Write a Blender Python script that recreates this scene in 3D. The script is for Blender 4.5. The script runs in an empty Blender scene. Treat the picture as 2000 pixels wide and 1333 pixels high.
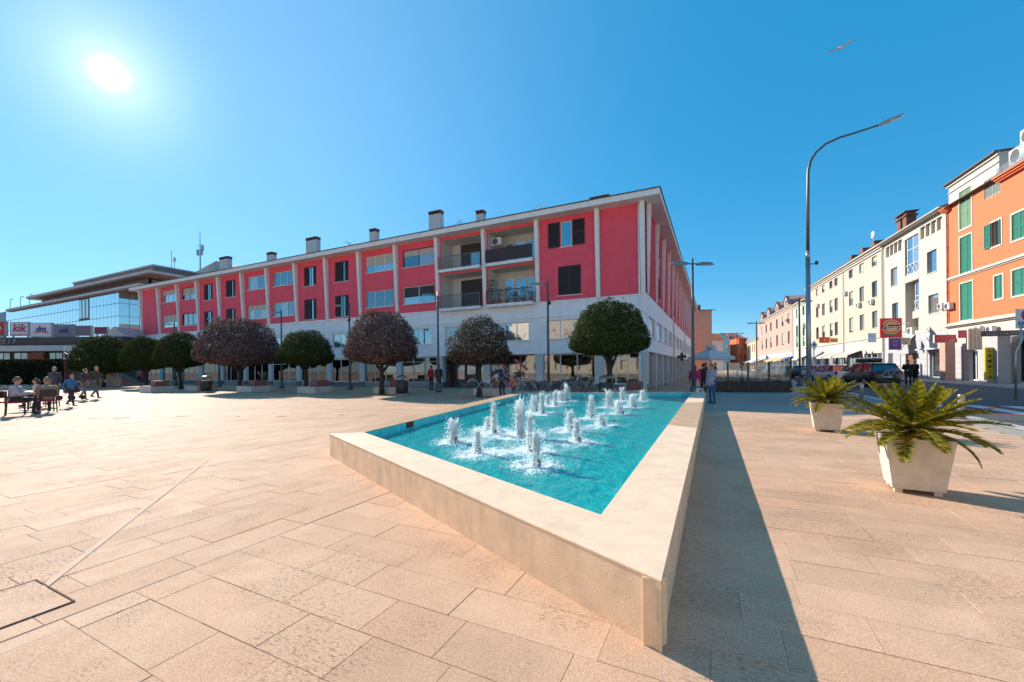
import bpy, bmesh, math, random
import numpy as np
from mathutils import Vector, Matrix, noise as mnoise
random.seed(7)
PI = math.pi
scene = bpy.context.scene
COL = scene.collection

# ------------------------------------------------------------------ camera
CAM_H = 1.5                      # eye height of the photographer (m)
FPX, VH = 810.0, 719.0           # focal length / horizon in photo pixels (2000 wide)
ROLL = math.atan(0.009)
cr, sr = math.cos(ROLL), math.sin(ROLL)
cd = bpy.data.cameras.new('camera')
cd.sensor_width = 36.0
cd.lens = FPX / 2000 * 36
cd.shift_y = (VH - 666.5) / 2000
cd.clip_start = 0.05
cd.clip_end = 3000
cam = bpy.data.objects.new('camera', cd)
COL.objects.link(cam)
cam.matrix_world = Matrix(((cr, sr, 0, 0), (0, 0, -1, 0), (-sr, cr, 0, CAM_H), (0, 0, 0, 1)))
scene.camera = cam

# ------------------------------------------------------------------ sky, sun, exposure
SUN_DIR = Vector((-0.965, 1.0, 0.72)).normalized()      # towards the sun
SUN_EL = math.asin(SUN_DIR.z)
SUN_AZ = math.atan2(SUN_DIR.x, SUN_DIR.y)                # from +Y, clockwise
world = bpy.data.worlds.new('World')
scene.world = world
world.use_nodes = True
wn = world.node_tree
wn.nodes.clear()
w_out = wn.nodes.new('ShaderNodeOutputWorld')
w_bg = wn.nodes.new('ShaderNodeBackground')
w_sky = wn.nodes.new('ShaderNodeTexSky')
w_sky.sky_type = 'NISHITA'
w_sky.sun_disc = False
w_sky.sun_elevation = SUN_EL
w_sky.sun_rotation = SUN_AZ
w_sky.air_density = 1.0
w_sky.altitude = 800
w_sky.dust_density = 0.0
w_sky.ozone_density = 3.5
w_hs = wn.nodes.new('ShaderNodeHueSaturation')
w_hs.inputs['Saturation'].default_value = 1.42
w_hs.inputs['Hue'].default_value = 0.49
w_gm = wn.nodes.new('ShaderNodeGamma'); w_gm.inputs['Gamma'].default_value = 0.8
w_bg.inputs['Strength'].default_value = 0.108
# aureole round the sun itself
w_geo = wn.nodes.new('ShaderNodeTexCoord')
w_dot = wn.nodes.new('ShaderNodeVectorMath'); w_dot.operation = 'DOT_PRODUCT'
w_dot.inputs[1].default_value = SUN_DIR
w_nrm = wn.nodes.new('ShaderNodeVectorMath'); w_nrm.operation = 'NORMALIZE'
wn.links.new(w_geo.outputs['Generated'], w_nrm.inputs[0])
wn.links.new(w_nrm.outputs[0], w_dot.inputs[0])
def wmath(op, a, b):
    n = wn.nodes.new('ShaderNodeMath'); n.operation = op
    for i, q in enumerate((a, b)):
        if isinstance(q, (int, float)): n.inputs[i].default_value = q
        else: wn.links.new(q, n.inputs[i])
    return n.outputs[0]
w_pos = wmath('MAXIMUM', w_dot.outputs['Value'], 0.0)
w_core = wmath('MULTIPLY', wmath('POWER', w_pos, 15000.0), 30.0)
w_mid = wmath('MULTIPLY', wmath('POWER', w_pos, 220.0), 1.3)
w_wide = wmath('MULTIPLY', wmath('POWER', w_pos, 5.0), 0.9)
w_in = wmath('MULTIPLY', wmath('POWER', w_pos, 1600.0), 1.2)
w_sum = wmath('ADD', wmath('ADD', wmath('ADD', w_core, w_in), w_mid), w_wide)
w_add = wn.nodes.new('ShaderNodeMix'); w_add.data_type = 'RGBA'; w_add.blend_type = 'ADD'
w_add.inputs[0].default_value = 1.0
w_col = wn.nodes.new('ShaderNodeVectorMath'); w_col.operation = 'SCALE'
w_col.inputs[0].default_value = (1.0, 0.985, 0.95)
wn.links.new(w_sum, w_col.inputs['Scale'])
wn.links.new(w_sky.outputs[0], w_gm.inputs['Color'])
wn.links.new(w_gm.outputs[0], w_hs.inputs['Color'])
w_mix = wn.nodes.new('ShaderNodeMix'); w_mix.data_type = 'RGBA'; w_mix.inputs[0].default_value = 0.5
w_mix.inputs[7].default_value = (.05, 1.35, 2.75, 1)          # clear-air blue, evens the gradient
wn.links.new(w_hs.outputs[0], w_mix.inputs[6])
wn.links.new(w_mix.outputs[2], w_add.inputs[6])
wn.links.new(w_col.outputs[0], w_add.inputs[7])
wn.links.new(w_add.outputs[2], w_bg.inputs['Color'])
wn.links.new(w_bg.outputs[0], w_out.inputs[0])

sl = bpy.data.lights.new('sun', 'SUN')
sl.energy = 3.2
sl.angle = math.radians(0.53)
sl.color = (1.0, 0.93, 0.82)
sun = bpy.data.objects.new('sun', sl)
sun.rotation_euler = (-SUN_DIR).to_track_quat('-Z', 'Y').to_euler()
COL.objects.link(sun)

vs = scene.view_settings
vs.view_transform = 'Standard'
vs.look = 'None'
vs.exposure = 1.3
vs.gamma = 1.0
vs.use_curve_mapping = False
scene.cycles.use_denoising = True
scene.cycles.max_bounces = 8
scene.cycles.diffuse_bounces = 4
scene.cycles.glossy_bounces = 3
scene.cycles.transparent_max_bounces = 24
scene.cycles.caustics_reflective = False
scene.cycles.caustics_refractive = False
scene.cycles.sample_clamp_indirect = 6.0

# ------------------------------------------------------------------ measuring helpers
def ray(u, v):
    a = (u - 1000) / FPX; b = (VH - v) / FPX
    return Vector((a * cr + b * sr, 1.0, -a * sr + b * cr))
def gp(u, v, z=0.0):                      # where a line of sight meets the level z
    d = ray(u, v); t = (z - CAM_H) / d.z
    return Vector((d.x * t, t, z))
def pd(u, v, y):                          # ... or the distance y
    d = ray(u, v); return Vector((d.x * y, y, CAM_H + d.z * y))
def atu(P, d, u, v=690):                  # along the line P + t d, the t seen in column u
    k = ray(u, v).x
    return (k * P[1] - P[0]) / (d[0] - k * d[1])
D1 = Vector((-.898, .441, 0)).normalized()      # along the long red facade, away from us
D2 = Vector((D1.y, -D1.x, 0))                   # along the street on its right
D3 = Vector((.377, .926, 0)).normalized()       # along the row of houses on the right

# ------------------------------------------------------------------ materials
MATS = {}
def nodes_of(m):
    m.use_nodes = True
    return m.node_tree.nodes, m.node_tree.links, m.node_tree.nodes['Principled BSDF']
def mat(name, col, rough=.7, var=.06, scale=3.0, bump=0.0, bscale=60.0, metal=0.0, spec=.5, stain=0.0, emit=None, sscale=(2.2, 2.2, .22)):
    if name in MATS: return MATS[name]
    m = bpy.data.materials.new(name); MATS[name] = m
    N, L, B = nodes_of(m)
    B.inputs['Base Color'].default_value = (*col, 1)
    B.inputs['Roughness'].default_value = rough
    B.inputs['Metallic'].default_value = metal
    B.inputs['Specular IOR Level'].default_value = spec
    tc = N.new('ShaderNodeTexCoord')
    if var > 0:
        nz = N.new('ShaderNodeTexNoise'); nz.inputs['Scale'].default_value = scale; nz.inputs['Detail'].default_value = 6
        nz.inputs['Roughness'].default_value = .65
        L.new(tc.outputs['Object'], nz.inputs['Vector'])
        rp = N.new('ShaderNodeValToRGB')
        lo = [max(0, c * (1 - var * 1.6)) for c in col]; hi = [min(1, c * (1 + var)) for c in col]
        rp.color_ramp.elements[0].position = .28; rp.color_ramp.elements[1].position = .72
        rp.color_ramp.elements[0].color = (*lo, 1); rp.color_ramp.elements[1].color = (*hi, 1)
        L.new(nz.outputs['Fac'], rp.inputs['Fac'])
        out = rp.outputs['Color']
        if stain > 0:      # rain streaks and grime running down
            mp = N.new('ShaderNodeMapping'); mp.inputs['Scale'].default_value = sscale
            L.new(tc.outputs['Object'], mp.inputs['Vector'])
            n2 = N.new('ShaderNodeTexNoise'); n2.inputs['Scale'].default_value = 1.6; n2.inputs['Detail'].default_value = 7
            L.new(mp.outputs[0], n2.inputs['Vector'])
            r2 = N.new('ShaderNodeValToRGB'); r2.color_ramp.elements[0].position = .52; r2.color_ramp.elements[1].position = .78
            L.new(n2.outputs['Fac'], r2.inputs['Fac'])
            ml = N.new('ShaderNodeMath'); ml.operation = 'MULTIPLY'; ml.inputs[1].default_value = stain
            L.new(r2.outputs['Color'], ml.inputs[0])
            mx = N.new('ShaderNodeMix'); mx.data_type = 'RGBA'
            L.new(ml.outputs[0], mx.inputs[0]); L.new(out, mx.inputs[6])
            mx.inputs[7].default_value = (*[c * .45 for c in col], 1)
            out = mx.outputs[2]
        L.new(out, B.inputs['Base Color'])
    if bump > 0:
        n3 = N.new('ShaderNodeTexNoise'); n3.inputs['Scale'].default_value = bscale; n3.inputs['Detail'].default_value = 5
        L.new(tc.outputs['Object'], n3.inputs['Vector'])
        bp = N.new('ShaderNodeBump'); bp.inputs['Strength'].default_value = bump; bp.inputs['Distance'].default_value = .01
        L.new(n3.outputs['Fac'], bp.inputs['Height']); L.new(bp.outputs[0], B.inputs['Normal'])
    if emit:
        B.inputs['Emission Color'].default_value = (*emit[0], 1); B.inputs['Emission Strength'].default_value = emit[1]
    return m

def glass_pane(name, tint, refl=.35, rough=.03, wav=.012, wsc=.8):
    """window glass of a dim room: dark behind, mirror in front, slightly uneven"""
    if name in MATS: return MATS[name]
    m = bpy.data.materials.new(name); MATS[name] = m
    N, L, B = nodes_of(m)
    B.inputs['Base Color'].default_value = (*tint, 1)
    B.inputs['Roughness'].default_value = .25
    if 'dim' in name or 'bright' in name:      # net curtains and blinds hang behind some of the panes
        oi = N.new('ShaderNodeObjectInfo'); r1 = N.new('ShaderNodeValToRGB'); r1.color_ramp.interpolation = 'CONSTANT'
        r1.color_ramp.elements[0].color = (0, 0, 0, 1); r1.color_ramp.elements[1].position = .62; r1.color_ramp.elements[1].color = (1, 1, 1, 1)
        L.new(oi.outputs['Random'], r1.inputs[0])
        tcc = N.new('ShaderNodeTexCoord'); wv = N.new('ShaderNodeTexWave'); wv.inputs['Scale'].default_value = 3.2; wv.inputs['Distortion'].default_value = 1.5; L.new(tcc.outputs['Object'], wv.inputs['Vector'])
        r2 = N.new('ShaderNodeValToRGB'); r2.color_ramp.elements[0].color = (.16, .15, .14, 1); r2.color_ramp.elements[1].color = (.40, .38, .35, 1); L.new(wv.outputs['Fac'], r2.inputs[0])
        mc = N.new('ShaderNodeMix'); mc.data_type = 'RGBA'; L.new(r1.outputs[0], mc.inputs[0]); mc.inputs[6].default_value = (*tint, 1); L.new(r2.outputs[0], mc.inputs[7]); L.new(mc.outputs[2], B.inputs['Base Color'])
    gl = N.new('ShaderNodeBsdfGlossy'); gl.inputs['Roughness'].default_value = rough; gl.inputs['Color'].default_value = (.95, .97, 1, 1)
    fr = N.new('ShaderNodeFresnel'); fr.inputs['IOR'].default_value = 1.5
    ad = N.new('ShaderNodeMath'); ad.operation = 'ADD'; ad.inputs[1].default_value = refl; ad.use_clamp = True
    L.new(fr.outputs[0], ad.inputs[0])
    tc = N.new('ShaderNodeTexCoord'); nz = N.new('ShaderNodeTexNoise'); nz.inputs['Scale'].default_value = wsc
    L.new(tc.outputs['Object'], nz.inputs['Vector'])
    bp = N.new('ShaderNodeBump'); bp.inputs['Strength'].default_value = wav * 20; bp.inputs['Distance'].default_value = .05
    L.new(nz.outputs['Fac'], bp.inputs['Height']); L.new(bp.outputs[0], gl.inputs['Normal'])
    mx = N.new('ShaderNodeMixShader'); L.new(ad.outputs[0], mx.inputs[0])
    L.new(B.outputs[0], mx.inputs[1]); L.new(gl.outputs[0], mx.inputs[2])
    L.new(mx.outputs[0], N['Material Output'].inputs[0])
    return m
def clear_glass(name, refl=.12, tint=(.93, .96, .96)):
    if name in MATS: return MATS[name]
    m = bpy.data.materials.new(name); MATS[name] = m
    N, L, B = nodes_of(m)
    N.remove(B)
    tr = N.new('ShaderNodeBsdfTransparent'); tr.inputs[0].default_value = (*tint, 1)
    gl = N.new('ShaderNodeBsdfGlossy'); gl.inputs['Roughness'].default_value = .02
    fr = N.new('ShaderNodeFresnel'); fr.inputs['IOR'].default_value = 1.45
    ad = N.new('ShaderNodeMath'); ad.operation = 'ADD'; ad.inputs[1].default_value = refl; ad.use_clamp = True
    L.new(fr.outputs[0], ad.inputs[0])
    mx = N.new('ShaderNodeMixShader'); L.new(ad.outputs[0], mx.inputs[0])
    L.new(tr.outputs[0], mx.inputs[1]); L.new(gl.outputs[0], mx.inputs[2])
    L.new(mx.outputs[0], N['Material Output'].inputs[0])
    return m
def leaf_mat(name, c0, c1, c2, tl=.35):
    if name in MATS: return MATS[name]
    m = bpy.data.materials.new(name); MATS[name] = m
    N, L, B = nodes_of(m)
    g = N.new('ShaderNodeNewGeometry'); rp = N.new('ShaderNodeValToRGB')
    rp.color_ramp.elements[0].color = (*c0, 1); rp.color_ramp.elements[1].color = (*c2, 1)
    e = rp.color_ramp.elements.new(.55); e.color = (*c1, 1)
    L.new(g.outputs['Random Per Island'], rp.inputs['Fac'])
    L.new(rp.outputs['Color'], B.inputs['Base Color'])
    B.inputs['Roughness'].default_value = .75
    B.inputs['Specular IOR Level'].default_value = .03
    t = N.new('ShaderNodeBsdfTranslucent')
    mm = N.new('ShaderNodeMix'); mm.data_type = 'RGBA'; mm.blend_type = 'MULTIPLY'; mm.inputs[0].default_value = 1
    L.new(rp.outputs['Color'], mm.inputs[6]); mm.inputs[7].default_value = (1.0, .95, .45, 1)
    L.new(mm.outputs[2], t.inputs[0])
    mx = N.new('ShaderNodeMixShader'); mx.inputs[0].default_value = tl
    L.new(B.outputs[0], mx.inputs[1]); L.new(t.outputs[0], mx.inputs[2])
    L.new(mx.outputs[0], N['Material Output'].inputs[0])
    return m

# ------------------------------------------------------------------ mesh builder
class MB:
    def __init__(s): s.v = []; s.f = []; s.m = []
    def face(s, pts, m=0):
        b = len(s.v); s.v += [tuple(p) for p in pts]; s.f.append(tuple(range(b, b + len(pts)))); s.m.append(m)
    def box(s, x0, x1, y0, y1, z0, z1, m=0, T=None):
        p = [(x0, y0, z0), (x1, y0, z0), (x1, y1, z0), (x0, y1, z0), (x0, y0, z1), (x1, y0, z1), (x1, y1, z1), (x0, y1, z1)]
        if T is not None: p = [tuple(T @ Vector(q)) for q in p]
        b = len(s.v); s.v += p
        for q in ((0, 3, 2, 1), (4, 5, 6, 7), (0, 1, 5, 4), (1, 2, 6, 5), (2, 3, 7, 6), (3, 0, 4, 7)):
            s.f.append(tuple(b + i for i in q)); s.m.append(m)
        return s
    def bar(s, p, q, w=.03, h=None, m=0):            # square bar between two points
        p = Vector(p); q = Vector(q); d = (q - p); l = d.length
        if l < 1e-6: return s
        T = Matrix.Translation(p) @ d.to_track_quat('X', 'Z').to_matrix().to_4x4()
        h = h or w
        return s.box(0, l, -w / 2, w / 2, -h / 2, h / 2, m, T)
    def prism(s, poly, axis, a0, a1, m=0):           # extrude polygon (list of 2D) along axis
        def P(q, a):
            return {'x': (a, q[0], q[1]), 'y': (q[0], a, q[1]), 'z': (q[0], q[1], a)}[axis]
        n = len(poly); b = len(s.v)
        s.v += [P(q, a0) for q in poly] + [P(q, a1) for q in poly]
        s.f.append(tuple(range(b, b + n))); s.m.append(m)
        s.f.append(tuple(range(b + 2 * n - 1, b + n - 1, -1))); s.m.append(m)
        for i in range(n):
            j = (i + 1) % n
            s.f.append((b + i, b + n + i, b + n + j, b + j)); s.m.append(m)
        return s
    def tube(s, pts, r, n=8, m=0, caps=True, sx=1.0, up=None):
        pts = [Vector(p) for p in pts]
        if not hasattr(r, '__len__'): r = [r] * len(pts)
        b = len(s.v); k = len(pts)
        ref = Vector(up) if up else None
        prev = None
        for i, p in enumerate(pts):
            d = (pts[min(i + 1, k - 1)] - pts[max(i - 1, 0)])
            d = d.normalized() if d.length > 1e-9 else Vector((0, 0, 1))
            if prev is None:
                a = ref if ref is not None else (Vector((1, 0, 0)) if abs(d.x) < .9 else Vector((0, 1, 0)))
            else: a = prev
            a = (a - d * a.dot(d))
            a = a.normalized() if a.length > 1e-6 else Vector((0, 1, 0))
            prev = a; c = d.cross(a)
            for j in range(n):
                t = 2 * PI * j / n
                s.v.append(tuple(p + a * (math.cos(t) * r[i] * sx) + c * (math.sin(t) * r[i])))
        for i in range(k - 1):
            for j in range(n):
                j2 = (j + 1) % n
                s.f.append((b + i * n + j, b + i * n + j2, b + (i + 1) * n + j2, b + (i + 1) * n + j)); s.m.append(m)
        if caps:
            s.f.append(tuple(b + j for j in reversed(range(n)))); s.m.append(m)
            s.f.append(tuple(b + (k - 1) * n + j for j in range(n))); s.m.append(m)
        return s
    def lathe(s, prof, c=(0, 0), n=16, m=0):
        return s.tube([(c[0], c[1], z) for r, z in prof], [max(r, 1e-4) for r, z in prof], n, m)
    def ell(s, c, r, n=12, k=8, m=0):
        c = Vector(c); b = len(s.v)
        for i in range(k + 1):
            t = PI * i / k
            for j in range(n):
                a = 2 * PI * j / n
                s.v.append((c.x + r[0] * math.sin(t) * math.cos(a), c.y + r[1] * math.sin(t) * math.sin(a), c.z - r[2] * math.cos(t)))
        for i in range(k):
            for j in range(n):
                j2 = (j + 1) % n
                s.f.append((b + i * n + j, b + i * n + j2, b + (i + 1) * n + j2, b + (i + 1) * n + j)); s.m.append(m)
        return s
    def mesh(s, name, mats, smooth=False):
        me = bpy.data.meshes.new(name)
        me.from_pydata(s.v, [], s.f)
        for q in (mats if isinstance(mats, (list, tuple)) else [mats]): me.materials.append(q)
        if any(s.m): me.polygons.foreach_set('material_index', s.m)
        if smooth: me.polygons.foreach_set('use_smooth', [True] * len(s.f))
        me.update()
        return me
    def build(s, name, mats, parent=None, smooth=False, loc=None, rz=0.0, bevel=0.0):
        o = bpy.data.objects.new(name, s.mesh(name, mats, smooth))
        COL.objects.link(o)
        if parent: o.parent = parent
        if loc is not None: o.location = loc
        o.rotation_euler.z = rz
        if bevel > 0:
            md = o.modifiers.new('bevel', 'BEVEL'); md.width = bevel; md.segments = 2; md.limit_method = 'ANGLE'
            md.harden_normals = False
        return o
def tag(o, label, cat, group=None):
    o['label'] = label; o['category'] = cat
    if group: o['group'] = group
    return o
def struct(o): o['kind'] = 'structure'; return o
def stuff(o): o['kind'] = 'stuff'; return o
def thing(name, label, cat, loc=(0, 0, 0), rz=0.0, group=None):
    o = bpy.data.objects.new(name, None); COL.objects.link(o)
    o.location = loc; o.rotation_euler.z = rz; o.empty_display_size = .3
    return tag(o, label, cat, group)
def inst(me, name, parent=None, loc=(0, 0, 0), rz=0.0, rot=None, scale=None):
    o = bpy.data.objects.new(name, me); COL.objects.link(o)
    if parent: o.parent = parent
    o.location = loc
    if rot is not None: o.rotation_euler = rot
    else: o.rotation_euler.z = rz
    if scale is not None: o.scale = scale
    return o
def text(body, size, m, parent, loc, rot=(PI / 2, 0, 0), shear=0.0, ext=.01, name='lettering', sx=1.0, bold=0.0, align='CENTER'):
    cu = bpy.data.curves.new(name, 'FONT'); cu.body = body; cu.size = size; cu.shear = shear; cu.extrude = ext
    cu.offset = bold; cu.align_x = align; cu.align_y = 'CENTER'; cu.resolution_u = 3
    t = bpy.data.objects.new(name, cu); COL.objects.link(t)
    bpy.context.view_layer.update()
    me = bpy.data.meshes.new_from_object(t.evaluated_get(bpy.context.evaluated_depsgraph_get()))
    bpy.data.objects.remove(t); bpy.data.curves.remove(cu)
    me.materials.clear(); me.materials.append(m)
    o = bpy.data.objects.new(name, me); COL.objects.link(o)
    o.parent = parent; o.location = loc; o.rotation_euler = rot; o.scale = (sx, 1, 1)
    return o

def scrawl(par, w, h, z, size, m, seed=1, shear=.2, y=-.012, name='small_print'):
    """a line of print too small to read in the photograph: letter-like strokes"""
    r = random.Random(seed); mb = MB(); x = -w / 2
    while x < w / 2 - size * .5:
        cw = size * r.uniform(.4, .65); st = size * .13; k = r.randrange(4); o = lambda q: q * shear
        def B(x0, z0, x1, z1): mb.bar((x0 + o(z0), y, z + z0), (x1 + o(z1), y, z + z1), st, .006)
        B(x, -size * .4, x, size * .4)
        if k in (0, 2): B(x, size * .36, x + cw * .7, size * .36)
        if k in (1, 2): B(x, -size * .36, x + cw * .7, -size * .36)
        if k in (0, 3): B(x + cw * .7, -size * .4, x + cw * .7, size * .3)
        x += cw + size * .16
    return mb.build(name, m, par)
# common materials
M_white = mat('white_paint', (.72, .72, .71), .55, .05, 2)
M_frame = mat('white_frame', (.78, .78, .76), .4, .03, 4)
M_dark = mat('dark_metal', (.035, .037, .04), .45, .1, 6)
M_steel = mat('galvanised', (.36, .37, .38), .38, .12, 8, metal=.75)
M_pole = mat('pole_grey', (.10, .115, .125), .42, .12, 5, metal=.3)
M_glass = glass_pane('dim_glass', (.025, .032, .042), .22)
M_glassb = glass_pane('bright_glass', (.05, .065, .08), .42)
M_shut = mat('brown_shutter', (.045, .03, .032), .6, .15, 6)
M_clear = clear_glass('shop_glass', .10)
M_concrete = mat('concrete', (.42, .40, .37), .85, .12, 5, .25, 70, stain=.25)
M_ac = mat('ac_casing', (.66, .65, .61), .5, .08, 5, stain=.25)
M_fan = mat('fan_grille', (.08, .08, .085), .5, .1, 8)

# ================================================================== GROUND
def stone_mat(name, base, joint=False):
    m = bpy.data.materials.new(name); MATS[name] = m
    N, L, B = nodes_of(m)
    g = N.new('ShaderNodeNewGeometry'); oi = N.new('ShaderNodeObjectInfo')
    def math_(op, a, b):
        n = N.new('ShaderNodeMath'); n.operation = op
        for i, q in enumerate((a, b)):
            if isinstance(q, (int, float)): n.inputs[i].default_value = q
            else: L.new(q, n.inputs[i])
        return n.outputs[0]
    def noise(sc, det, rg=.6, vec=None):
        n = N.new('ShaderNodeTexNoise'); n.inputs['Scale'].default_value = sc; n.inputs['Detail'].default_value = det; n.inputs['Roughness'].default_value = rg
        L.new(vec or g.outputs['Position'], n.inputs['Vector']); return n.outputs['Fac']
    def ramp(fac, p0, p1, c0=(0, 0, 0), c1=(1, 1, 1)):
        r = N.new('ShaderNodeValToRGB'); r.color_ramp.elements[0].position = p0; r.color_ramp.elements[1].position = p1
        r.color_ramp.elements[0].color = (*c0, 1); r.color_ramp.elements[1].color = (*c1, 1); L.new(fac, r.inputs['Fac']); return r.outputs['Color']
    def mix(f, a, b, bt='MIX'):
        n = N.new('ShaderNodeMix'); n.data_type = 'RGBA'; n.blend_type = bt
        if isinstance(f, (int, float)): n.inputs[0].default_value = f
        else: L.new(f, n.inputs[0])
        for i, q in ((6, a), (7, b)):
            if isinstance(q, tuple): n.inputs[i].default_value = (*q, 1)
            else: L.new(q, n.inputs[i])
        return n.outputs[2]
    jfac = None
    mp = N.new('ShaderNodeMapping'); mp.vector_type = 'POINT'
    mp.inputs['Rotation'].default_value = (0, 0, -math.atan2(D1.y, D1.x))
    L.new(g.outputs['Position'], mp.inputs['Vector'])
    if joint:        # slabs too far away to be built one by one
        bk = N.new('ShaderNodeTexBrick'); bk.inputs['Scale'].default_value = 1.0
        bk.inputs['Brick Width'].default_value = .9; bk.inputs['Row Height'].default_value = .40
        bk.inputs['Mortar Size'].default_value = .006; bk.inputs['Mortar Smooth'].default_value = .3
        bk.inputs['Color1'].default_value = (.1, .1, .1, 1); bk.inputs['Color2'].default_value = (.9, .9, .9, 1); bk.inputs['Mortar'].default_value = (.5, .5, .5, 1)
        L.new(mp.outputs[0], bk.inputs['Vector'])
        sp = N.new('ShaderNodeSeparateColor'); L.new(bk.outputs['Color'], sp.inputs[0])
        rnd = sp.outputs[0]; jfac = bk.outputs['Fac']
    else:
        rnd = math_('FRACT', math_('ADD', oi.outputs['Random'], g.outputs['Random Per Island']), 0.0)
    tone = ramp(rnd, 0.0, 1.0, tuple(c * .90 for c in base), tuple(min(1, c * 1.05) for c in base))
    pink = mix(math_('MULTIPLY', math_('FRACT', math_('MULTIPLY', rnd, 7.31), 0.0), .3), tone, (base[0] * 1.0, base[1] * .86, base[2] * .78))
    cloud = ramp(noise(.35, 5), .3, .7, (.84, .81, .78), (1.04, 1.04, 1.04))
    c = mix(1.0, pink, cloud, 'MULTIPLY')
    c = mix(1.0, c, ramp(noise(2.6, 7, .7), .25, .72, (.86, .85, .84), (1.04, 1.04, 1.04)), 'MULTIPLY')
    grain = noise(190, 3, .7)
    c = mix(1.0, c, ramp(grain, .36, .6, (.66, .62, .58), (1.05, 1.05, 1.05)), 'MULTIPLY')
    c = mix(1.0, c, ramp(noise(70, 3, .7), .38, .56, (.84, .82, .80), (1.03, 1.03, 1.03)), 'MULTIPLY')
    # veins and pits of the limestone, stretched along the slabs, only on some of them
    mv = N.new('ShaderNodeMapping'); mv.inputs['Scale'].default_value = (1.0, 2.6, 1.0); L.new(mp.outputs[0], mv.inputs['Vector'])
    pit = ramp(noise(24, 6, .75, mv.outputs[0]), .53, .61)
    patch = ramp(noise(1.15, 3), .48, .60)
    pv = math_('MULTIPLY', pit, patch)
    c = mix(math_('MULTIPLY', pv, .72), c, (.20, .12, .085))
    # dirt of feet, gum spots
    vor = N.new('ShaderNodeTexVoronoi'); vor.inputs['Scale'].default_value = 1.7; L.new(g.outputs['Position'], vor.inputs['Vector'])
    spot = ramp(vor.outputs['Distance'], .018, .03, (1, 1, 1), (0, 0, 0))
    c = mix(math_('MULTIPLY', spot, .5), c, (.12, .09, .075))
    if jfac is not None: c = mix(math_('MULTIPLY', jfac, .55), c, (.24, .16, .115))
    L.new(c, B.inputs['Base Color'])
    L.new(math_('ADD', math_('MULTIPLY', noise(5, 4), .22), .62), B.inputs['Roughness'])
    B.inputs['Specular IOR Level'].default_value = .06
    bp = N.new('ShaderNodeBump'); bp.inputs['Strength'].default_value = .42; bp.inputs['Distance'].default_value = .004
    h = math_('SUBTRACT', math_('ADD', noise(140, 4, .7), math_('MULTIPLY', noise(30, 3), .6)), math_('MULTIPLY', pv, .9))
    if jfac is not None: h = math_('SUBTRACT', h, jfac)
    L.new(h, bp.inputs['Height']); L.new(bp.outputs[0], B.inputs['Normal'])
    return m
STONE = (.78, .52, .365)
M_paveF = stone_mat('limestone_paving_far', STONE, True)
M_pave = stone_mat('limestone_slab', STONE)
M_joint = mat('joint_sand', (.60, .415, .295), .95, .2, 20)

# the plaza: one big sheet (far paving in its material), a near bed of joints, slabs on top
mb = MB(); mb.face([(-400, -30, -.02), (500, -30, -.02), (500, 900, -.02), (-400, 900, -.02)])
ground = struct(mb.build('ground', mat('far_ground', (.34, .29, .25), .9, .15, .2)))
BA = math.atan2(D1.y, D1.x)
def ab(p): return Vector((p[0] * D1.x + p[1] * D1.y, p[0] * D2.x + p[1] * D2.y))
def xy(a, b, z=0): return Vector((a * D1.x + b * D2.x, a * D1.y + b * D2.y, z))
# fountain outline (outer): near corner, right far, left far, left near
FN, FR, FL, FW = (gp(1293, 1278), Vector((8.47, 18.16, 0)), Vector((.20, 18.75, 0)), gp(643, 890))
FOUT = [FN, FR, FL, FW]
def inside(p, poly):
    c = False; n = len(poly)
    for i in range(n):
        a, b = poly[i], poly[(i + 1) % n]
        if (a[1] > p[1]) != (b[1] > p[1]) and p[0] < (b[0] - a[0]) * (p[1] - a[1]) / (b[1] - a[1]) + a[0]: c = not c
    return c
A_LINE = ab(gp(350, 1121))[0]                   # dark joint where the two laying directions meet
KB0, KB1 = gp(1878, 816), gp(1683, 781)         # bollard line = edge of the street
KD = D2
def street_side(p): return (Vector((p[0], p[1], 0)) - KB0).cross(KD).z       # >0: right of the bollards
PZ = .0                                          # top of the slabs
mb = MB()
_e0 = KB0 - KD * 40; _e1 = KB0 + KD * 150
mb.face([(-120, -6, -.011), (_e0.x, -6, -.011) if _e0.y < -6 else (_e0.x, _e0.y, -.011), (_e1.x, _e1.y, -.011), (-120, _e1.y, -.011)])
plaza = struct(mb.build('plaza', M_paveF))
slabs = []
rs = random.Random(3)
def px_of(p):
    d = p[1] - 0.0
    return 1000 + FPX * p[0] / d, VH + FPX * CAM_H / d
def add_slab(a0, a1, b0, b1):
    c = xy((a0 + a1) / 2, (b0 + b1) / 2)
    cs = [xy(a0, b0), xy(a1, b0), xy(a1, b1), xy(a0, b1)]
    if all(inside(q, FOUT) for q in cs): return
    if c.y < 1.2 or c.y > 13.5 or abs(c.x) > 1.36 * c.y + 1.0 or street_side(c) > -.55: return
    if max(q.y for q in cs) < 1.9: return
    slabs.append((c, a1 - a0, b1 - b0))
# right of the dark joint: courses run along D1
b = -30.0
W1 = .345
while b < 30:
    a = -40.0 + rs.random()
    lim = A_LINE - .012
    while a < lim:
        l = rs.choice((.52, .66, .78, .92))
        if a + l > lim:
            if lim - a > .12: add_slab(a, lim, b, b + W1)
            break
        add_slab(a, a + l, b, b + W1); a += l
    b += W1
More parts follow.
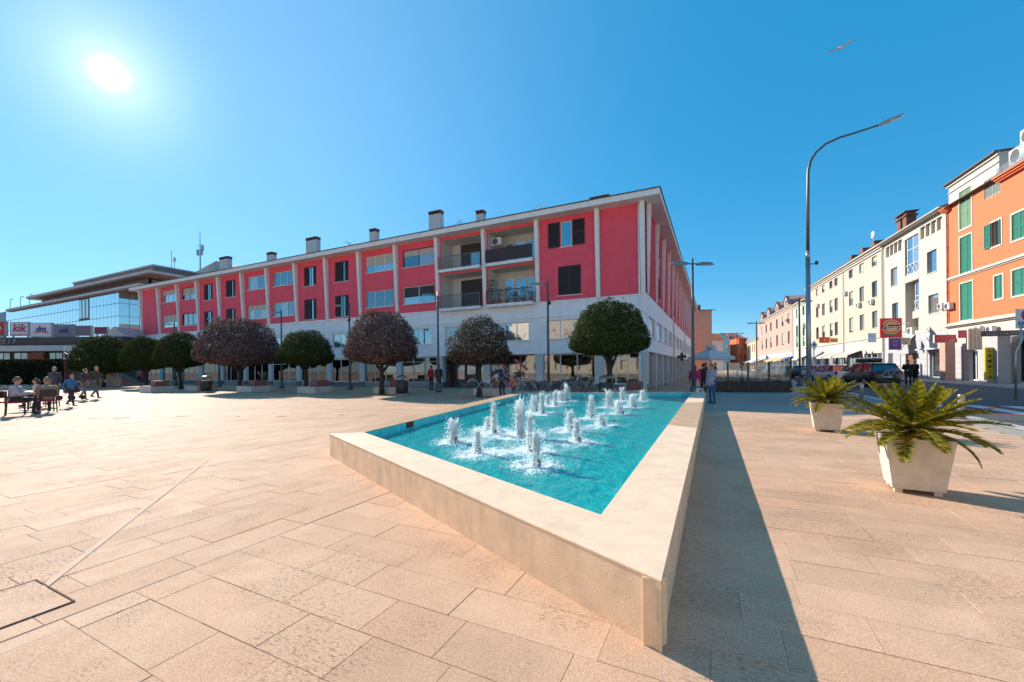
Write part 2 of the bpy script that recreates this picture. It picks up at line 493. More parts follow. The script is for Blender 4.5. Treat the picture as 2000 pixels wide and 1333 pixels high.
# left of it: courses run along D2
a = A_LINE + .012
W2 = .36
while a < 40:
    b = -30.0 + rs.random()
    while b < 30:
        l = rs.choice((.6, .8, .95)); add_slab(a, a + W2, b, b + l); b += l
    a += W2
slabs.sort(key=lambda q: -(q[1] * q[2] / q[0].y ** 3))
def slab_geo(mb, w, h, T=None, g=.0014, ch=.0014, z=0.0):
    x, y = w / 2 - g, h / 2 - g
    pts = [(-x, -y, -.03), (x, -y, -.03), (x, y, -.03), (-x, y, -.03), (-x, -y, -ch), (x, -y, -ch), (x, y, -ch), (-x, y, -ch),
           (-x + ch, -y + ch, z), (x - ch, -y + ch, z), (x - ch, y - ch, z), (-x + ch, y - ch, z)]
    if T is not None: pts = [tuple(T @ Vector(p)) for p in pts]
    bb = len(mb.v); mb.v += pts
    for r in (0, 4):
        for j in range(4):
            k = (j + 1) % 4; mb.f.append((bb + r + j, bb + r + k, bb + r + 4 + k, bb + r + 4 + j)); mb.m.append(0)
    mb.f.append((bb + 8, bb + 9, bb + 10, bb + 11)); mb.m.append(0)
SM = {}
for c, w, h in slabs[:300]:
    key = (round(w, 3), round(h, 3))
    if key not in SM:
        q = MB(); slab_geo(q, w, h); SM[key] = q.mesh('paving_slab', M_pave)
    o = inst(SM[key], 'paving_slab', plaza, (c.x, c.y, PZ + rs.uniform(-.0015, .0015)), BA)
    o.rotation_euler = (rs.gauss(0, .0012), rs.gauss(0, .0012), BA)
mb = MB()
for c, w, h in slabs[300:]:
    slab_geo(mb, w, h, Matrix.Translation((c.x, c.y, PZ + rs.uniform(-.0015, .0015))) @ Matrix.Rotation(BA, 4, 'Z'))
stuff(mb.build('paving_slab_field', M_pave, plaza))
# joint bed under the built slabs
mb = MB()
mb.face([(-19, 1.0, -.004), (19, 1.0, -.004), (19, 13.6, -.004), (-19, 13.6, -.004)])
_bed = [Vector((-19, .6, 0)), Vector((KB0 - KD * 13).to_2d().to_3d())]
mb = MB()
_k1 = KB0 + KD * ((13.2 - KB0.y) / KD.y); _k0 = KB0 + KD * ((.6 - KB0.y) / KD.y)
mb.face([(-18.5, .6, -.004), (_k0.x - .7, .6, -.004), (_k1.x - .7, 13.2, -.004), (-18.5, 13.2, -.004)])
struct(mb.build('joint_bed', M_joint))
# pale stone band crossing the plaza, dark drain slot, inspection cover at lower left
M_band = mat('pale_stone_band', (.68, .48, .355), .85, .08, 5, .2, 120, spec=.05)
p, q = gp(60, 1168), gp(425, 883)
dr = (q - p).normalized(); nn = Vector((-dr.y, dr.x, 0))
q = p + dr * 4.6
mb = MB(); mb.face([p + nn * .025 + Vector((0, 0, .005)), p - nn * .025 + Vector((0, 0, .005)), q - nn * .025 + Vector((0, 0, .005)), q + nn * .025 + Vector((0, 0, .005))])
struct(mb.build('stone_band', M_band))
# ~ cover
cov = thing('inspection_cover', 'stone-filled inspection cover with dark metal edge set in paving at lower left', 'cover', gp(0, 1190), BA)
mb = MB(); mb.box(-.31, .31, -.23, .23, -.02, .006); mb.build('cover_infill', M_pave, cov)
mb = MB()
for x0, x1, y0, y1 in ((-.322, -.314, -.244, .244), (.314, .322, -.244, .244), (-.314, .314, -.244, -.236), (-.314, .314, .236, .244)): mb.box(x0, x1, y0, y1, -.02, .008)
mb.build('cover_frame', mat('rusty_edge', (.16, .10, .07), .85, .3, 30, spec=.1), cov)
# linear drain along the change of direction
mb = MB()
q0 = ab(gp(0, 1262)).y; q1 = ab(gp(765, 962)).y
for s0, s1 in ((q0 - 3, q1 + .02),):
    P = [xy(A_LINE - .005, s0, .003), xy(A_LINE - .005, s1, .003), xy(A_LINE + .004, s1, .003), xy(A_LINE + .004, s0, .003)]
    mb.face(P)
struct(mb.build('drain_slot', mat('slot_black', (.10, .065, .045), .9, .2, 10)))

# the street: asphalt, kerbs, right-hand pavement, crossing
M_asph = mat('asphalt', (.075, .073, .074), .85, .22, 1.2, .35, 160)
M_kerb = mat('kerb_stone', (.46, .42, .37), .8, .12, 6, .2, 80)
KN = Vector((KD.y, -KD.x, 0))                   # to the right, across the street
RW = 9.0
def strip(w0, w1, s0, s1, z): 
    return [KB0 + KD * s0 + KN * w0 + Vector((0, 0, z)), KB0 + KD * s0 + KN * w1 + Vector((0, 0, z)), KB0 + KD * s1 + KN * w1 + Vector((0, 0, z)), KB0 + KD * s1 + KN * w0 + Vector((0, 0, z))]
mb = MB(); mb.face(strip(.45, 70, -40, 200, -.006)); struct(mb.build('road', M_asph))
mb = MB(); mb.face(strip(.0, .45, -40, 200, -.004)); struct(mb.build('edge_stone', M_kerb))
mb = MB()
pts = strip(RW, RW + 60, -30, 200, .12); base = [Vector((p.x, p.y, -.03)) for p in pts]
mb.face(pts); mb.face([base[0], base[3], pts[3], pts[0]]); 
pav = struct(mb.build('pavement', mat('pavement_grey', (.30, .27, .25), .85, .14, 1.5, .25, 120)))
mb = MB()
T = Matrix.Translation(KB0) @ Matrix.Rotation(math.atan2(KD.y, KD.x), 4, 'Z')
for k in range(48): mb.box(-20 + k * 1.5, -20 + k * 1.5 + 1.49, -RW - .16, -RW + .02, -.03, .125, 0, T)
struct(mb.build('kerb', M_kerb))
M_red = mat('crossing_red', (.26, .035, .04), .75, .2, 6, .2, 160)
M_wp = mat('road_white', (.62, .60, .58), .7, .12, 10, .2, 160)
c0 = gp(1948, 801)
s_c = (c0 - KB0).dot(KD)
mb = MB(); mb.face(strip(.6, RW - .3, s_c - 1.6, s_c + 1.9, -.002)); struct(mb.build('crossing_ground', M_red))
for k in range(8):
    mb = MB(); mb.face(strip(.8 + k * 1.02, .8 + k * 1.02 + .5, s_c - 1.5, s_c + 1.8, .002)); struct(mb.build('crossing_stripe', M_wp))

# ================================================================== FOUNTAIN
RIM = .37
M_rim = mat('fountain_limestone', (.82, .595, .42), .6, .10, 4.5, .18, 90, stain=.16, spec=.2, sscale=(2.6, 2.6, 2.6))
M_rimw_ = mat('fountain_wall_stone', (.80, .575, .395), .65, .12, 3.5, .22, 90, stain=.26, spec=.2, sscale=(5, 5, .9))
M_wet = mat('wet_limestone', (.62, .40, .235), .4, .12, 3, .12, 90, spec=.3)
def offset_poly(P, d):
    n = len(P); out = []
    lines = []
    for i in range(n):
        a, b = P[i], P[(i + 1) % n]; e = (b - a); e.z = 0; e.normalize(); nl = Vector((-e.y, e.x, 0))
        lines.append((a + nl * d, e))
    for i in range(n):
        (p, e), (q, f) = lines[i - 1], lines[i]
        den = e.x * f.y - e.y * f.x; t = ((q.x - p.x) * f.y - (q.y - p.y) * f.x) / den
        out.append(p + e * t)
    return out
FIN = offset_poly([Vector((p.x, p.y, 0)) for p in FOUT], .52)
fount = thing('fountain', 'long four-sided fountain basin with pale limestone rim and turquoise lining', 'fountain', (FN.x, FN.y, 0))
O = Vector((FN.x, FN.y, 0))
for i in range(4):
    a, b_, c, d = FOUT[i] - O, FOUT[(i + 1) % 4] - O, FIN[(i + 1) % 4] - O, FIN[i] - O
    # facing wall panels, 20 mm inside the coping edge
    L_ = (b_ - a).length; e = (b_ - a).normalized(); nl = Vector((-e.y, e.x, 0))
    npan = max(1, round(L_ / 3.2)) if i != 3 else 2
    mb = MB()
    q = [a + nl * .004, b_ + nl * .004, b_ + nl * .12, a + nl * .12]
    for k in range(npan):
        g0 = .0 if k == 0 else .002; g1 = .0 if k == npan - 1 else .002
        p0 = a + e * (L_ * k / npan + g0 + (.03 if k == 0 else 0)); p1 = a + e * (L_ * (k + 1) / npan - g1 - (.03 if k == npan - 1 else 0))
        mp_ = MB()
        mp_.prism([((p0 + nl * .004).x, (p0 + nl * .004).y), ((p1 + nl * .004).x, (p1 + nl * .004).y), ((p1 + nl * .1).x, (p1 + nl * .1).y), ((p0 + nl * .1).x, (p0 + nl * .1).y)], 'z', -.01, RIM - .003)
        mp_.build('wall_panel', M_rimw_, fount, bevel=.003)
    # coping of mitred slabs
    ncop = npan
    for k in range(ncop):
        f0, f1 = k / ncop, (k + 1) / ncop
        o0, o1 = a.lerp(b_, f0), a.lerp(b_, f1); i0, i1 = d.lerp(c, f0), d.lerp(c, f1)
        sh = .0016 / L_
        o0, o1 = o0.lerp(o1, .0004), o1.lerp(o0, .0004); i0, i1 = i0.lerp(i1, .0004), i1.lerp(i0, .0004)
        mp_ = MB(); mp_.prism([(o0.x, o0.y), (o1.x, o1.y), (i1.x, i1.y), (i0.x, i0.y)], 'z', RIM - .004 + .002, RIM + .012)
        mp_.build('coping_slab', M_wet if (i == 2 or (i == 0 and k in (2, 3))) else M_rim, fount, bevel=.0015)
# corner post at the near edge
a = FOUT[0] - O
mb = MB()
e1 = (FOUT[1] - FOUT[0]).normalized(); e2 = (FOUT[3] - FOUT[0]).normalized()
mb.prism([((a + e1 * .0).x, (a).y), ((a + e1 * .032).x, (a + e1 * .032).y), ((a + e1 * .032 + e2 * .03).x, (a + e1 * .032 + e2 * .03).y), ((a + e2 * .03).x, (a + e2 * .03).y)], 'z', -.01, RIM - .003)
mb.build('corner_stone', mat('corner_stone', (.66, .50, .33), .6, .12, 8), fount)
# lining: turquoise wall tiles and floor
def tile_mat():
    m = bpy.data.materials.new('turquoise_mosaic'); N, L, B = nodes_of(m)
    tc = N.new('ShaderNodeTexCoord')
    bk = N.new('ShaderNodeTexBrick'); bk.inputs['Scale'].default_value = 1; bk.inputs['Brick Width'].default_value = .05; bk.inputs['Row Height'].default_value = .05
    bk.offset = 0; bk.inputs['Mortar Size'].default_value = .003
    bk.inputs['Color1'].default_value = (.005, .66, .70, 1); bk.inputs['Color2'].default_value = (.05, .78, .78, 1); bk.inputs['Mortar'].default_value = (.20, .55, .55, 1)
    L.new(tc.outputs['Object'], bk.inputs['Vector'])
    nz = N.new('ShaderNodeTexNoise'); nz.inputs['Scale'].default_value = .9; nz.inputs['Detail'].default_value = 5; L.new(tc.outputs['Object'], nz.inputs['Vector'])
    rp = N.new('ShaderNodeValToRGB'); rp.color_ramp.elements[0].color = (.62, .72, .78, 1); rp.color_ramp.elements[1].color = (1.1, 1.1, 1.05, 1)
    rp.color_ramp.elements[0].position = .3; rp.color_ramp.elements[1].position = .7; L.new(nz.outputs['Fac'], rp.inputs[0])
    mx = N.new('ShaderNodeMix'); mx.data_type = 'RGBA'; mx.blend_type = 'MULTIPLY'; mx.inputs[0].default_value = 1
    L.new(bk.outputs['Color'], mx.inputs[6]); L.new(rp.outputs[0], mx.inputs[7]); L.new(mx.outputs[2], B.inputs['Base Color'])
    B.inputs['Roughness'].default_value = .3
    return m
M_tile = tile_mat()
WZ = .215
FINL = [p - O for p in FIN]
mb = MB(); mb.face([(p.x, p.y, .02) for p in FINL]); mb.build('basin_floor', M_tile, fount)
mb = MB()
for i in range(4):
    a, b_ = FINL[i], FINL[(i + 1) % 4]; mb.face([(a.x, a.y, .0), (b_.x, b_.y, .0), (b_.x, b_.y, RIM - .004), (a.x, a.y, RIM - .004)])
mb.build('basin_wall', M_tile, fount)
mb = MB()   # overflow outlet on the left wall
a, b_ = FINL[3], FINL[2]; e = (b_ - a).normalized(); nl = Vector((e.y, -e.x, 0)); p = a + e * 1.55
T = Matrix.Translation((p.x, p.y, WZ + .05)) @ Matrix.Rotation(math.atan2(e.y, e.x), 4, 'Z')
for k in range(3): mb.box(-.12, .12, -.02, .0, k * .028, k * .028 + .014, 0, T)
mb.box(-.14, .14, -.012, .0, -.02, .10, 1, T)
mb.build('overflow_grille', [M_dark, mat('slot_black', (.03, .02, .02))], fount)

# jets: (column, water-level row, top row, half width px) in the photo
def J(x, y, t, w): return (640 + x / 2.564, 680 + y / 2.564, 680 + t / 2.564, w / 2.564)
JETS = [J(632, 470, 352, 27), J(750, 530, 405, 17), J(833, 430, 272, 13), J(803, 405, 345, 13), J(965, 440, 245, 32), J(1035, 322, 236, 22),
        J(1075, 330, 222, 12), J(1015, 512, 332, 17), J(1045, 592, 415, 24), J(1212, 412, 312, 17), J(1248, 470, 358, 19), J(1320, 352, 240, 15),
        J(1371, 390, 326, 20), J(1410, 300, 210, 26), J(1458, 330, 262, 30), J(1475, 266, 198, 11), J(1528, 300, 230, 22), J(1578, 268, 212, 15),
        J(1140, 292, 212, 11), J(1168, 268, 214, 20), J(1196, 268, 178, 13), J(1100, 282, 232, 11)]
JP = []
for (u, v, t, w) in JETS:
    p = gp(u, v, WZ)
    if not inside(p, FIN):
        p.x = p.x
    h = (v - t) * p.y / FPX; r = w * p.y / FPX
    JP.append((p, h, r))
# water surface: a wavy grid clipped to the basin
def in_q(p, P, m=0.0):
    for i in range(4):
        a, b_ = P[i], P[(i + 1) % 4]
        if (b_.x - a.x) * (p[1] - a.y) - (b_.y - a.y) * (p[0] - a.x) < m: return False
    return True
def water_h(x, y):
    z = 0.0
    n = mnoise.noise(Vector((x * 1.3, y * 1.3, 0))) * .010 + mnoise.noise(Vector((x * 3.7, y * 3.7, 4))) * .010 + mnoise.noise(Vector((x * 9, y * 9, 9))) * .006 + mnoise.noise(Vector((x * 19, y * 19, 2))) * .0035
    foam = 0.0; ring = 0.0
    for (p, h, r) in JP:
        d = math.hypot(x - p.x, y - p.y)
        if d < 2.2:
            ring += math.exp(-d * 2.1) * math.sin(d * 22 + p.x * 7) * .014
            foam += math.exp(-(d / .36) ** 2) * 1.0 + .16 * math.exp(-(d / 1.2) ** 2)
    amp = 1 + min(foam, 1.5) * 1.6
    return n * 1.5 * amp + ring, min(foam, 1.0)
NU, NV = 150, 270
mb = MB(); foamv = []
for j in range(NV + 1):
    tv = (j / NV) ** 1.5
    l = FIN[0].lerp(FIN[1], tv); k = FIN[3].lerp(FIN[2], tv)
    # quad FN-FR-FL-FW : right edge N->R, left edge W->L
    for i in range(NU + 1):
        p = l.lerp(k, i / NU)
        z, f = water_h(p.x, p.y)
        edge = min(i, NU - i) < 1 or j in (0, NV)
        mb.v.append((p.x, p.y, WZ + (0 if edge else z))); foamv.append(f)
for j in range(NV):
    for i in range(NU):
        b0 = j * (NU + 1) + i
        mb.f.append((b0, b0 + NU + 1, b0 + NU + 2, b0 + 1)); mb.m.append(0)
def water_mat():
    m = bpy.data.materials.new('fountain_water'); N, L, B = nodes_of(m)
    g = N.new('ShaderNodeNewGeometry')
    at = N.new('ShaderNodeAttribute'); at.attribute_name = 'foam'
    tr = N.new('ShaderNodeBsdfTransparent'); tr.inputs[0].default_value = (.74, .985, .99, 1)
    gl = N.new('ShaderNodeBsdfGlossy'); gl.inputs['Roughness'].default_value = .04
    fr = N.new('ShaderNodeFresnel'); fr.inputs['IOR'].default_value = 1.33
    nz = N.new('ShaderNodeTexNoise'); nz.inputs['Scale'].default_value = 11; nz.inputs['Detail'].default_value = 5; nz.inputs['Distortion'].default_value = .8; L.new(g.outputs['Position'], nz.inputs['Vector'])
    bp = N.new('ShaderNodeBump'); bp.inputs['Strength'].default_value = .8; bp.inputs['Distance'].default_value = .045; L.new(nz.outputs['Fac'], bp.inputs['Height'])
    L.new(bp.outputs[0], gl.inputs['Normal']); L.new(bp.outputs[0], fr.inputs['Normal'])
    # body colour: water scatters a little
    df = N.new('ShaderNodeBsdfDiffuse'); df.inputs[0].default_value = (.02, .78, .77, 1); L.new(bp.outputs[0], df.inputs['Normal'])
    m0 = N.new('ShaderNodeMixShader'); m0.inputs[0].default_value = .42; L.new(tr.outputs[0], m0.inputs[1]); L.new(df.outputs[0], m0.inputs[2])
    m1 = N.new('ShaderNodeMixShader'); L.new(fr.outputs[0], m1.inputs[0]); L.new(m0.outputs[0], m1.inputs[1]); L.new(gl.outputs[0], m1.inputs[2])
    # foam
    n2 = N.new('ShaderNodeTexNoise'); n2.inputs['Scale'].default_value = 30; n2.inputs['Detail'].default_value = 6; n2.inputs['Roughness'].default_value = .75; L.new(g.outputs['Position'], n2.inputs['Vector'])
    s = N.new('ShaderNodeMath'); s.operation = 'MULTIPLY_ADD'; s.inputs[1].default_value = .40; L.new(at.outputs['Fac'], s.inputs[0]); L.new(n2.outputs['Fac'], s.inputs[2])
    r = N.new('ShaderNodeValToRGB'); r.color_ramp.elements[0].position = .72; r.color_ramp.elements[1].position = .92; L.new(s.outputs[0], r.inputs[0])
    fo = N.new('ShaderNodeBsdfDiffuse'); fo.inputs[0].default_value = (.82, .86, .87, 1); L.new(bp.outputs[0], fo.inputs['Normal'])
    ms = N.new('ShaderNodeMath'); ms.operation = 'MULTIPLY'; ms.inputs[1].default_value = .85; L.new(r.outputs[0], ms.inputs[0])
    m2 = N.new('ShaderNodeMixShader'); L.new(ms.outputs[0], m2.inputs[0]); L.new(m1.outputs[0], m2.inputs[1]); L.new(fo.outputs[0], m2.inputs[2])
    L.new(m2.outputs[0], N['Material Output'].inputs[0])
    return m
wo = struct(mb.build('water', water_mat(), smooth=True))
at = wo.data.attributes.new('foam', 'FLOAT', 'POINT'); at.data.foreach_set('value', foamv)
# jets of aerated water
def jet_mat():
    m = bpy.data.materials.new('white_water'); N, L, B = nodes_of(m)
    B.inputs['Base Color'].default_value = (.93, .94, .94, 1); B.inputs['Roughness'].default_value = .25
    B.inputs['Subsurface Weight'].default_value = 0
    t = N.new('ShaderNodeBsdfTranslucent'); t.inputs[0].default_value = (.9, .93, .95, 1)
    mx = N.new('ShaderNodeMixShader'); mx.inputs[0].default_value = .68; L.new(B.outputs[0], mx.inputs[1]); L.new(t.outputs[0], mx.inputs[2])
    g = N.new('ShaderNodeNewGeometry'); mp = N.new('ShaderNodeMapping'); mp.inputs['Scale'].default_value = (1, 1, .35); L.new(g.outputs['Position'], mp.inputs['Vector'])
    nz = N.new('ShaderNodeTexNoise'); nz.inputs['Scale'].default_value = 55; nz.inputs['Detail'].default_value = 4; L.new(mp.outputs[0], nz.inputs['Vector'])
    bp = N.new('ShaderNodeBump'); bp.inputs['Strength'].default_value = .7; bp.inputs['Distance'].default_value = .02; L.new(nz.outputs['Fac'], bp.inputs['Height']); L.new(bp.outputs[0], B.inputs['Normal'])
    r = N.new('ShaderNodeValToRGB'); r.color_ramp.elements[0].position = .26; r.color_ramp.elements[1].position = .36; L.new(nz.outputs['Fac'], r.inputs[0])
    tp = N.new('ShaderNodeBsdfTransparent'); m2 = N.new('ShaderNodeMixShader'); L.new(r.outputs[0], m2.inputs[0]); L.new(tp.outputs[0], m2.inputs[1]); L.new(mx.outputs[0], m2.inputs[2])
    L.new(m2.outputs[0], N['Material Output'].inputs[0])
    return m
M_jet = jet_mat()
M_noz = mat('nozzle_bronze', (.11, .10, .09), .5, .2, 20, metal=.4)
def drop(mb, p, r):
    x, y, z = p
    b0 = len(mb.v); mb.v += [(x, y, z + r * 1.3), (x + r, y, z), (x, y + r, z), (x - r, y, z), (x, y - r, z), (x, y, z - r * 1.3)]
    for a, b1 in ((1, 2), (2, 3), (3, 4), (4, 1)):
        mb.f.append((b0, b0 + a, b0 + b1)); mb.m.append(0); mb.f.append((b0 + 5, b0 + b1, b0 + a)); mb.m.append(0)
jl = ['leftmost short bushy jet of white water beside the left basin wall', 'slim low jet second from the left at the near end', 'tall thin jet near the left wall with a short one touching its left',
      'short stub of a jet leaning against the tall thin jet', 'broad bell-shaped jet in the middle left of basin', 'rounded bushy jet behind the broad bell-shaped one', 'thin jet just right of the rounded bushy one at the back left',
      'ragged jet directly behind the nearest jet', 'nearest and thickest jet at the front of the basin', 'medium jet right of centre, behind its ragged neighbour', 'ragged medium jet right of centre in the second row', 'tall slim jet in the right half of basin',
      'short jet in front of the tall slim one on the right', 'broad egg-shaped jet at the back right', 'low wide splashing jet in front of the egg-shaped one', 'slim jet at the far back right of the egg-shaped one', 'rounded jet second from the right end', 'rightmost small jet by the right-hand rim',
      'thin jet at the far end left of the tallest back jet', 'low bushy jet at the far end beside the tallest back jet', 'tallest jet of the back row at the far end of basin', 'thin leftmost jet of the far row']
for k, (p, h, r) in enumerate(JP):
    rj = random.Random(50 + k)
    t = thing('water_jet', jl[k], 'water jet', (p.x, p.y, WZ), 0, 'aerated jets in the basin')
    mb = MB(); n = 18; rings = 22; lean = rj.uniform(-.25, .1)
    off = rj.uniform(0, 50)
    for i in range(rings + 1):
        f = i / rings; z = -.03 + (h + .03) * f
        rr = r * (.62 + .5 * math.sin(PI * min(1, f * .8 + .12))) * (1 if f < .86 else math.sqrt(max(.002, 1 - ((f - .86) / .14) ** 2)))
        if f < .12: rr *= 1.35 - f * 2.9
        for j in range(n):
            a = 2 * PI * j / n
            nz = mnoise.noise(Vector((math.cos(a) * 1.4 + off, math.sin(a) * 1.4, z / r * .55))) * .5 + mnoise.noise(Vector((math.cos(a) * 3 + off, math.sin(a) * 3, z / r * 1.2))) * .3
            q = rr * (1 + nz * 1.15)
            mb.v.append((math.cos(a) * q + lean * r * f, math.sin(a) * q, z + nz * r * .5 * (f > .5)))
    for i in range(rings):
        for j in range(n):
            j2 = (j + 1) % n; mb.f.append((i * n + j, i * n + j2, (i + 1) * n + j2, (i + 1) * n + j)); mb.m.append(0)
    mb.f.append(tuple(rings * n + j for j in range(n))); mb.m.append(0)
    mb.v = [(x * .58, y * .58, z * .95) for x, y, z in mb.v]
    mb.build('water_column', M_jet, t, smooth=True)
    mb = MB()
    for q in range(60):          # torn strands that rise, spread and fall back
        a = rj.uniform(0, 2 * PI); top = h * rj.uniform(.45, 1.08); out = r * rj.uniform(.35, 1.25); r0 = r * rj.uniform(.1, .5)
        f1 = rj.uniform(.75, 1.25); pts = []; rad = []
        for i in range(9):
            f = i / 8 * f1; d = r0 + (out - r0) * f ** 1.6; z = top * (1 - (1 - min(f, 2)) ** 2) if f < 1 else top * (1 - (f - 1) ** 2 * 1.6)
            pts.append((math.cos(a) * d + rj.gauss(0, r * .05), math.sin(a) * d + rj.gauss(0, r * .05), z)); rad.append(rj.uniform(.003, .011) * (1.2 - .5 * i / 8))
        mb.tube(pts, rad, 5)
    stuff(mb.build('water_strands', M_jet, t, smooth=True))
    mb = MB()
    for _ in range(420):
        a = rj.uniform(0, 2 * PI); f = rj.random(); d = r * (1.0 + abs(rj.gauss(0, .55)))
        drop(mb, (math.cos(a) * d, math.sin(a) * d, h * f * rj.uniform(.3, 1.12)), rj.uniform(.003, .009))
    for _ in range(170):
        a = rj.uniform(0, 2 * PI); d = abs(rj.gauss(0, r * 3.2))
        drop(mb, (math.cos(a) * d, math.sin(a) * d, abs(rj.gauss(0, .03)) + .01), rj.uniform(.003, .010))
    stuff(mb.build('droplets', M_jet, t))
    mb = MB(); mb.lathe([(.026, -.14), (.026, .075), (.021, .09), (.021, .0901)], (r * .55, -r * .55), 10)
    mb.build('nozzle', M_noz, t)
# crossing arcs of a ring spray behind the far rim
mb = MB(); ra = random.Random(9)
for k in range(26):
    x0 = -1.3 + 7.0 * k / 25 + ra.uniform(-.15, .15); y0 = 19.9 + ra.uniform(-.3, .3); x1 = x0 + ra.choice((-1, 1)) * ra.uniform(1.0, 2.0); y1 = y0 + ra.uniform(-.4, .4); hh = ra.uniform(.75, 1.15)
    prev = None
    for i in range(120):
        f = (i + ra.random()) / 120; s = .01 + .05 * f
        p = (x0 + (x1 - x0) * f + ra.gauss(0, s * .6), y0 + (y1 - y0) * f + ra.gauss(0, s), .1 + hh * 4 * f * (1 - f) * .98 + ra.gauss(0, s * .6))
        if p[2] > .01: drop(mb, p, ra.uniform(.005, .012))
stuff(tag(mb.build('spray', mat('spray_white', (.92, .93, .94), .4, 0)), 'glittering arcs of thin water spray beyond the far rim of the fountain', 'spray'))

# ================================================================== BUILDING KIT
def wall(mb, x0, x1, z0, z1, ops=(), y=0.0, rev=.2, m=0, mr=None):
    """facade sheet at depth y with real openings and reveals; ops = (x0,x1,z0,z1)"""
    mr = m if mr is None else mr
    xs = sorted({x0, x1, *[min(max(q, x0), x1) for o in ops for q in o[:2]]})
    zs = sorted({z0, z1, *[min(max(q, z0), z1) for o in ops for q in o[2:4]]})
    for i in range(len(xs) - 1):
        for j in range(len(zs) - 1):
            cx, cz = (xs[i] + xs[i + 1]) / 2, (zs[j] + zs[j + 1]) / 2
            if any(o[0] < cx < o[1] and o[2] < cz < o[3] for o in ops): continue
            mb.face([(xs[i], y, zs[j]), (xs[i + 1], y, zs[j]), (xs[i + 1], y, zs[j + 1]), (xs[i], y, zs[j + 1])], m)
    for a, b, c, d in [o[:4] for o in ops]:
        mb.face([(a, y, c), (b, y, c), (b, y + rev, c), (a, y + rev, c)], mr)
        mb.face([(a, y + rev, d), (b, y + rev, d), (b, y, d), (a, y, d)], mr)
        mb.face([(a, y, d), (a, y, c), (a, y + rev, c), (a, y + rev, d)], mr)
        mb.face([(b, y, c), (b, y, d), (b, y + rev, d), (b, y + rev, c)], mr)
    return mb
def window(par, x0, x1, z0, z1, y=.12, n=2, fm=None, gm=None, fw=.055, transom=None, sill=True, blind=0.0, open_leaf=None, name='window', bm=None):
    fm = fm or M_frame; gm = gm or M_glass
    mb = MB(); d = .06
    mb.box(x0, x0 + fw, y, y + d, z0, z1).box(x1 - fw, x1, y, y + d, z0, z1)
    mb.box(x0 + fw, x1 - fw, y, y + d, z0, z0 + fw).box(x0 + fw, x1 - fw, y, y + d, z1 - fw, z1)
    w = (x1 - x0 - fw) / n
    for k in range(1, n): mb.box(x0 + k * w, x0 + k * w + fw, y + .004, y + d - .004, z0 + fw, z1 - fw)
    if transom: mb.box(x0 + fw, x1 - fw, y + .006, y + d - .006, z0 + (z1 - z0) * transom - .025, z0 + (z1 - z0) * transom + .025)
    o = mb.build(name, fm, par)
    for k in range(n):
        q = MB(); q.box(x0 + fw + k * w + .002, x0 + (k + 1) * w - .002, y + .028, y + .034, z0 + fw + .002, z1 - fw - .002); q.build('pane', gm, o)
    if blind > 0:
        q = MB(); zb = z1 - fw - (z1 - z0 - 2 * fw) * blind
        k = 0
        zz = z1 - fw
        while zz > zb:
            q.box(x0 + fw + .01, x1 - fw - .01, y + .012, y + .022, max(zb, zz - .05) + .004, zz); zz -= .05
        q.build('blind', bm or mat('blind_cream', (.55, .50, .42), .7), o)
    if sill:
        q = MB(); q.box(x0 - .06, x1 + .06, -.06, y - .002, z0 - .05, z0 - .004); q.build('sill', M_white, o)
    return o
def shutter(mb, x0, x1, z0, z1, y0, m=0, pitch=.07, fr=.06, th=.045):
    mb.box(x0, x0 + fr, y0, y0 + th, z0, z1, m).box(x1 - fr, x1, y0, y0 + th, z0, z1, m).box(x0 + fr, x1 - fr, y0, y0 + th, z0, z0 + fr * 1.3, m).box(x0 + fr, x1 - fr, y0, y0 + th, z1 - fr, z1, m)
    zm = (z0 + z1) / 2
    if z1 - z0 > 1: mb.box(x0 + fr, x1 - fr, y0 + .002, y0 + th - .002, zm - fr / 2, zm + fr / 2, m)
    n = int((z1 - z0 - 2 * fr) / pitch); p = (z1 - z0 - 2.3 * fr) / max(n, 1)
    for k in range(n):
        z = z0 + fr * 1.3 + k * p
        b = len(mb.v)
        xa, xb = x0 + fr, x1 - fr
        mb.v += [(xa, y0 + .006, z), (xb, y0 + .006, z), (xb, y0 + th - .008, z + p * .85), (xa, y0 + th - .008, z + p * .85)]
        mb.f.append((b, b + 1, b + 2, b + 3)); mb.m.append(m)
    mb.face([(x0 + .01, y0 + th - .004, z0 + .01), (x1 - .01, y0 + th - .004, z0 + .01), (x1 - .01, y0 + th - .004, z1 - .01), (x0 + .01, y0 + th - .004, z1 - .01)], m)
def ac_unit(par, x, z, y=-.34, s=1.0, turn=False):
    """outdoor air-conditioning box on brackets"""
    mb = MB(); w, h, d = .8 * s, .56 * s, .3 * s
    mb.box(x - w / 2, x + w / 2, y, y + d, z, z + h)
    mb.box(x - w / 2 + .05, x - w / 2 + .09, y + .02, .0, z - .05, z - .01).box(x + w / 2 - .09, x + w / 2 - .05, y + .02, .0, z - .05, z - .01)
    o = mb.build('air_conditioner', M_ac, par)
    q = MB(); q.tube([(x - w * .12, y - .012, z + h / 2), (x - w * .12, y + .01, z + h / 2)], h * .42, 18)
    q.build('fan_grille', M_fan, o)
    return o
def downpipe(par, x, z0, z1, y=-.1, m=None, r=.05):
    mb = MB(); mb.tube([(x, y, z0), (x, y, z1 - .3), (x, y - .0, z1)], r, 8)
    for k in range(int((z1 - z0) / 2)): mb.tube([(x, y, z0 + 1 + k * 2), (x, y, z0 + 1.04 + k * 2)], r * 1.35, 8)
    return mb.build('downpipe', m or M_steel, par, smooth=False)
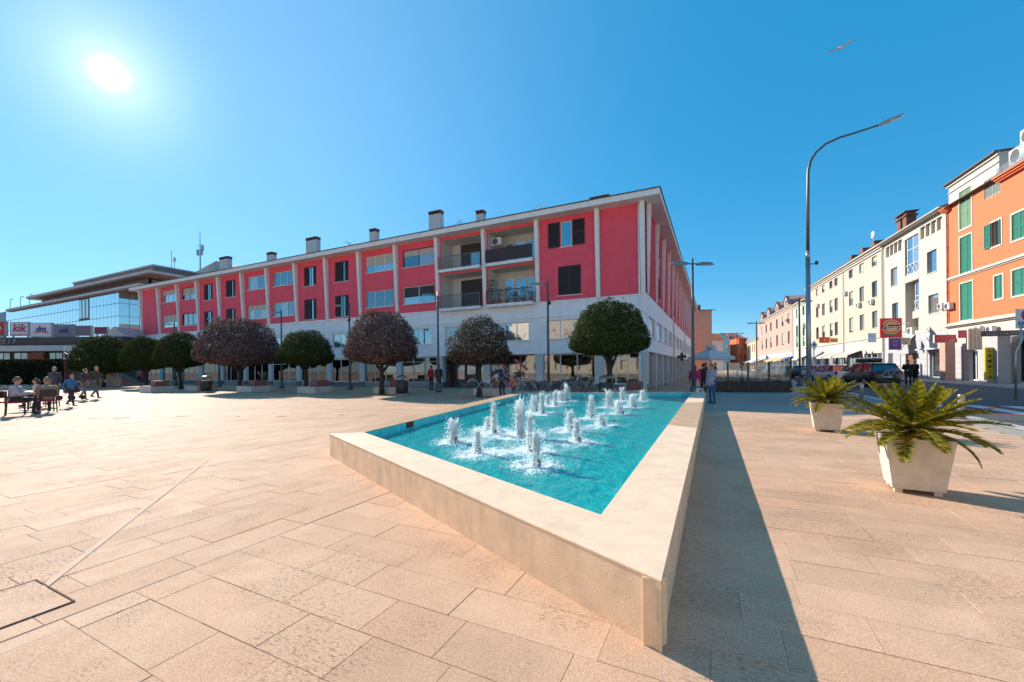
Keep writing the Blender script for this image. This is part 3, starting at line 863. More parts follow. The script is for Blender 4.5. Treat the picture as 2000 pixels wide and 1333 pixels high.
def antenna(par, x, y, z, h=1.6, rz=0.0):
    mb = MB(); mb.tube([(x, y, z), (x, y, z + h)], .018, 6)
    c, s = math.cos(rz), math.sin(rz); zz = z + h - .1
    mb.bar((x - c * .7, y - s * .7, zz), (x + c * .7, y + s * .7, zz), .02)
    for k in range(8):
        t = -.65 + k * .18; l = .18 + .03 * k
        mb.bar((x + c * t + s * l, y + s * t - c * l, zz), (x + c * t - s * l, y + s * t + c * l, zz), .010)
    return mb.build('antenna', M_pole, par)
def goods(par, x0, x1, y, z0, z1, rg, n=14):
    """display behind a shop window: shelves and assorted boxes"""
    mats_ = [mat('goods_%d' % k, c, .6) for k, c in enumerate([(.5, .08, .06), (.62, .5, .36), (.1, .22, .12), (.6, .6, .58), (.12, .14, .3), (.55, .32, .1), (.08, .07, .07)])]
    mb = MB()
    for zz in (z0 + .5, z0 + 1.05, z0 + 1.6):
        mb.box(x0 + .1, x1 - .1, y, y + .35, zz - .02, zz, 3)
        x = x0 + .15
        while x < x1 - .3:
            w = rg.uniform(.06, .3); h = rg.uniform(.12, .42)
            if rg.random() < .8: mb.box(x, x + w, y + rg.uniform(.02, .1), y + .3, zz + .001, zz + h, rg.randrange(7))
            x += w + rg.uniform(.01, .15)
    return mb.build('shop_display', mats_, par)

# ================================================================== RED BUILDING
M_redw = mat('raspberry_plaster', (.90, .095, .14), .8, .07, 1.1, .15, 90, stain=.18)
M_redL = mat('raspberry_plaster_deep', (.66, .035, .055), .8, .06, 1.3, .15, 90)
M_band2 = mat('pale_grey_plaster', (.88, .86, .88), .75, .06, 1.4, .12, 90, stain=.14)
M_fin = mat('concrete_fin_paint', (.82, .79, .77), .7, .07, 3, .1, 80, stain=.2)
M_roofe = mat('roof_edge', (.10, .085, .08), .7, .1, 5)
M_plinth = mat('plinth_grey', (.16, .15, .155), .7, .15, 4)
M_soff = mat('soffit', (.60, .60, .60), .8, .05, 3)
M_shopf = mat('aluminium_shopfront', (.52, .52, .53), .4, .05, 8, metal=.4)
M_int = mat('shop_interior', (.34, .30, .26), .9, .1, 2)
C0 = pd(1265, 764, 25.5); C0.z = 0
LF = 61.7                                         # length of long facade
red_o = C0 + D1 * LF
red = thing('apartment_block', 'long raspberry red apartment block with white fins above shops facing plaza', 'building', red_o, math.atan2(-D1.y, -D1.x))
ZS, ZB, ZE, ZT = 2.45, 6.05, 11.62, 12.05         # soffit of shops, foot of the red storeys, eaves, roof edge
FT = [.2, 3.0, 7.2, 11.4, 15.6, 19.75, 23.85, 27.95, 32.1, 36.3, 40.4, 44.55, 48.7, 52.8, 57.1, 61.4]
FX = [LF - t for t in FT]                         # in local x (left end = 0)
KIND = ['blank', 'shut', 'loggia', 'loggia', 'wide', 'wide', 'tall', 'tall', 'wide', 'wide', 'tall', 'tall', 'wide', 'wide', 'blank']
Z1a, Z2a = 6.25, 9.05
rg = random.Random(21)
for i in range(15):
    x1, x0 = FX[i] - .15, FX[i + 1] + .15
    k = KIND[i]; mb = MB(); ops = []
    if k == 'wide':
        ops = [(x0 + .45, x1 - .25, 9.75, 11.15), (x0 + .45, x1 - .25, 6.75, 8.15)]
    elif k == 'tall':
        c = (x0 + x1) / 2 - .25; ops = [(c - .85, c + .85, 9.35, 11.15), (c - .85, c + .85, 6.2, 8.1)]
    elif k == 'shut':
        ops = [(x0 + 1.5, x0 + 2.3, 9.6, 11.3), (x0 + 1.3, x1 - 1.0, 6.35, 8.3)]
    elif k == 'loggia':
        ops = [(x0 + .12, x1 - .12, 9.1, 11.42), (x0 + .12, x1 - .12, 6.12, 8.72)]
    wall(mb, x0, x1, ZB, ZE + .1, ops, 0, .16 if k != 'loggia' else 1.5, 0, 0 if k != 'loggia' else 1)
    mb.build('wall', [M_redw, mat('loggia_white', (.62, .60, .56), .8, .06, 2)], red)
    if k == 'wide':
        for o in ops:
            window(red, o[0], o[1], o[2], o[3], .09, rg.choice((2, 3, 3)), fm=rg.choice((M_frame, M_shut, M_frame)), gm=rg.choice((M_glass, M_glassb)), blind=rg.choice((0, 0, .35, .6)), bm=rg.choice((M_shut, None)))
    elif k == 'tall':
        for o in ops:
            w = window(red, o[0], o[1], o[2], o[3], .10, 2, fm=M_shut, gm=M_glassb if rg.random() < .6 else M_glass)
            q = MB(); a = o[0] + .1; b = o[0] + (o[1] - o[0]) * rg.choice((.3, .5)); shutter(q, a, b, o[2] + .06, o[3] - .06, .04); shutter(q, o[1] - .45, o[1] - .1, o[2] + .06, o[3] - .06, .04)
            q.build('shutter', M_shut, w)
    elif k == 'shut':
        o = ops[0]; w = window(red, *o[:4], .08, 1, gm=M_glassb)
        q = MB(); shutter(q, o[0] - .88, o[0] - .04, o[2], o[3], -.06); q.build('shutter', M_shut, w)
        q = MB(); shutter(q, o[1] + .04, o[1] + .88, o[2], o[3], -.06); q.build('shutter', M_shut, w)
        o = ops[1]; w = window(red, *o[:4], .12, 2, fm=M_shut)
        xm = (o[0] + o[1]) / 2
        for a, b in ((o[0] + .01, xm - .01), (xm + .01, o[1] - .01)):
            q = MB(); shutter(q, a, b, o[2] + .01, o[3] - .01, .03); q.build('shutter', M_shut, w)
    elif k == 'loggia':
        for lv, o in enumerate(ops):
            mb = MB(); mb.face([(o[0], 1.5, o[2]), (o[1], 1.5, o[2]), (o[1], 1.5, o[3]), (o[0], 1.5, o[3])]); mb.build('loggia_back', mat('loggia_white', (.62, .60, .56)), red)
            if i == 2:
                for a, b in ((o[0] + .7, o[0] + 1.4), (o[0] + 1.6, o[0] + 2.4), (o[0] + 2.5, o[1] - .35)): window(red, a, b, o[2] + .05, o[3] - .55, 1.42, 1, gm=M_glassb, sill=False, name='balcony_door')
            elif lv == 0:
                mb = MB(); mb.box(o[0] + .9, o[1] - .02, 1.40, 1.48, o[2] + .02, o[3] - .1); mb.build('roller_shutter', M_shut, red)
                window(red, o[0] + 1.9, o[0] + 2.7, o[2] + .05, o[3] - .9, 1.33, 1, gm=M_glassb, sill=False, name='balcony_door'); window(red, o[0] + 2.85, o[0] + 3.5, o[2] + .05, o[3] - .9, 1.33, 1, gm=M_glassb, sill=False, name='balcony_door')
            else:
                mb = MB()
                for q in range(30): mb.box(o[0] + .9, o[1] - .02, 1.40 + .01 * (q % 2), 1.48, o[2] + .02 + q * .078, o[2] + .095 + q * .078)
                mb.build('roller_shutter', M_shut, red)
            mb = MB(); mb.box(o[0], o[1], -.42, 0.0, o[2] - .24, o[2] - .03); bal = mb.build('balcony_slab', M_fin, red)
            mb = MB(); rail = .95
            mb.box(o[0], o[1], -.41, -.36, o[2] + rail - .05, o[2] + rail).box(o[0], o[1], -.40, -.37, o[2] + .06, o[2] + .09)
            for q in range(int((o[1] - o[0]) / .13) + 1): mb.box(o[0] + q * .13, o[0] + q * .13 + .018, -.395, -.375, o[2] + .09, o[2] + rail - .05)
            for xx in (o[0], o[1] - .04): mb.box(xx, xx + .04, -.41, -.36, o[2] - .03, o[2] + rail)
            mb.build('railing', M_dark if i == 2 else mat('rail_grey', (.14, .15, .17), .5), red)
            if i == 2 and lv == 0:
                mb = MB(); n = 40
                for q in range(n):
                    xa, xb = o[0] + .03 + (o[1] - o[0] - .06) * q / n, o[0] + .03 + (o[1] - o[0] - .06) * (q + 1) / n
                    ya, yb = -.43 - .012 * math.sin(q * 1.3), -.43 - .012 * math.sin((q + 1) * 1.3)
                    mb.face([(xa, ya, o[2] + .02), (xb, yb, o[2] + .02), (xb, yb, o[2] + .9), (xa, ya, o[2] + .9)])
                mb.build('rail_screen', mat('reed_screen', (.06, .045, .05), .9, .2, 20), red)
                ac_unit(red, o[0] + .5, o[3] - .9, .3)
            if i == 2 and lv == 1:
                for q in range(6):
                    px = o[0] + .35 + q * .62; mb = MB(); mb.lathe([(.11, o[2]), (.16, o[2] + .3), (.175, o[2] + .3), (.15, o[2] + .27)], (px, -.15), 12)
                    pot = mb.build('flower_pot', mat('terracotta', (.42, .13, .07), .8, .1, 8), red)
                    mb = MB(); hgt = 1.5 if q == 0 else rg.uniform(.35, 1.0)
                    for _ in range(170 if q == 0 else 90):
                        th = rg.uniform(0, 2 * PI); rr = rg.uniform(.02, .42 if q == 0 else .28); zz = o[2] + .32 + hgt * rg.random() ** .7
                        c = Vector((px + rr * math.cos(th), -.15 + rr * math.sin(th) * .6, zz)); e = Vector((rg.gauss(0, 1), rg.gauss(0, 1), rg.gauss(0, .6))).normalized() * .09; f = e.cross(Vector((rg.random(), rg.random(), 1))).normalized() * .022
                        mb.face([c - e, c + f, c + e, c - f])
                    mb.build('pot_plant', leaf_mat('pot_leaf', (.03, .05, .02), (.07, .09, .03), (.16, .13, .05)), pot)
    # middle storey: pale band with strip windows
    if True:
        mb = MB(); x1, x0 = FX[i], FX[i + 1]
        if i == 0: x1 = LF
        if i == 14: x0 = 0
        ops = [(x0 + .55, x1 - .75, 3.42, 4.72)] if i not in (0, 14) else [(x0 + .5, x1 - .7, 3.42, 4.72)] if i == 14 else []
        wall(mb, x0 + .001, x1 - .001, ZS, ZB - .02, ops, .02, .16)
        mb.build('wall', M_band2, red)
        for o in ops:
            window(red, o[0], o[1], o[2], o[3], .11, 3 if i in (2, 1) else rg.choice((2, 3)), gm=rg.choice((M_glass, M_glassb)), blind=rg.choice((0, 0, 0, .4)) if i > 3 else 0)
# string course and lower edge of the band
mb = MB(); mb.box(0, LF, -.05, .018, ZB - .10, ZB - .022); mb.box(0, LF, -.04, .018, 4.95, 5.0); mb.build('string_course', M_band2, red)
# fins: splayed, deep at the eaves and thin at the foot
fin_me = MB().prism([(.0, ZB - .02), (-.10, ZB - .02), (-.40, ZE), (.0, ZE)], 'x', -.135, .135).mesh('fin', M_fin)
for x in FX: inst(fin_me, 'fin', red, (x, 0, 0))
# roof
RL = 58.0
mb = MB(); mb.box(-.8, LF + .9, -.92, RL + .8, ZE + .02, ZT - .06, 0); mb.box(-.86, LF + .96, -.98, RL + .86, ZT - .055, ZT, 1); roof = mb.build('roof', [M_fin, M_roofe], red)
# chimneys (column, top row, width px, set back)
CH = [(1170, 383, 38, 5.0), (936, 411, 16, 3.5), (848, 412, 28, 3.0), (727, 447, 16, 3.0), (607, 464, 30, 3.0), (526, 493, 17, 3.0), (436, 502, 28, 3.0), (632, 492, 10, 4.0)]
M_chim = mat('chimney_render', (.58, .56, .55), .85, .1, 3, .2, 60, stain=.3)
M_brick = mat('chimney_brick', (.20, .085, .06), .9, .2, 8, .2, 40)
for (u, vt, w, sb) in CH:
    P = C0 + D2 * sb; t = atu(P, D1, u, vt); p = P + D1 * t; zt = pd(u, vt, p.y).z; ww = w * p.y / FPX * .98
    x = LF - t; d = .55
    mb = MB(); mb.box(x - ww / 2, x + ww / 2, sb, sb + d, ZT, zt - .30); ch = mb.build('chimney', M_chim, roof, bevel=.01)
    mb = MB(); n = max(2, round(ww / .28)); 
    for q in range(n + 1):
        xx = x - ww / 2 + (ww - .08) * q / n; mb.box(xx, xx + .08, sb, sb + d, zt - .299, zt - .07)
    mb.box(x - ww / 2 - .04, x + ww / 2 + .04, sb - .04, sb + d + .04, zt - .069, zt); mb.build('chimney_cap', M_brick, roof)
for u in (682, 898, 1056): 
    P = C0 + D2 * 4; t = atu(P, D1, u, 430); antenna(red, LF - t, 4, ZT, 2.3, rg.uniform(0, 3))
# ground-floor shops: piers, glazing, dim rooms behind
mb = MB(); mb.box(.2, LF - .2, 3.2, 3.3, 0, ZS); mb.box(.2, LF - .2, .3, 3.2, ZS + .02, ZS + .06); mb.build('shop_back_wall', M_int, red)
mb = MB(); mb.face([(0, .03, ZS), (LF, .03, ZS), (LF, .9, ZS), (0, .9, ZS)]); mb.build('soffit', M_soff, red)
for i in range(15):
    x1, x0 = FX[i], FX[i + 1]
    mb = MB(); mb.box(x1 - .28, x1 + .28 if i else LF - .001, .04, .5, .0, ZS - .002, 0); mb.box(x1 - .29, x1 + .29 if i else LF + .01, .03, .51, .002, .42, 1); mb.build('pier', [mat('pier_paint', (.58, .57, .57), .75, .06, 3, stain=.2), M_plinth], red)
    a, b = x0 + .28, x1 - .28
    if i == 3:     # entrance with dark doors
        q = MB(); q.box(a, b, 1.2, 1.25, 0, ZS); q.build('entrance_wall', mat('entrance_dark', (.05, .035, .05), .6), red)
        for dx in (.5, 1.5, 2.5):
            window(red, a + dx, a + dx + .9, .05, 2.2, 1.1, 1, fm=mat('door_frame_brown', (.12, .07, .06), .5), sill=False, name='door')
        continue
    q = MB(); q.box(a, b, .12, .3, 0, .38); q.build('stall_riser', mat('riser_stone', (.30, .27, .25), .8, .12, 4) if i % 3 else M_plinth, red)
    n = 3; fmm = rg.choice((M_shopf, M_shopf, M_frame)) if i != 2 else mat('red_frame', (.35, .03, .05), .5)
    window(red, a, b, .385, ZS - .02, .16, n, fm=fmm, gm=M_clear, fw=.07, sill=False, name='shop_window', transom=None if i % 4 else .82)
    goods(red, a, b, 1.0 + rg.random(), .2, ZS, rg)
    if i in (0, 1):
        q = MB()
        for _ in range(420):
            c = Vector((rg.uniform(a + .3, b - .3), rg.uniform(.5, .9), rg.uniform(.4, 1.9))); e = Vector((rg.gauss(0, 1), rg.gauss(0, .5), rg.gauss(0, 1))).normalized() * .13; f = e.cross(Vector((0, 1, .3))).normalized() * .05
            q.face([c - e, c + f, c + e, c - f])
        q.build('window_plants', leaf_mat('shop_plant', (.05, .10, .02), (.16, .24, .04), (.35, .33, .08)), red)
    if i == 2:
        for dx in (.55, 2.0):
            q = MB(); q.bar((a + dx, .14, 2.1), (a + dx + .95, .14, 1.35), .02, .17); q.build('sale_banner', mat('banner_pink', (.62, .09, .14), .5), red)
    if i == 4:
        q = MB(); q.box(a + .3, a + .9, .10, .12, 3.5, 4.1); 
# blank left end and rear
mb = MB(); mb.face([(0, 0, 0), (0, 0, ZE), (0, 12, ZE), (0, 12, 0)]); mb.face([(0, RL, 0), (LF, RL, 0), (LF, RL, ZE), (0, RL, ZE)])
mb.build('wall', M_redw, red)
downpipe(red, LF - .42, .0, 11.5, -.12, M_frame, .06)
# short side on the street
side = bpy.data.objects.new('street_side', None); COL.objects.link(side); side.parent = red
side.location = (LF, 0, 0); side.rotation_euler.z = PI / 2
SF = [.35 + 4.15 * k for k in range(15)]
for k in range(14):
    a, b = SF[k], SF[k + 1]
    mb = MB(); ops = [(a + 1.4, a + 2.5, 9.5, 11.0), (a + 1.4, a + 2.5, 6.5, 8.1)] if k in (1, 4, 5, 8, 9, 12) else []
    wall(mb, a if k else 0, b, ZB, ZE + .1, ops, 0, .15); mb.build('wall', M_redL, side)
    for o in ops: window(side, *o, .1, 2, fm=M_shut)
    mb = MB(); ops = [(a + .5, b - .6, 3.42, 4.72)]
    wall(mb, (a if k else .0), b, ZS, ZB - .02, ops, .01, .16); mb.build('wall', M_band2, side)
    window(side, *ops[0], .1, 4, gm=rg.choice((M_glass, M_glassb)))
    mb = MB(); mb.box(a - .2 if k else 0.001, a + .2, .03, .5, 0, ZS - .003); mb.build('pier', mat('pier_paint', (.58, .57, .57)), side)
    window(side, a + .2, b - .2, .1, ZS - .02, .25, 3, fm=M_shopf, gm=M_glass, fw=.07, sill=False, name='shop_window')
fin_s = MB().prism([(.0, ZB - .02), (-.08, ZB - .02), (-.26, ZE), (.0, ZE)], 'x', -.13, .13).mesh('fin', M_fin)
for k in range(15): inst(fin_s, 'fin', side, (SF[k], 0, 0))
for k in (4, 8, 12): downpipe(side, SF[k] + .5, 0, 6, -.08, M_steel, .05)
# pharmacy cross sticking out over the pavement
pc = C0 + D2 * 22.0 + Vector((.78, -.38, 0)) * .55
cs = thing('pharmacy_sign', 'dark green cross sign sticking out from the red block on the street side', 'sign', (pc.x, pc.y, 2.55), math.atan2(-D1.y, -D1.x))
mb = MB(); mb.box(-.14, .14, -.07, .07, -.45, .45).box(-.45, -.141, -.07, .07, -.14, .14).box(.141, .45, -.07, .07, -.14, .14); mb.build('cross', mat('cross_green', (.012, .04, .03), .5), cs)
mb = MB(); mb.box(-.9, -.451, -.02, .02, -.03, .03); mb.build('bracket', M_dark, cs)

# ================================================================== RIGHT-HAND HOUSES
PO = pd(1853, 745, 36.8); PO.z = 0
RZ3 = math.atan2(-D3.y, -D3.x)
def house(name, label, s_far):
    p = PO + D3 * s_far
    h = thing(name, label, 'building', (p.x, p.y, 0), RZ3)
    def fx(u): return s_far - atu(PO, D3, u)
    def fz(u, v):
        t = atu(PO, D3, u, v); return pd(u, v, (PO + D3 * t).y).z
    return h, fx, fz
def rect(fx, fz, u0, u1, v0, v1):
    a, b = fx(u0), fx(u1); um = (u0 + u1) / 2
    return (a, b, fz(um, v1), fz(um, v0))
def tiles_roof(par, x0, x1, y0, y1, z0, z1, m, ridge=True):
    """pitched roof front slope made of rows of tiles"""
    mb = MB(); n = 14
    for k in range(n):
        a, b = k / n, (k + 1) / n
        ya, yb = y0 + (y1 - y0) * a, y0 + (y1 - y0) * b + .05; za, zb = z0 + (z1 - z0) * a, z0 + (z1 - z0) * b
        mb.face([(x0, ya, za + .05), (x1, ya, za + .05), (x1, yb, zb + .02), (x0, yb, zb + .02)]); mb.face([(x0, ya, za - .01), (x1, ya, za - .01), (x1, ya, za + .05), (x0, ya, za + .05)])
    mb.face([(x0, y1, z1 + .02), (x1, y1, z1 + .02), (x1, 2 * y1 - y0, z0), (x0, 2 * y1 - y0, z0)])
    for x in (x0, x1): mb.face([(x, y0, z0), (x, y1, z1), (x, 2 * y1 - y0, z0)])
    return mb.build('roof', m, par)
M_terr = mat('roof_tile_brown', (.20, .085, .065), .85, .22, 2.5, .2, 20)
M_terr2 = mat('roof_tile_red', (.36, .075, .07), .85, .2, 2.5, .2, 20)
M_orange = mat('orange_plaster', (.66, .165, .06), .8, .05, 1.2, .12, 90, stain=.10)
M_cream = mat('cream_plaster', (.52, .465, .40), .8, .05, 1.2, .12, 90, stain=.12)
M_peach = mat('peach_plaster', (.58, .445, .345), .8, .05, 1.2, .12, 90, stain=.12)
M_trim = mat('cream_trim', (.56, .50, .43), .7, .05, 3)
M_green = mat('green_shutter', (.01, .20, .13), .55, .1, 8)
M_greenp = mat('pale_green_shutter', (.20, .34, .20), .6, .1, 8)
M_base = mat('grey_cladding', (.44, .43, .44), .7, .08, 2, .1, 80, stain=.15)
M_red2 = mat('cornice_red', (.45, .14, .07), .7, .1, 3)
def clad(par, x0, x1, z0, z1, ops, y=.0, pw=1.0, ph=.5):
    """stone cladding as separate panels with open joints"""
    mb = MB()
    z = z0
    while z < z1 - .05:
        zt = min(z + ph, z1); x = x0
        while x < x1 - .05:
            xt = min(x + pw, x1); c = ((x + xt) / 2, (z + zt) / 2)
            if not any(o[0] - pw * .3 < c[0] < o[1] + pw * .3 and o[2] < c[1] < o[3] for o in ops): mb.box(x + .006, xt - .006, y - .03, y + .01, z + .006, zt - .006)
            x = xt
        z = zt
    mb.box(x0, x1, y + .012, y + .1, z0, z0 + .01)
    return stuff(mb.build('cladding_panels', M_base, par))

# ---- orange house
org, fx, fz = house('orange_house', 'bright orange house with green shutters and cream trim at right edge', 0.0)
XE = 13.0
z_e, z_c1, z_c0 = 15.25, fz(1920, 527), fz(1853, 639)
W = [rect(fx, fz, 1877, 1900, 368, 444), rect(fx, fz, 1877, 1900, 460, 533), rect(fx, fz, 1877, 1901, 552, 625), rect(fx, fz, 1939, 1958, 431, 479), rect(fx, fz, 1944, 1960, 538, 583),
     rect(fx, fz, 1979, 2006, 414, 466), rect(fx, fz, 1979, 2008, 525, 576), rect(fx, fz, 1925, 1957, 344, 382)]
mb = MB(); ops = [w for w in W[1:7]]
wall(mb, 0, XE, z_c0, z_e, ops + [(W[0][0], W[0][1], W[0][2], z_e - .001), (W[7][0], W[7][1], W[7][2], z_e - .001)] if W[0][3] > z_e else ops, 0, .18, 0)
mb.face([(0, 0, z_c0), (0, 0, z_e), (0, 10, z_e), (0, 10, z_c0)]); mb.build('wall', M_orange, org)
xd0, xd1 = fx(1856), fx(1955); z_d = 17.2
mb = MB(); wall(mb, xd0, xd1, z_e + .002, z_d, [(W[0][0], W[0][1], z_e + .003, W[0][3]), (W[7][0], W[7][1], z_e + .003, W[7][3])], -.01, .18)
mb.face([(xd1, -.01, z_e), (xd1, -.01, z_d), (xd1, 6, z_d), (xd1, 6, z_e)]); mb.face([(xd0, -.01, z_e), (xd0, -.01, z_d), (xd0, 6, z_d), (xd0, 6, z_e)]); mb.build('attic_wall', M_trim, org)
mb = MB(); mb.box(xd0 - .2, xd1 + .15, -.35, 6, z_d, z_d + .12, 0); mb.box(xd0 - .1, xd1 + .1, -.15, .0, z_d - .2, z_d - .001, 1); mb.box(xd0, xd1, -.1, -.012, z_d - .75, z_d - .68, 1); mb.build('attic_roof', [M_roofe, M_trim], org)
mb = MB()
mb2 = MB()
for z, d, h in ((z_e - .35, .22, .12), (z_e - .23, .34, .13), (z_e - .10, .46, .11)):
    mb.box(xd1 + .02, XE, -d, .0, z, z + h); mb2.box(-.25, xd0 + .25, -d, -.0, z, z + h)
mb.build('cornice', M_orange, org); mb2.build('cornice', M_orange, org)
mb = MB()
for z, d, h in ((z_c1 - .1, .08, .09), (z_c1, .18, .07), (z_c1 + .08, .10, .12)): mb.box(-.1, XE, -d, -.003, z, z + h, 0)
mb.build('cornice', M_trim, org); mb = MB()
for z, d, h in ((z_c0 - .1, .14, .1), (z_c0 + .003, .30, .10), (z_c0 + .12, .12, .16)): mb.box(-.15, XE, -d, -.003, z, z + h, 0)
mb.build('cornice', M_trim, org)
mb = MB(); mb.box(0, XE, -.4, 8, z_e + .02, z_e + .06); mb.build('roof', M_terr, org)
for k, w in enumerate(W):
    a, b, c, d = w
    q = MB(); t = .13
    if k != 7:
        q.box(a - t, a - .001, -.035, .02, c - t, d + t).box(b + .001, b + t, -.035, .02, c - t, d + t).box(a - .001, b + .001, -.035, .02, d + .001, d + t).box(a - .001, b + .001, -.05, .02, c - t, c - .001)
        q.build('window_surround', M_trim, org)
    wn_ = window(org, a, b, c, d, .13, 2, fm=M_frame if k == 3 else M_green, gm=M_glass, sill=False)
    q = MB(); xm = (a + b) / 2
    if k == 3:
        T = Matrix.Translation((a - .02, -.05, 0)); q2 = MB(); shutter(q2, a - .72, a - .03, c, d, -.09); q2.build('shutter', M_green, wn_)
        q3 = MB(); q3.box(b - .1, b - .02, -.1, .1, c, d); q3.build('shutter', M_green, wn_)
    else:
        mm = M_greenp if k == 0 else (mat('grey_shutter', (.24, .27, .25), .6) if k == 7 else M_green)
        for x0, x1 in ((a + .005, xm - .005), (xm + .005, b - .005)):
            q = MB(); shutter(q, x0, x1, c + .01, d - .01, .03, pitch=.085); q.build('shutter', mm, wn_)
# roof machines and railing right of the attic
for x, z, s in ((xd1 + 1.35, z_e + .55, 1.9), (xd1 + 2.4, z_e + 1.5, 1.8)):
    ac_unit(org, x, z, .2, s)
mb = MB()
for k in range(7): mb.box(xd1 + .3, XE, -.34, -.31, z_e + .12 + k * .07, z_e + .15 + k * .07)
mb.build('roof_railing', M_steel, org)
mb = MB(); mb.box(xd1 + .2, XE, .1, 1.4, z_e + .05, z_e + .5); mb.build('machine_plinth', M_concrete, org)
downpipe(org, .12, z_c0, z_e - .3, -.1, M_red2, .06)
ac_unit(org, fx(1860), fz(1860, 604), -.36, 1.0)
# ground floor of the orange house
gops = [rect(fx, fz, 1892, 1909, 686, 737), rect(fx, fz, 1941, 1961, 678, 745), (fx(1984), XE - .3, .15, 3.2)]
gops = [(a, b, .15, max(d, 2.4)) for a, b, c, d in gops]
mb = MB(); wall(mb, 0, XE, 0, z_c0 - .11, gops, .02, .25); mb.build('wall', M_trim, org)
clad(org, .05, XE, .12, 3.0, gops)
for a, b, c, d in gops: window(org, a, b, c, d, .18, 2, gm=M_clear, sill=False, name='shop_door' if b - a < 2 else 'shop_window', fw=.08)
mb = MB(); mb.box(0.1, XE, 2.5, 2.6, 0, 4.5); mb.build('shop_back_wall', M_int, org)
goods(org, gops[2][0], gops[2][1], 1.2, .2, 2.4, rg)
mb = MB(); a = fx(1880); mb.box(a - .42, a + .42, -1.3, -.65, .12, 3.6); mb.build('pillar', mat('pinkish_pillar', (.52, .30, .24), .8, .08, 2, stain=.2), org, bevel=.02)
mb = MB(); a = fx(1960); mb.box(a + .5, a + 1.7, -1.2, -.5, .12, 3.75); mb.build('pillar', M_base, org, bevel=.02)
for u in (1921, 1945): ac_unit(org, fx(u), fz(u, 650), -.4, .9)

# ---- cream house
crm, fx, fz = house('cream_house', 'cream house with tall white stair window between orange and peach houses', 12.56)
XE = 12.56; z_e = 15.5; zg = 4.6
W = [rect(fx, fz, 1812, 1831, 489, 532), rect(fx, fz, 1814, 1834, 575, 612), rect(fx, fz, 1741, 1754, 523, 558), rect(fx, fz, 1743, 1755, 592, 624)]
xr0, xr1 = fx(1769), fx(1796)
rec = (xr0, xr1, zg + .3, z_e - .9)
strips = []
for u0, u1 in ((1798, 1843), (1731, 1764)):
    a, b = fx(u0), fx(u1); strips.append((a, b, z_e - 1.75, z_e - .55))
mb = MB(); wall(mb, 0, XE, zg, z_e, W + strips + [rec], 0, .25); 
mb.face([(xr0, .9, rec[2]), (xr1, .9, rec[2]), (xr1, .9, rec[3]), (xr0, .9, rec[3])]); 
for x in (xr0, xr1): mb.face([(x, .25, rec[2]), (x, .9, rec[2]), (x, .9, rec[3]), (x, .25, rec[3])])
mb.face([(xr0, .25, rec[2]), (xr1, .25, rec[2]), (xr1, .9, rec[2]), (xr0, .9, rec[2])])
mb.build('wall', M_cream, crm)
for w in W: window(crm, *w, .16, 1, fm=M_frame, gm=M_glassb if w[0] > 4 else M_glass)
c = rect(fx, fz, 1772, 1795, 451, 534); window(crm, xr0 + .25, xr1 - .1, c[2], c[3] - .1, .1, 2, gm=M_glassb, transom=.62, sill=False, name='stair_window', fw=.09)
c2 = rect(fx, fz, 1781, 1795, 546, 606); window(crm, xr0 + .9, xr1 - .1, c2[2], c2[3], .45, 2, gm=M_glassb, transom=.5, sill=False, name='stair_window', fw=.09)
mb = MB(); mb.box(xr0 + .05, xr1 - .02, -.02, .5, c[2] - .75, c[2] - .02); mb.box(xr0 + .7, xr1 - .02, .3, .8, c2[2] - .75, c2[2] - .02); mb.build('stair_parapet', M_cream, crm)
for cc, x0, y in ((c, xr0 + .25, .03), (c2, xr0 + .9, .36)):
    q = MB(); n = 3; x1 = xr1 - .1; w = (x1 - x0) / n
    for k in range(n):
        q.bar((x0 + k * w, y, cc[2] + .05), (x0 + (k + 1) * w, y, cc[2] + 1.0), .03); q.bar((x0 + k * w, y + .001, cc[2] + 1.0), (x0 + (k + 1) * w, y + .001, cc[2] + .05), .03)
    q.box(x0, x1, y - .02, y + .02, cc[2] + 1.0, cc[2] + 1.05); q.build('french_balcony', M_frame, crm)
for a, b, c_, d in strips:
    q = MB(); n = 4; q.face([(a, .25, c_), (b, .25, c_), (b, .25, d), (a, .25, d)]); 
    for k in range(n + 1): q.box(a + (b - a - .12) * k / n, a + (b - a - .12) * k / n + .12, .02, .24, c_ + .01, d - .01)
    q.build('loft_openings', mat('loft_shade', (.52, .46, .38), .8), crm)
tiles_roof(crm, -.1, XE + .1, -.55, 4, z_e + .02, z_e + 1.3, M_terr)
mb = MB(); mb.tube([(-.1, -.56, z_e), (XE + .1, -.56, z_e)], .08, 8); mb.box(-.1, XE + .1, -.5, -.01, z_e - .12, z_e - .01); mb.build('gutter', M_trim, crm)
downpipe(crm, .1, .1, z_e - .1, -.1, M_trim, .06)
for u, v in ((1827, 392), ): 
    x = fx(u); mb = MB(); mb.box(x - .8, x + .6, 2.4, 3.4, z_e + .5, z_e + 1.7); mb.box(x - .95, x + .75, 2.25, 3.55, z_e + 1.7, z_e + 1.85); mb.box(x - .7, x + .5, 2.5, 3.3, z_e + 1.85, z_e + 2.2); mb.box(x - 1.0, x + .8, 2.2, 3.6, z_e + 2.2, z_e + 2.28); mb.build('chimney', M_brick, crm)
gops = [(fx(1815), fx(1846), .2, 2.75), (fx(1768), fx(1790), .2, 2.6)]
mb = MB(); wall(mb, 0, XE, 0, zg, gops, .02, .3); mb.build('wall', M_base, crm)
clad(crm, 0.02, XE, .12, zg - .4, gops, ph=.62, pw=1.3)
window(crm, *gops[0], .2, 2, gm=M_glass, sill=False, name='shop_door', fw=.12); 
mb = MB(); mb.box(gops[1][0], gops[1][1], .2, .25, .2, 2.6); mb.build('wooden_door', mat('brown_door', (.22, .09, .05), .6, .15, 5), crm)
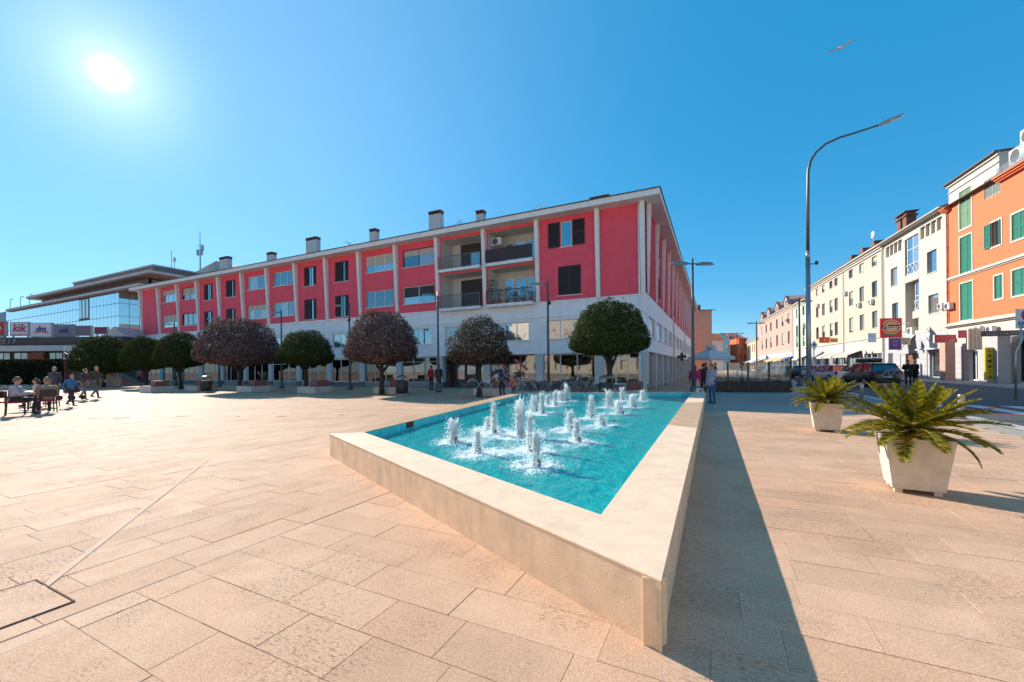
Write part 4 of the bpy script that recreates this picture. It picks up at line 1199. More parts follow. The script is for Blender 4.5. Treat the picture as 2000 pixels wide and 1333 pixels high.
mb = MB(); mb.box(gops[0][0] - .4, gops[0][1] + .3, -.9, -.04, 2.85, 2.95); mb.build('canopy', M_frame, crm)
ac_unit(crm, fx(1781), fz(1781, 654), -.2, 1.3); ac_unit(crm, fx(1845), fz(1843, 604), -.34, .9)
mb = MB(); a = fx(1790); mb.prism([(-1.3, 2.9), (-.04, 4.4), (-.04, 4.55), (-1.45, 2.9)], 'x', a - 1.9, a - .2); mb.build('sloped_canopy', M_frame, crm)

# ---- peach house (two ranges)
def peach(label, s0, s1, cols, acs, name='peach_house', rows=((14.75, 13.55), (11.7, 9.75), (8.05, 6.0)), M=None, ze=15.5, roofm=None, zg=4.7, shops=True, seed=1, ww=.75, arch=False):
    h, fx, fz = house(name, label, s1); X = s1 - s0; r = random.Random(seed)
    ops = []
    for cu in cols:
        x = (fx(cu) if cu > 100 else cu)
        for zt, zb in rows: ops.append((x - ww, x + ww, zb, zt))
    mb = MB(); wall(mb, 0, X, zg, ze, ops, 0, .22); mb.face([(0, 0, 0), (0, 0, ze), (0, 9, ze), (0, 9, 0)]); mb.face([(X, 0, 0), (X, 0, ze), (X, 9, ze), (X, 9, 0)]); mb.build('wall', M or M_peach, h)
    for o in ops: window(h, *o, .15, 2, fm=r.choice((M_frame, mat('sage_frame', (.35, .40, .33), .6))), gm=r.choice((M_glass, M_glassb)), blind=r.choice((0, 0, .5, .9)), bm=mat('sage_blind', (.36, .40, .34), .7))
    mb = MB(); mb.box(-.05, X + .05, -.55, .0, ze - .02, ze + .14); mb.box(-.03, X + .03, -.32, -.002, ze - .25, ze - .022); mb.box(-.02, X + .02, -.16, -.003, ze - .5, ze - .251); mb.build('cornice', M_trim, h); mb = MB(); mb.box(0, X, -.1, -.003, zg + .02, zg + .16); mb.build('string_course', M_trim, h)
    rf = tiles_roof(h, -.1, X + .1, -.6, 4.5, ze + .15, ze + 2.0, roofm or M_terr)
    downpipe(h, X - .15, 3, ze - .2, -.1, M_trim, .06)
    for x, z in acs: ac_unit(h, fx(x), fz(x, z), -.36, 1.0)
    if shops:
        n = max(2, int(X / 4.2)); w = X / n; g = [(k * w + .5, (k + 1) * w - .5, .25, 2.9) for k in range(n)]
        mb = MB(); wall(mb, 0, X, 0, zg, g, .02, .3); mb.build('wall', M_trim if seed % 2 else M_base, h)
        for k, o in enumerate(g):
            window(h, *o, .2, 3, fm=r.choice((M_frame, M_shopf, M_shut)), gm=M_glass, sill=False, name='shop_window', fw=.1)
            if r.random() < .75:
                aw = MB(); za = 3.35; c = r.choice([(.56, .52, .46), (.46, .43, .39)] if 'peach' in name else [(.56, .52, .46), (.03, .08, .35), (.5, .28, .04)])
                aw.prism([(-1.5, za - .6), (-.04, za), (-.04, za + .06), (-1.56, za - .58), (-1.56, za - .85), (-1.5, za - .85)], 'x', o[0] - .3, o[1] + .3); aw.build('awning', mat('awning_%02d%02d' % (c[0] * 99, c[2] * 99), c, .8, .08, 4), h)
    return h, rf, fx, fz
pa, rf, fx, fz = peach('tall peach house with rows of slim windows next to the cream house', 12.56, 25.1, (1709, 1684, 1663), [(1681, 600), (1706, 594), (1654, 577)], seed=3)
for u in (1712, 1722):
    x = fx(u); mb = MB(); mb.box(x - .45, x + .45, 2.2, 3.1, 16.2, 18.6); mb.box(x - .6, x + .6, 2.05, 3.25, 18.6, 18.75); mb.box(x - .4, x + .4, 2.25, 3.05, 18.75, 19.1); mb.box(x - .65, x + .65, 2.0, 3.3, 19.1, 19.18); mb.build('chimney', M_brick, pa)
mb = MB(); x = fx(1703); mb.ell((x, .2, 17.6), (.45, .12, .45)); mb.tube([(x, .3, 16.0), (x, .3, 17.6)], .04); mb.build('satellite_dish', M_frame, pa)
for u in (1712, 1690, 1668):
    x = fx(u); mb = MB()
    mb.prism([(x - .5, 15.7), (x + .5, 15.7), (x + .5, 16.2), (x + .3, 16.5), (x - .3, 16.5), (x - .5, 16.2)], 'y', -.3, 1.2); mb.build('roof_vent', M_terr, pa)
pb, rf, fx, fz = peach('peach house with pale blinds farther along, beyond the downpipe', 25.1, 43.5, (1634, 1624, 1609, 1597), [(1600, 600)], seed=4)
mh, rf, fx, fz = peach('pale mint house with red tiled roof beyond the peach house', 43.5, 54.5, (1570, 1557), [(1572, 640)], 'mint_house', M=mat('mint_plaster', (.47, .53, .43), .8, .06, 1.2, stain=.15), ze=13.9, roofm=M_terr2, seed=5, rows=((13.0, 11.2), (9.6, 7.2), (7.0, 5.2)))
pk, rf, fx, fz = peach('long pink house with dormers and awnings down the street', 54.5, 97, (1541, 1529, 1518, 1506, 1497, 1489), [(1538, 628)], 'pink_house', M=mat('pink_plaster', (.58, .31, .245), .8, .06, 1.2, stain=.15), ze=14.3, seed=6, rows=((12.9, 10.6), (9.0, 6.2)), ww=1.0)
for u in (1538, 1520, 1503, 1490):
    x = fx(u); mb = MB(); mb.prism([(x - 1.6, 14.6), (x + 1.6, 14.6), (x + 1.6, 16.0), (x, 17.0), (x - 1.6, 16.0)], 'y', -.2, 3.5); mb.build('dormer', mat('pink_plaster', (.58, .31, .245)), pk)
    mb = MB(); mb.box(x - .7, x + .7, -.25, -.21, 14.9, 15.9); mb.build('dormer_window', M_glass, pk)
    mb = MB(); mb.bar((x - 1.9, -.3, 15.85), (x, -.3, 17.1), .12, .12); mb.bar((x + 1.9, -.3, 15.85), (x, -.3, 17.1), .12, .12); mb.build('dormer_trim', M_terr, pk)
cl, rf, fx, fz = peach('low pale yellow house at the bend of the street', 97, 122, (1478, 1474, 1470, 1466, 1462), [], 'yellow_house', M=mat('yellow_plaster', (.58, .46, .30), .8, .05, 1.2), ze=9.8, seed=7, rows=((8.6, 6.0),), zg=4.4, ww=.8)
mb = MB(); mb.box(-6, 8, 8, 18, 0, 15.5); tw = mb.build('rear_wing', mat('brick_pink', (.55, .20, .15), .85, .1, .6), cl)
# ---- far end of the street: facing houses
def block(name, label, u0, u1, vt, depth, deep, M, rm, gable=False, rows=2, cols=2, rz=0.0, roofh=1.6):
    p0, p1 = pd(u0, 700, depth), pd(u1, 700, depth); zt = pd((u0 + u1) / 2, vt, depth).z; w = (p1 - p0).length
    h = thing(name, label, 'building', (p0.x, p0.y, 0), rz)
    ops = []
    for c in range(cols):
        for r in range(rows):
            x = w * (c + .5) / cols; z = 4.0 + (zt - 5.0) * r / max(rows, 1); ops.append((x - w * .09, x + w * .09, z, z + min(1.7, (zt - 4.5) / rows * .6)))
    mb = MB(); wall(mb, 0, w, 0, zt, ops, 0, .2); mb.face([(w, 0, 0), (w, 0, zt), (w, deep, zt), (w, deep, 0)]); mb.face([(0, 0, 0), (0, 0, zt), (0, deep, zt), (0, deep, 0)]); mb.build('wall', M, h)
    for o in ops: window(h, *o, .15, 2, fm=M_shut, sill=False)
    mb = MB()
    if gable:
        mb.face([(0, 0, zt), (w, 0, zt), (w / 2, 0, zt + roofh)], 1)
        mb.face([(-.4, -.4, zt - .25), (w / 2, -.4, zt + roofh + .1), (w / 2, deep, zt + roofh + .1), (-.4, deep, zt - .25)]); mb.face([(w + .4, -.4, zt - .25), (w + .4, deep, zt - .25), (w / 2, deep, zt + roofh + .1), (w / 2, -.4, zt + roofh + .1)])
    else:
        mb.face([(-.5, -.6, zt), (w + .5, -.6, zt), (w + .5, deep / 2, zt + roofh), (-.5, deep / 2, zt + roofh)]); mb.face([(-.5, -.6, zt - .12), (w + .5, -.6, zt - .12), (w + .5, -.6, zt), (-.5, -.6, zt)])
        mb.face([(w + .5, -.6, zt), (w + .5, deep, zt), (w + .5, deep / 2, zt + roofh)])
    mb.build('roof', [rm, M], h)
    return h
bg = block('beige_house', 'tall plain peach-beige house directly behind the red block', 1349, 1391, 606, 82, 16, mat('beige_plaster', (.62, .40, .27), .85, .08, .8, stain=.25), M_terr, rows=0, cols=0, roofh=.8)
q = MB(); q.box(2.0, 2.5, 1, 1.5, 12.5, 13.8); q.build('chimney', M_brick, bg)
w_ = (pd(1391, 700, 82) - pd(1349, 700, 82)).length
for k, z in enumerate((4.5, 8.0)):
    for j in range(3):
        q = MB(); q.box(w_ + .002, w_ + .06, 2 + j * 4.5, 3.1 + j * 4.5, z, z + 1.8); q.build('window', M_shut, bg)
block('turquoise_house', 'narrow pale turquoise gabled house at the end of street', 1391, 1426, 660, 150, 14, mat('turq_plaster', (.36, .60, .66), .85, .06, .6), M_terr, True, 2, 3)
block('salmon_house', 'salmon-brown house next to the turquoise gable', 1424, 1446, 656, 165, 14, mat('salmon_plaster', (.50, .30, .24), .85, .06, .6), M_terr2, False, 2, 3)
block('vermilion_house', 'small vermilion orange house closing the street view', 1443, 1459, 662, 150, 12, mat('vermilion_plaster', (.72, .17, .06), .85, .06, .6), M_terr2, False, 2, 2)
block('white_house', 'low white house with orange tiled roof beside beige wall', 1390, 1412, 664, 120, 9, mat('offwhite_plaster', (.66, .66, .64), .85, .06, .6), mat('roof_orange', (.50, .14, .06), .85, .15, 1), False, 1, 3, roofh=2.2)

# ================================================================== plain unseen house fronts added behind the camera to bounce warm sunlight
M_back = mat('bounce_front_cream', (.72, .60, .47), .85, .06, .6)
for x0, x1, y, h in ((-70, -22, -24, 15), (-21.5, 16, -22, 17), (16.5, 60, -25, 14)):
    ops = [(x0 + 2 + k * 4, x0 + 3.4 + k * 4, z, z + 1.9) for k in range(int((x1 - x0 - 3) / 4)) for z in (1.0, 5.2, 9.0)]
    mb = MB(); wall(mb, x0, x1, 0, h, ops, 0, -.2); mb.box(x0, x1, -9, -.25, 0, h - .01); mb.box(x0, x1, -.24, .5, h, h + .3)
    mb.v = [(a, y + b, c) for a, b, c in mb.v]
    struct(mb.build('bounce_front', M_back))

# ================================================================== TREES
LEAVES = [leaf_mat('oak_leaf', (.020, .034, .012), (.046, .066, .020), (.10, .115, .04), .25),
          leaf_mat('dry_oak_leaf', (.075, .052, .056), (.14, .095, .10), (.24, .17, .175), .2),
          leaf_mat('sparse_oak_leaf', (.034, .028, .024), (.068, .052, .044), (.24, .19, .16), .2)]
M_bark = mat('dark_bark', (.05, .038, .030), .95, .25, 9, .6, 30)
def crown_mesh(seed, lm, n=30000, rough=.12, gaps=0.0):
    """clipped dome, unit radius 1 and height 1 .. leaves on and just under a lumpy surface"""
    r = random.Random(seed); mb = MB()
    off = Vector((seed * 3.1, seed * 1.7, 0))
    while len(mb.f) < n:
        d = Vector((r.gauss(0, 1), r.gauss(0, 1), r.gauss(0, 1))).normalized()
        low = d.z < 0
        hr = math.hypot(d.x, d.y); k2 = (1 - max(0.0, 1 - hr) ** 1.6) / max(hr, 1e-4) if low else 1.0
        p = Vector((d.x * k2, d.y * k2, d.z * (.42 if low else 1.0)))
        nz = mnoise.noise(p * 2.2 + off) * rough + mnoise.noise(p * 6 + off) * rough * .6 + mnoise.noise(p * 13 + off) * rough * .35
        if gaps and mnoise.noise(p * 3.4 + off * 2) > .42 - gaps: 
            if r.random() < .75: continue
        k = 1 + nz - abs(r.gauss(0, .05)) - (r.random() ** 3) * .2
        if r.random() < .22: k *= r.uniform(.45, .9)
        if r.random() < .05: k += r.random() ** 2 * .13
        c = p * k
        s = r.uniform(.018, .034)
        nrm = (d + Vector((r.gauss(0, .55), r.gauss(0, .55), r.gauss(0, .55)))).normalized()
        e = nrm.cross(Vector((r.gauss(0, 1), r.gauss(0, 1), r.gauss(0, 1)))).normalized() * s; f = nrm.cross(e).normalized() * s * .68
        mb.face([c - e, c + f * .9 - e * .1, c + e, c - f * .9 - e * .1])
    return mb.mesh('crown', lm)
CROWNS = [crown_mesh(1, LEAVES[0]), crown_mesh(2, LEAVES[1], 28000, .12), crown_mesh(3, LEAVES[2], 21000, .14, .08), crown_mesh(4, LEAVES[0], 30000, .10)]
# (column, left, right, top row, bottom row, depth, crown, label)
TR = [(202, 150, 256, 654, 731, 40.0, 3, 'leftmost clipped dark green tree with flattened dome by the stairs'),
      (284, 240, 322, 655, 724, 37.0, 0, 'clipped dark green tree second from left, partly behind its neighbour'),
      (353, 309, 400, 646, 720, 34.5, 3, 'round clipped green tree left of the large brownish tree'),
      (468, 391, 546, 619, 717, 30.0, 1, 'large brownish clipped tree on the left half of the plaza edge'),
      (598, 545, 651, 643, 716, 27.6, 0, 'smaller dark green dome tree between two brownish trees'),
      (745, 672, 816, 604, 713, 24.6, 1, 'large brownish purple clipped tree left of the entrance'),
      (936, 872, 1000, 617, 716, 21.8, 2, 'thin shaggy brownish tree with pale tips in front of dark entrance'),
      (1191, 1110, 1272, 583, 697, 19.2, 3, 'dark green dome tree nearest the building corner behind fountain')]
tree_pos = []
for k, (u, ul, ur, vt, vb, dp, ci, lab) in enumerate(TR):
    p = pd(u, 700, dp); zt = pd(u, vt, dp).z; zb = pd(u, vb, dp).z; w = (ur - ul) * dp / FPX / 2
    tree_pos.append(p)
    t = thing('plaza_tree', lab, 'tree', (p.x, p.y, 0), 0, 'clipped trees along the edge of plaza')
    zc = zb + (zt - zb) * .30
    inst(CROWNS[ci], 'crown', t, (0, 0, zc), k * 1.3, scale=(w * .93, w * .93, (zt - zc) * .96))
    mb = MB(); r = random.Random(k + 5)
    lean = r.uniform(-.12, .12)
    pts = [(0, 0, -.05), (lean * .3, 0, .4), (lean, r.uniform(-.1, .1), 1.2), (lean * 1.2, 0, zc)]
    mb.tube(pts, [.19, .14, .125, .09], 9)
    for q in range(6):
        a = q * 1.05 + r.random(); b0 = Vector(pts[2]) + Vector((0, 0, r.uniform(.0, .5)))
        mb.tube([b0, b0 + Vector((math.cos(a) * w * .3, math.sin(a) * w * .3, (zc - 1.2) * .55)), b0 + Vector((math.cos(a) * w * .45, math.sin(a) * w * .45, (zc - 1.2) * 1.05))], [.075, .05, .02], 6)
    mb.build('trunk', M_bark, t, smooth=True)
# concrete planter benches at the trees
M_bench = mat('bench_concrete', (.52, .50, .47), .8, .1, 4, .2, 70, stain=.25)
M_corten = mat('brown_red_panel', (.21, .095, .085), .7, .14, 5, .1, 50)
lb = ['under the second tree from the left', 'with brown back left of the large brownish tree', 'in front of the large brownish tree on the left', 'under the small dark green dome tree', 'beside the litter bin under the purple-brown tree', 'in front of the shaggy tree by the fountain', 'behind the fountain under the corner tree']
BU = [(283, 767.5, 40), (372, 765, 38), (476, 767, 46), (597, 769, 48), (750, 770, 56), (950, 774, 62), (1215, 780, 66)]
for k, (u, v, w) in enumerate(BU):
    p = gp(u, v); W = max(w * p.y / FPX, 1.6); t = thing('planter_bench', 'low pale concrete planter bench ' + lb[k], 'bench', p, math.atan2(-D1.y, -D1.x), 'planter benches along the trees')
    mb = MB(); h = .42
    mb.box(-W / 2, W / 2, 0, .14, 0, h).box(-W / 2, W / 2, 1.26, 1.4, 0, h).box(-W / 2, -W / 2 + .14, .141, 1.259, 0, h).box(W / 2 - .14, W / 2, .141, 1.259, 0, h); mb.build('planter_box', M_bench, t, bevel=.01)
    mb = MB(); mb.box(-W / 2 + .14, W / 2 - .14, .14, 1.26, .02, h - .08); mb.build('soil', mat('soil', (.05, .035, .025), .95, .3, 12), t)
    mb = MB()
    for q in range(4): mb.box(-W / 2 + .15, W / 2 - .35, .005 + q * .075, .07 + q * .075, h + .002, h + .04)
    mb.build('seat', M_corten, t)
    mb = MB(); mb.box(W / 2 - .62, W / 2 - .02, .25, 1.1, h + .003, h + .40); mb.build('back_block', M_corten, t, bevel=.01)
# litter bins
for u, v, lab in ((786, 771, 'dark round litter bin beside bench under the purple-brown tree'), (1184, 782, 'black litter bin with open hood behind fountain spray'), (403, 766, 'dark litter bin left of the large brownish tree')):
    p = gp(u, v); t = thing('litter_bin', lab, 'bin', p, 0, 'litter bins along the trees')
    mb = MB(); mb.lathe([(.26, .05), (.30, .08), (.31, .78), (.29, .80)], n=20); mb.build('drum', M_dark, t, smooth=True)
    mb = MB()
    for a in range(12): mb.tube([(math.cos(a * .5236) * .318, math.sin(a * .5236) * .318, .1), (math.cos(a * .5236) * .328, math.sin(a * .5236) * .328, .76)], .012, 5)
    mb.build('slats', mat('bin_slat', (.05, .02, .025), .6), t)
    mb = MB(); mb.lathe([(.31, .98), (.30, 1.05), (.18, 1.12), (.02, 1.14)], n=20)
    for a in (0, PI): mb.tube([(math.cos(a) * .28, math.sin(a) * .28, .78), (math.cos(a) * .28, math.sin(a) * .28, 1.0)], .025, 6)
    mb.build('hood', mat('bin_hood', (.25, .25, .26), .35, metal=.6), t, smooth=True)
    mb = MB(); mb.lathe([(.33, 0), (.33, .05)], n=20); mb.build('foot', M_bench, t)
# low clipped planting behind the fountain
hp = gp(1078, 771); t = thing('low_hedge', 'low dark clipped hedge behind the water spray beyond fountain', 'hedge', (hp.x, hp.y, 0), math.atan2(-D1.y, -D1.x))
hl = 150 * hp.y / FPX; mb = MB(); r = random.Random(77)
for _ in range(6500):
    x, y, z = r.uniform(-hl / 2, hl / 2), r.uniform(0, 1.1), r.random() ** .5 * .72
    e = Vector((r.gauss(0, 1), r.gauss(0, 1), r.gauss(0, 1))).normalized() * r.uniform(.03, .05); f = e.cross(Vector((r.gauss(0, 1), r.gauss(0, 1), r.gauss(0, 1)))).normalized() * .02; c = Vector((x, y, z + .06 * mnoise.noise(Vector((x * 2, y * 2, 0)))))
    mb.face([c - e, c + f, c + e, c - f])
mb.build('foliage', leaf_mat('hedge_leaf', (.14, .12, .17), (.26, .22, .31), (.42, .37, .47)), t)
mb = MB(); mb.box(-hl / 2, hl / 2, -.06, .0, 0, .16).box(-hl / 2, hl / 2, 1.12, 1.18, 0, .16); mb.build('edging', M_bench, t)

# ================================================================== LAMPS
def lamp(p, label, h, heads, group, name='plaza_lamp', spot=False, rz=0.0, cone=True):
    t = thing(name, label, 'street lamp', (p.x, p.y, 0), rz, group)
    mb = MB(); mb.tube([(0, 0, 0), (0, 0, 2.2), (0, 0, h + .25)], [.085, .07, .05], 12); mb.build('pole', M_pole, t, smooth=True)
    mb = MB(); mb.lathe([(.22, 0), (.20, .10), (.13, .55), (.10, .6)], n=14); mb.build('base_cover', M_pole, t, smooth=True)
    for a in heads:
        c, s = math.cos(a), math.sin(a)
        mb = MB(); mb.tube([(0, 0, h), (c * .3, s * .3, h + .02)], .03, 8); mb.build('arm', M_pole, t)
        mb = MB(); T = Matrix.Rotation(a, 4, 'Z'); b = len(mb.v)
        prof = [(.18, .05), (.30, .17), (.55, .20), (.85, .17), (1.02, .07)]
        ring = [(x, y) for x, y in prof] + [(x, -y) for x, y in reversed(prof)]
        lo = [T @ Vector((x, y, h - .02)) for x, y in ring]; hi = [T @ Vector((.6 + (x - .6) * .8, y * .7, h + .07)) for x, y in ring]
        n = len(ring); mb.v += [tuple(q) for q in lo + hi]; mb.f += [tuple(range(n - 1, -1, -1)), tuple(range(n, 2 * n))]; mb.m += [0, 0]
        for i in range(n): mb.f.append((i, (i + 1) % n, n + (i + 1) % n, n + i)); mb.m.append(0)
        hd = mb.build('lamp_head', M_steel, t)
        mb = MB(); T2 = T; mb.box(.35, .9, -.11, .11, h - .035, h - .022, 0, T); mb.build('lens', mat('lamp_lens', (.7, .7, .66), .3), hd)
    if spot:
        mb = MB(); mb.tube([(.06, -.08, h - 1.0), (.06, -.30, h - 1.12)], .09, 12); mb.tube([(0, 0, h - 1.0), (.06, -.1, h - 1.0)], .025, 6); mb.build('spotlight', M_dark, t)
    return t
PL = [(341, 634, 'plaza lamp among the leftmost trees'), (428, 624, 'plaza lamp behind the large brownish tree'), (550, 611, 'plaza lamp between large brownish and small green tree'), (683, 598, 'plaza lamp just left of the purple-brown tree'), (856, 577, 'plaza lamp between the purple-brown and shaggy trees'), (1071, 556, 'plaza lamp with black spotlight left of the corner tree')]
for k, (u, v, lab) in enumerate(PL):
    dp = 4.7 * FPX / (719 + .009 * (1000 - u) - v); p = pd(u, 700, dp)
    lamp(p, 'dark single-headed ' + lab, 6.2, [PI + .1], 'single-headed plaza lamps', spot=(k in (3, 5)))
SLs = [(1354, 516, [.1, PI + .1], 'tall dark lamp with flat head standing at the fountain end'), (1562, 589, [0.05, PI + .05], 'double-headed street lamp behind the tall curved mast'), (1478, 632, [0, PI], 'double-headed street lamp in front of the pink house'), (1440, 652, [0, PI], 'small distant double-headed street lamp in the street')]
for u, v, hd, lab in SLs:
    dp = 4.7 * FPX / (719 + .009 * (1000 - u) - v); p = pd(u, 700, dp)
    lamp(p, lab, 6.2, hd, 'double-headed street lamps', 'street_lamp')
# tall mast with a long curved arm
p = pd(1580, 740, 18.0); t = thing('curved_mast_lamp', 'very tall slim grey mast with long curved arm reaching right', 'street lamp', (p.x, p.y, 0))
def on(u, v, d=18.0): q = pd(u, v, d); return (q.x - p.x, q.y - p.y, q.z)
zz = on(1578, 340)[2]
mb = MB(); mb.tube([(0, 0, 0), (0, 0, zz * .62)], [.105, .085], 14); mb.tube([(0, 0, zz * .62), (0, 0, zz * .66)], [.088, .07], 14); mb.build('mast', M_steel, t, smooth=True)
cv = [(0, 0, zz * .64), on(1578, 380), on(1578.5, 335), on(1583, 315), on(1593, 299), on(1612, 282), on(1640, 269), on(1670, 260), on(1716, 245)]
mb = MB(); mb.tube(cv, [.068, .062, .058, .056, .054, .05, .047, .044, .04], 12); mb.build('curved_arm', M_pole, t, smooth=True)
a, b = Vector(on(1714, 246)), Vector(on(1763, 224)); d = (b - a); T = Matrix.Translation(a) @ d.to_track_quat('X', 'Z').to_matrix().to_4x4(); L_ = d.length
mb = MB(); st = [(0, .05, .04), (.15, .09, .07), (.4, .16, .09), (.7, .17, .06), (.93, .14, .04), (1, .06, .02)]
rings = [[T @ Vector((L_ * f, w * math.cos(q * PI / 5), h * math.sin(q * PI / 5))) for q in range(10)] for f, w, h in st]
for r_ in rings: mb.v += [tuple(q) for q in r_]
for i in range(len(st) - 1):
    for j in range(10): mb.f.append((i * 10 + j, i * 10 + (j + 1) % 10, (i + 1) * 10 + (j + 1) % 10, (i + 1) * 10 + j)); mb.m.append(0)
mb.f.append(tuple(range(50, 60))); mb.m.append(0); mb.build('lamp_head', M_steel, t, smooth=True)
mb = MB(); mb.box(L_ * .4, L_ * .93, -.12, .12, -.085, -.06, 0, T); mb.build('lens', mat('lamp_lens', (.7, .7, .66)), t)
mb = MB(); q = on(1581, 516); mb.tube([(-.12, 0, q[2]), (.35, 0, q[2])], .02, 6); mb.ell((.38, 0, q[2] + .05), (.07, .07, .09)); mb.build('sensor_arm', M_dark, t)

# ================================================================== PLANTERS WITH CYCADS
M_pot = mat('cast_stone_pot', (.60, .52, .43), .85, .12, 6, .35, 55, stain=.28)
M_frond = leaf_mat('cycad_leaflet', (.06, .085, .010), (.20, .19, .022), (.42, .30, .05), .5)
M_rach = mat('cycad_rachis', (.24, .20, .05), .6, .15, 10)
def frond_mesh(seed, droop, L=1.0):
    r = random.Random(seed); mb = MB(); N_ = 46; pts = []
    for i in range(N_ + 1):
        f = i / N_; pts.append(Vector((L * (f - droop * .22 * f ** 3), 0, L * (.10 * f - droop * .55 * f ** 2.2))))
    mb.tube(pts[::3] + [pts[-1]], [.013 * (1 - .85 * k / (len(pts[::3]))) for k in range(len(pts[::3]) + 1)], 5, 1)
    for i in range(5, N_):
        f = i / N_; ll = .19 * L * math.sin(PI * min(1, (.16 + .80 * f))) ** .8 + .01
        d = (pts[i + 1] - pts[i]).normalized()
        for s in (-1, 1):
            c = pts[i]; out = (Vector((0, s, 0)) * .78 + d * .62 + Vector((0, 0, .30 + r.gauss(0, .05)))).normalized()
            tip = c + out * ll * r.uniform(.92, 1.05) - Vector((0, 0, ll * .10)); w = d * .0125; m = c.lerp(tip, .55) + Vector((0, 0, ll * .04))
            mb.face([c - w, c + w, m + w * .9, m - w * .9]); mb.face([m - w * .9, m + w * .9, tip])
    return mb.mesh('frond', [M_frond, M_rach])
FR = [frond_mesh(k, dr) for k, dr in enumerate((.05, .2, .38, .6, .85))]
def planter(p, rz, label_p, label_c, scale, S, seed):
    t = thing('planter', label_p, 'planter', p, rz, 'square tapered planters')
    b, w, h, z0, th = .228 * scale, .302 * scale, .60 * scale, .045, .04
    def ringz(r_, z): return [(-r_, -r_, z), (r_, -r_, z), (r_, r_, z), (-r_, r_, z)]
    mb = MB(); R_ = [ringz(b, z0), ringz(w, z0 + h), ringz(w - th, z0 + h), ringz(w - th - .05, z0 + h - .14)]
    for q in R_: mb.v += q
    for i in range(3):
        for j in range(4): mb.f.append((i * 4 + j, i * 4 + (j + 1) % 4, i * 4 + 4 + (j + 1) % 4, i * 4 + 4 + j)); mb.m.append(0)
    mb.f.append((3, 2, 1, 0)); mb.m.append(0); mb.build('pot', M_pot, t, bevel=.008)
    mb = MB(); mb.face(ringz(w - th - .035, z0 + h - .12)); mb.build('soil', mat('soil', (.05, .035, .025)), t)
    for sx in (-1, 1):
        for sy in (-1, 1):
            mb = MB(); mb.box(sx * (b - .06) - .035, sx * (b - .06) + .035, sy * (b - .06) - .035, sy * (b - .06) + .035, 0, z0 + .002); mb.build('foot', M_pot, t)
    c = thing('cycad', label_c, 'palm', (p[0], p[1], z0 + h - .12), rz, 'sago palms in planters'); r = random.Random(seed)
    mb = MB(); th_ = .30 * S
    for i in range(9):
        f = i / 8; rr = (.13 + .03 * math.sin(f * PI)) * S
        for j in range(13):
            a = j * 2 * PI / 13 + (i % 2) * .24; d = Vector((math.cos(a), math.sin(a), .75)).normalized(); q = Vector((math.cos(a) * rr, math.sin(a) * rr, f * th_)); mb.tube([q - d * .03, q + d * .055 * S], [.026 * S, .006], 5)
    mb.lathe([(.13 * S, -.03), (.15 * S, th_ * .5), (.11 * S, th_)], n=12); mb.build('trunk', mat('cycad_trunk', (.075, .045, .03), .95, .3, 20), c)
    n = 50
    for k in range(n):
        f = k / n; a = k * 2.39996 + r.gauss(0, .12); el = 1.15 - 1.3 * f ** .85 + r.gauss(0, .06)
        m = FR[min(4, max(0, int((1.2 - el) * 2.6 + r.uniform(-.3, .6))))]
        o = inst(m, 'frond', c, (math.cos(a) * .05 * S, math.sin(a) * .05 * S, th_ * (1.0 - .25 * f)), rot=(r.gauss(0, .12), -el, a), scale=[S * r.uniform(.88, 1.06) * (.72 + .28 * min(1, f * 2.2))] * 3)
    return t
PRZ = math.radians(-32)
def from_corner(u, v, b):
    c = gp(u, v); return c + Vector((math.cos(PRZ) * b - math.sin(PRZ) * b, math.sin(PRZ) * b + math.cos(PRZ) * b, 0))
pA = from_corner(1743, 961, .228); planter(pA, PRZ, 'near square tapered pale stone planter on four feet at right', 'large golden-green sago palm in the near planter', 1.0, .80, 4)
pB = from_corner(1591, 843, .228); planter(pB, PRZ, 'farther square tapered pale stone planter left of the near one', 'smaller dark green sago palm in the farther planter', 1.0, .74, 9)
# bollards along the street edge
for k, (u, v, lab) in enumerate(((1683, 781, 'steel bollard between the two palms at the street edge'), (1878, 817, 'steel bollard partly behind the near palm fronds'))):
    p = gp(u, v); t = thing('bollard', lab, 'bollard', p, 0, 'steel bollards at the street edge')
    mb = MB(); mb.lathe([(.075, 0), (.075, .62), (.07, .65), (.0, .66)], n=16); mb.build('post', mat('brushed_steel', (.5, .44, .40), .35, .08, 12, metal=.7), t, smooth=True)
    mb = MB(); mb.lathe([(.11, 0), (.11, .015), (.078, .02)], n=16); mb.build('flange', M_steel, t)

# ================================================================== CAFE SCREEN
fA, fB = gp(1398, 765.5), gp(1548, 766.5); fd = (fB - fA); fl = fd.length; scr = thing('cafe_screen', 'long black planter box with posts and printed glass panes shielding a terrace', 'screen', fA, math.atan2(fd.y, fd.x))
mb = MB(); mb.box(0, fl, 0, .42, 0, .56); mb.build('planter_box', mat('black_box', (.022, .022, .026), .55, .15, 3), scr, bevel=.01)
mb = MB(); r = random.Random(4)
for _ in range(2600):
    c = Vector((r.uniform(.05, fl - .05), r.uniform(.05, .38), .55 + r.random() ** 2 * .30)); e = Vector((r.gauss(0, .6), r.gauss(0, .6), 1)).normalized() * r.uniform(.03, .07); f = e.cross(Vector((r.gauss(0, 1), r.gauss(0, 1), 0))).normalized() * .012
    mb.face([c - e, c + f, c + e, c - f])
mb.build('box_plants', leaf_mat('box_leaf', (.03, .045, .02), (.07, .08, .04), (.3, .28, .2)), scr)
M_print = mat('white_print', (.75, .74, .70), .6, .04, 4)
xs_ = [(u - 1398) / 150 * fl for u in (1422.7, 1462.6, 1503.6, 1544)]
for x in xs_:
    mb = MB(); mb.box(x - .04, x + .04, -.06, -.002, .0, 1.72); mb.build('post', M_dark, scr)
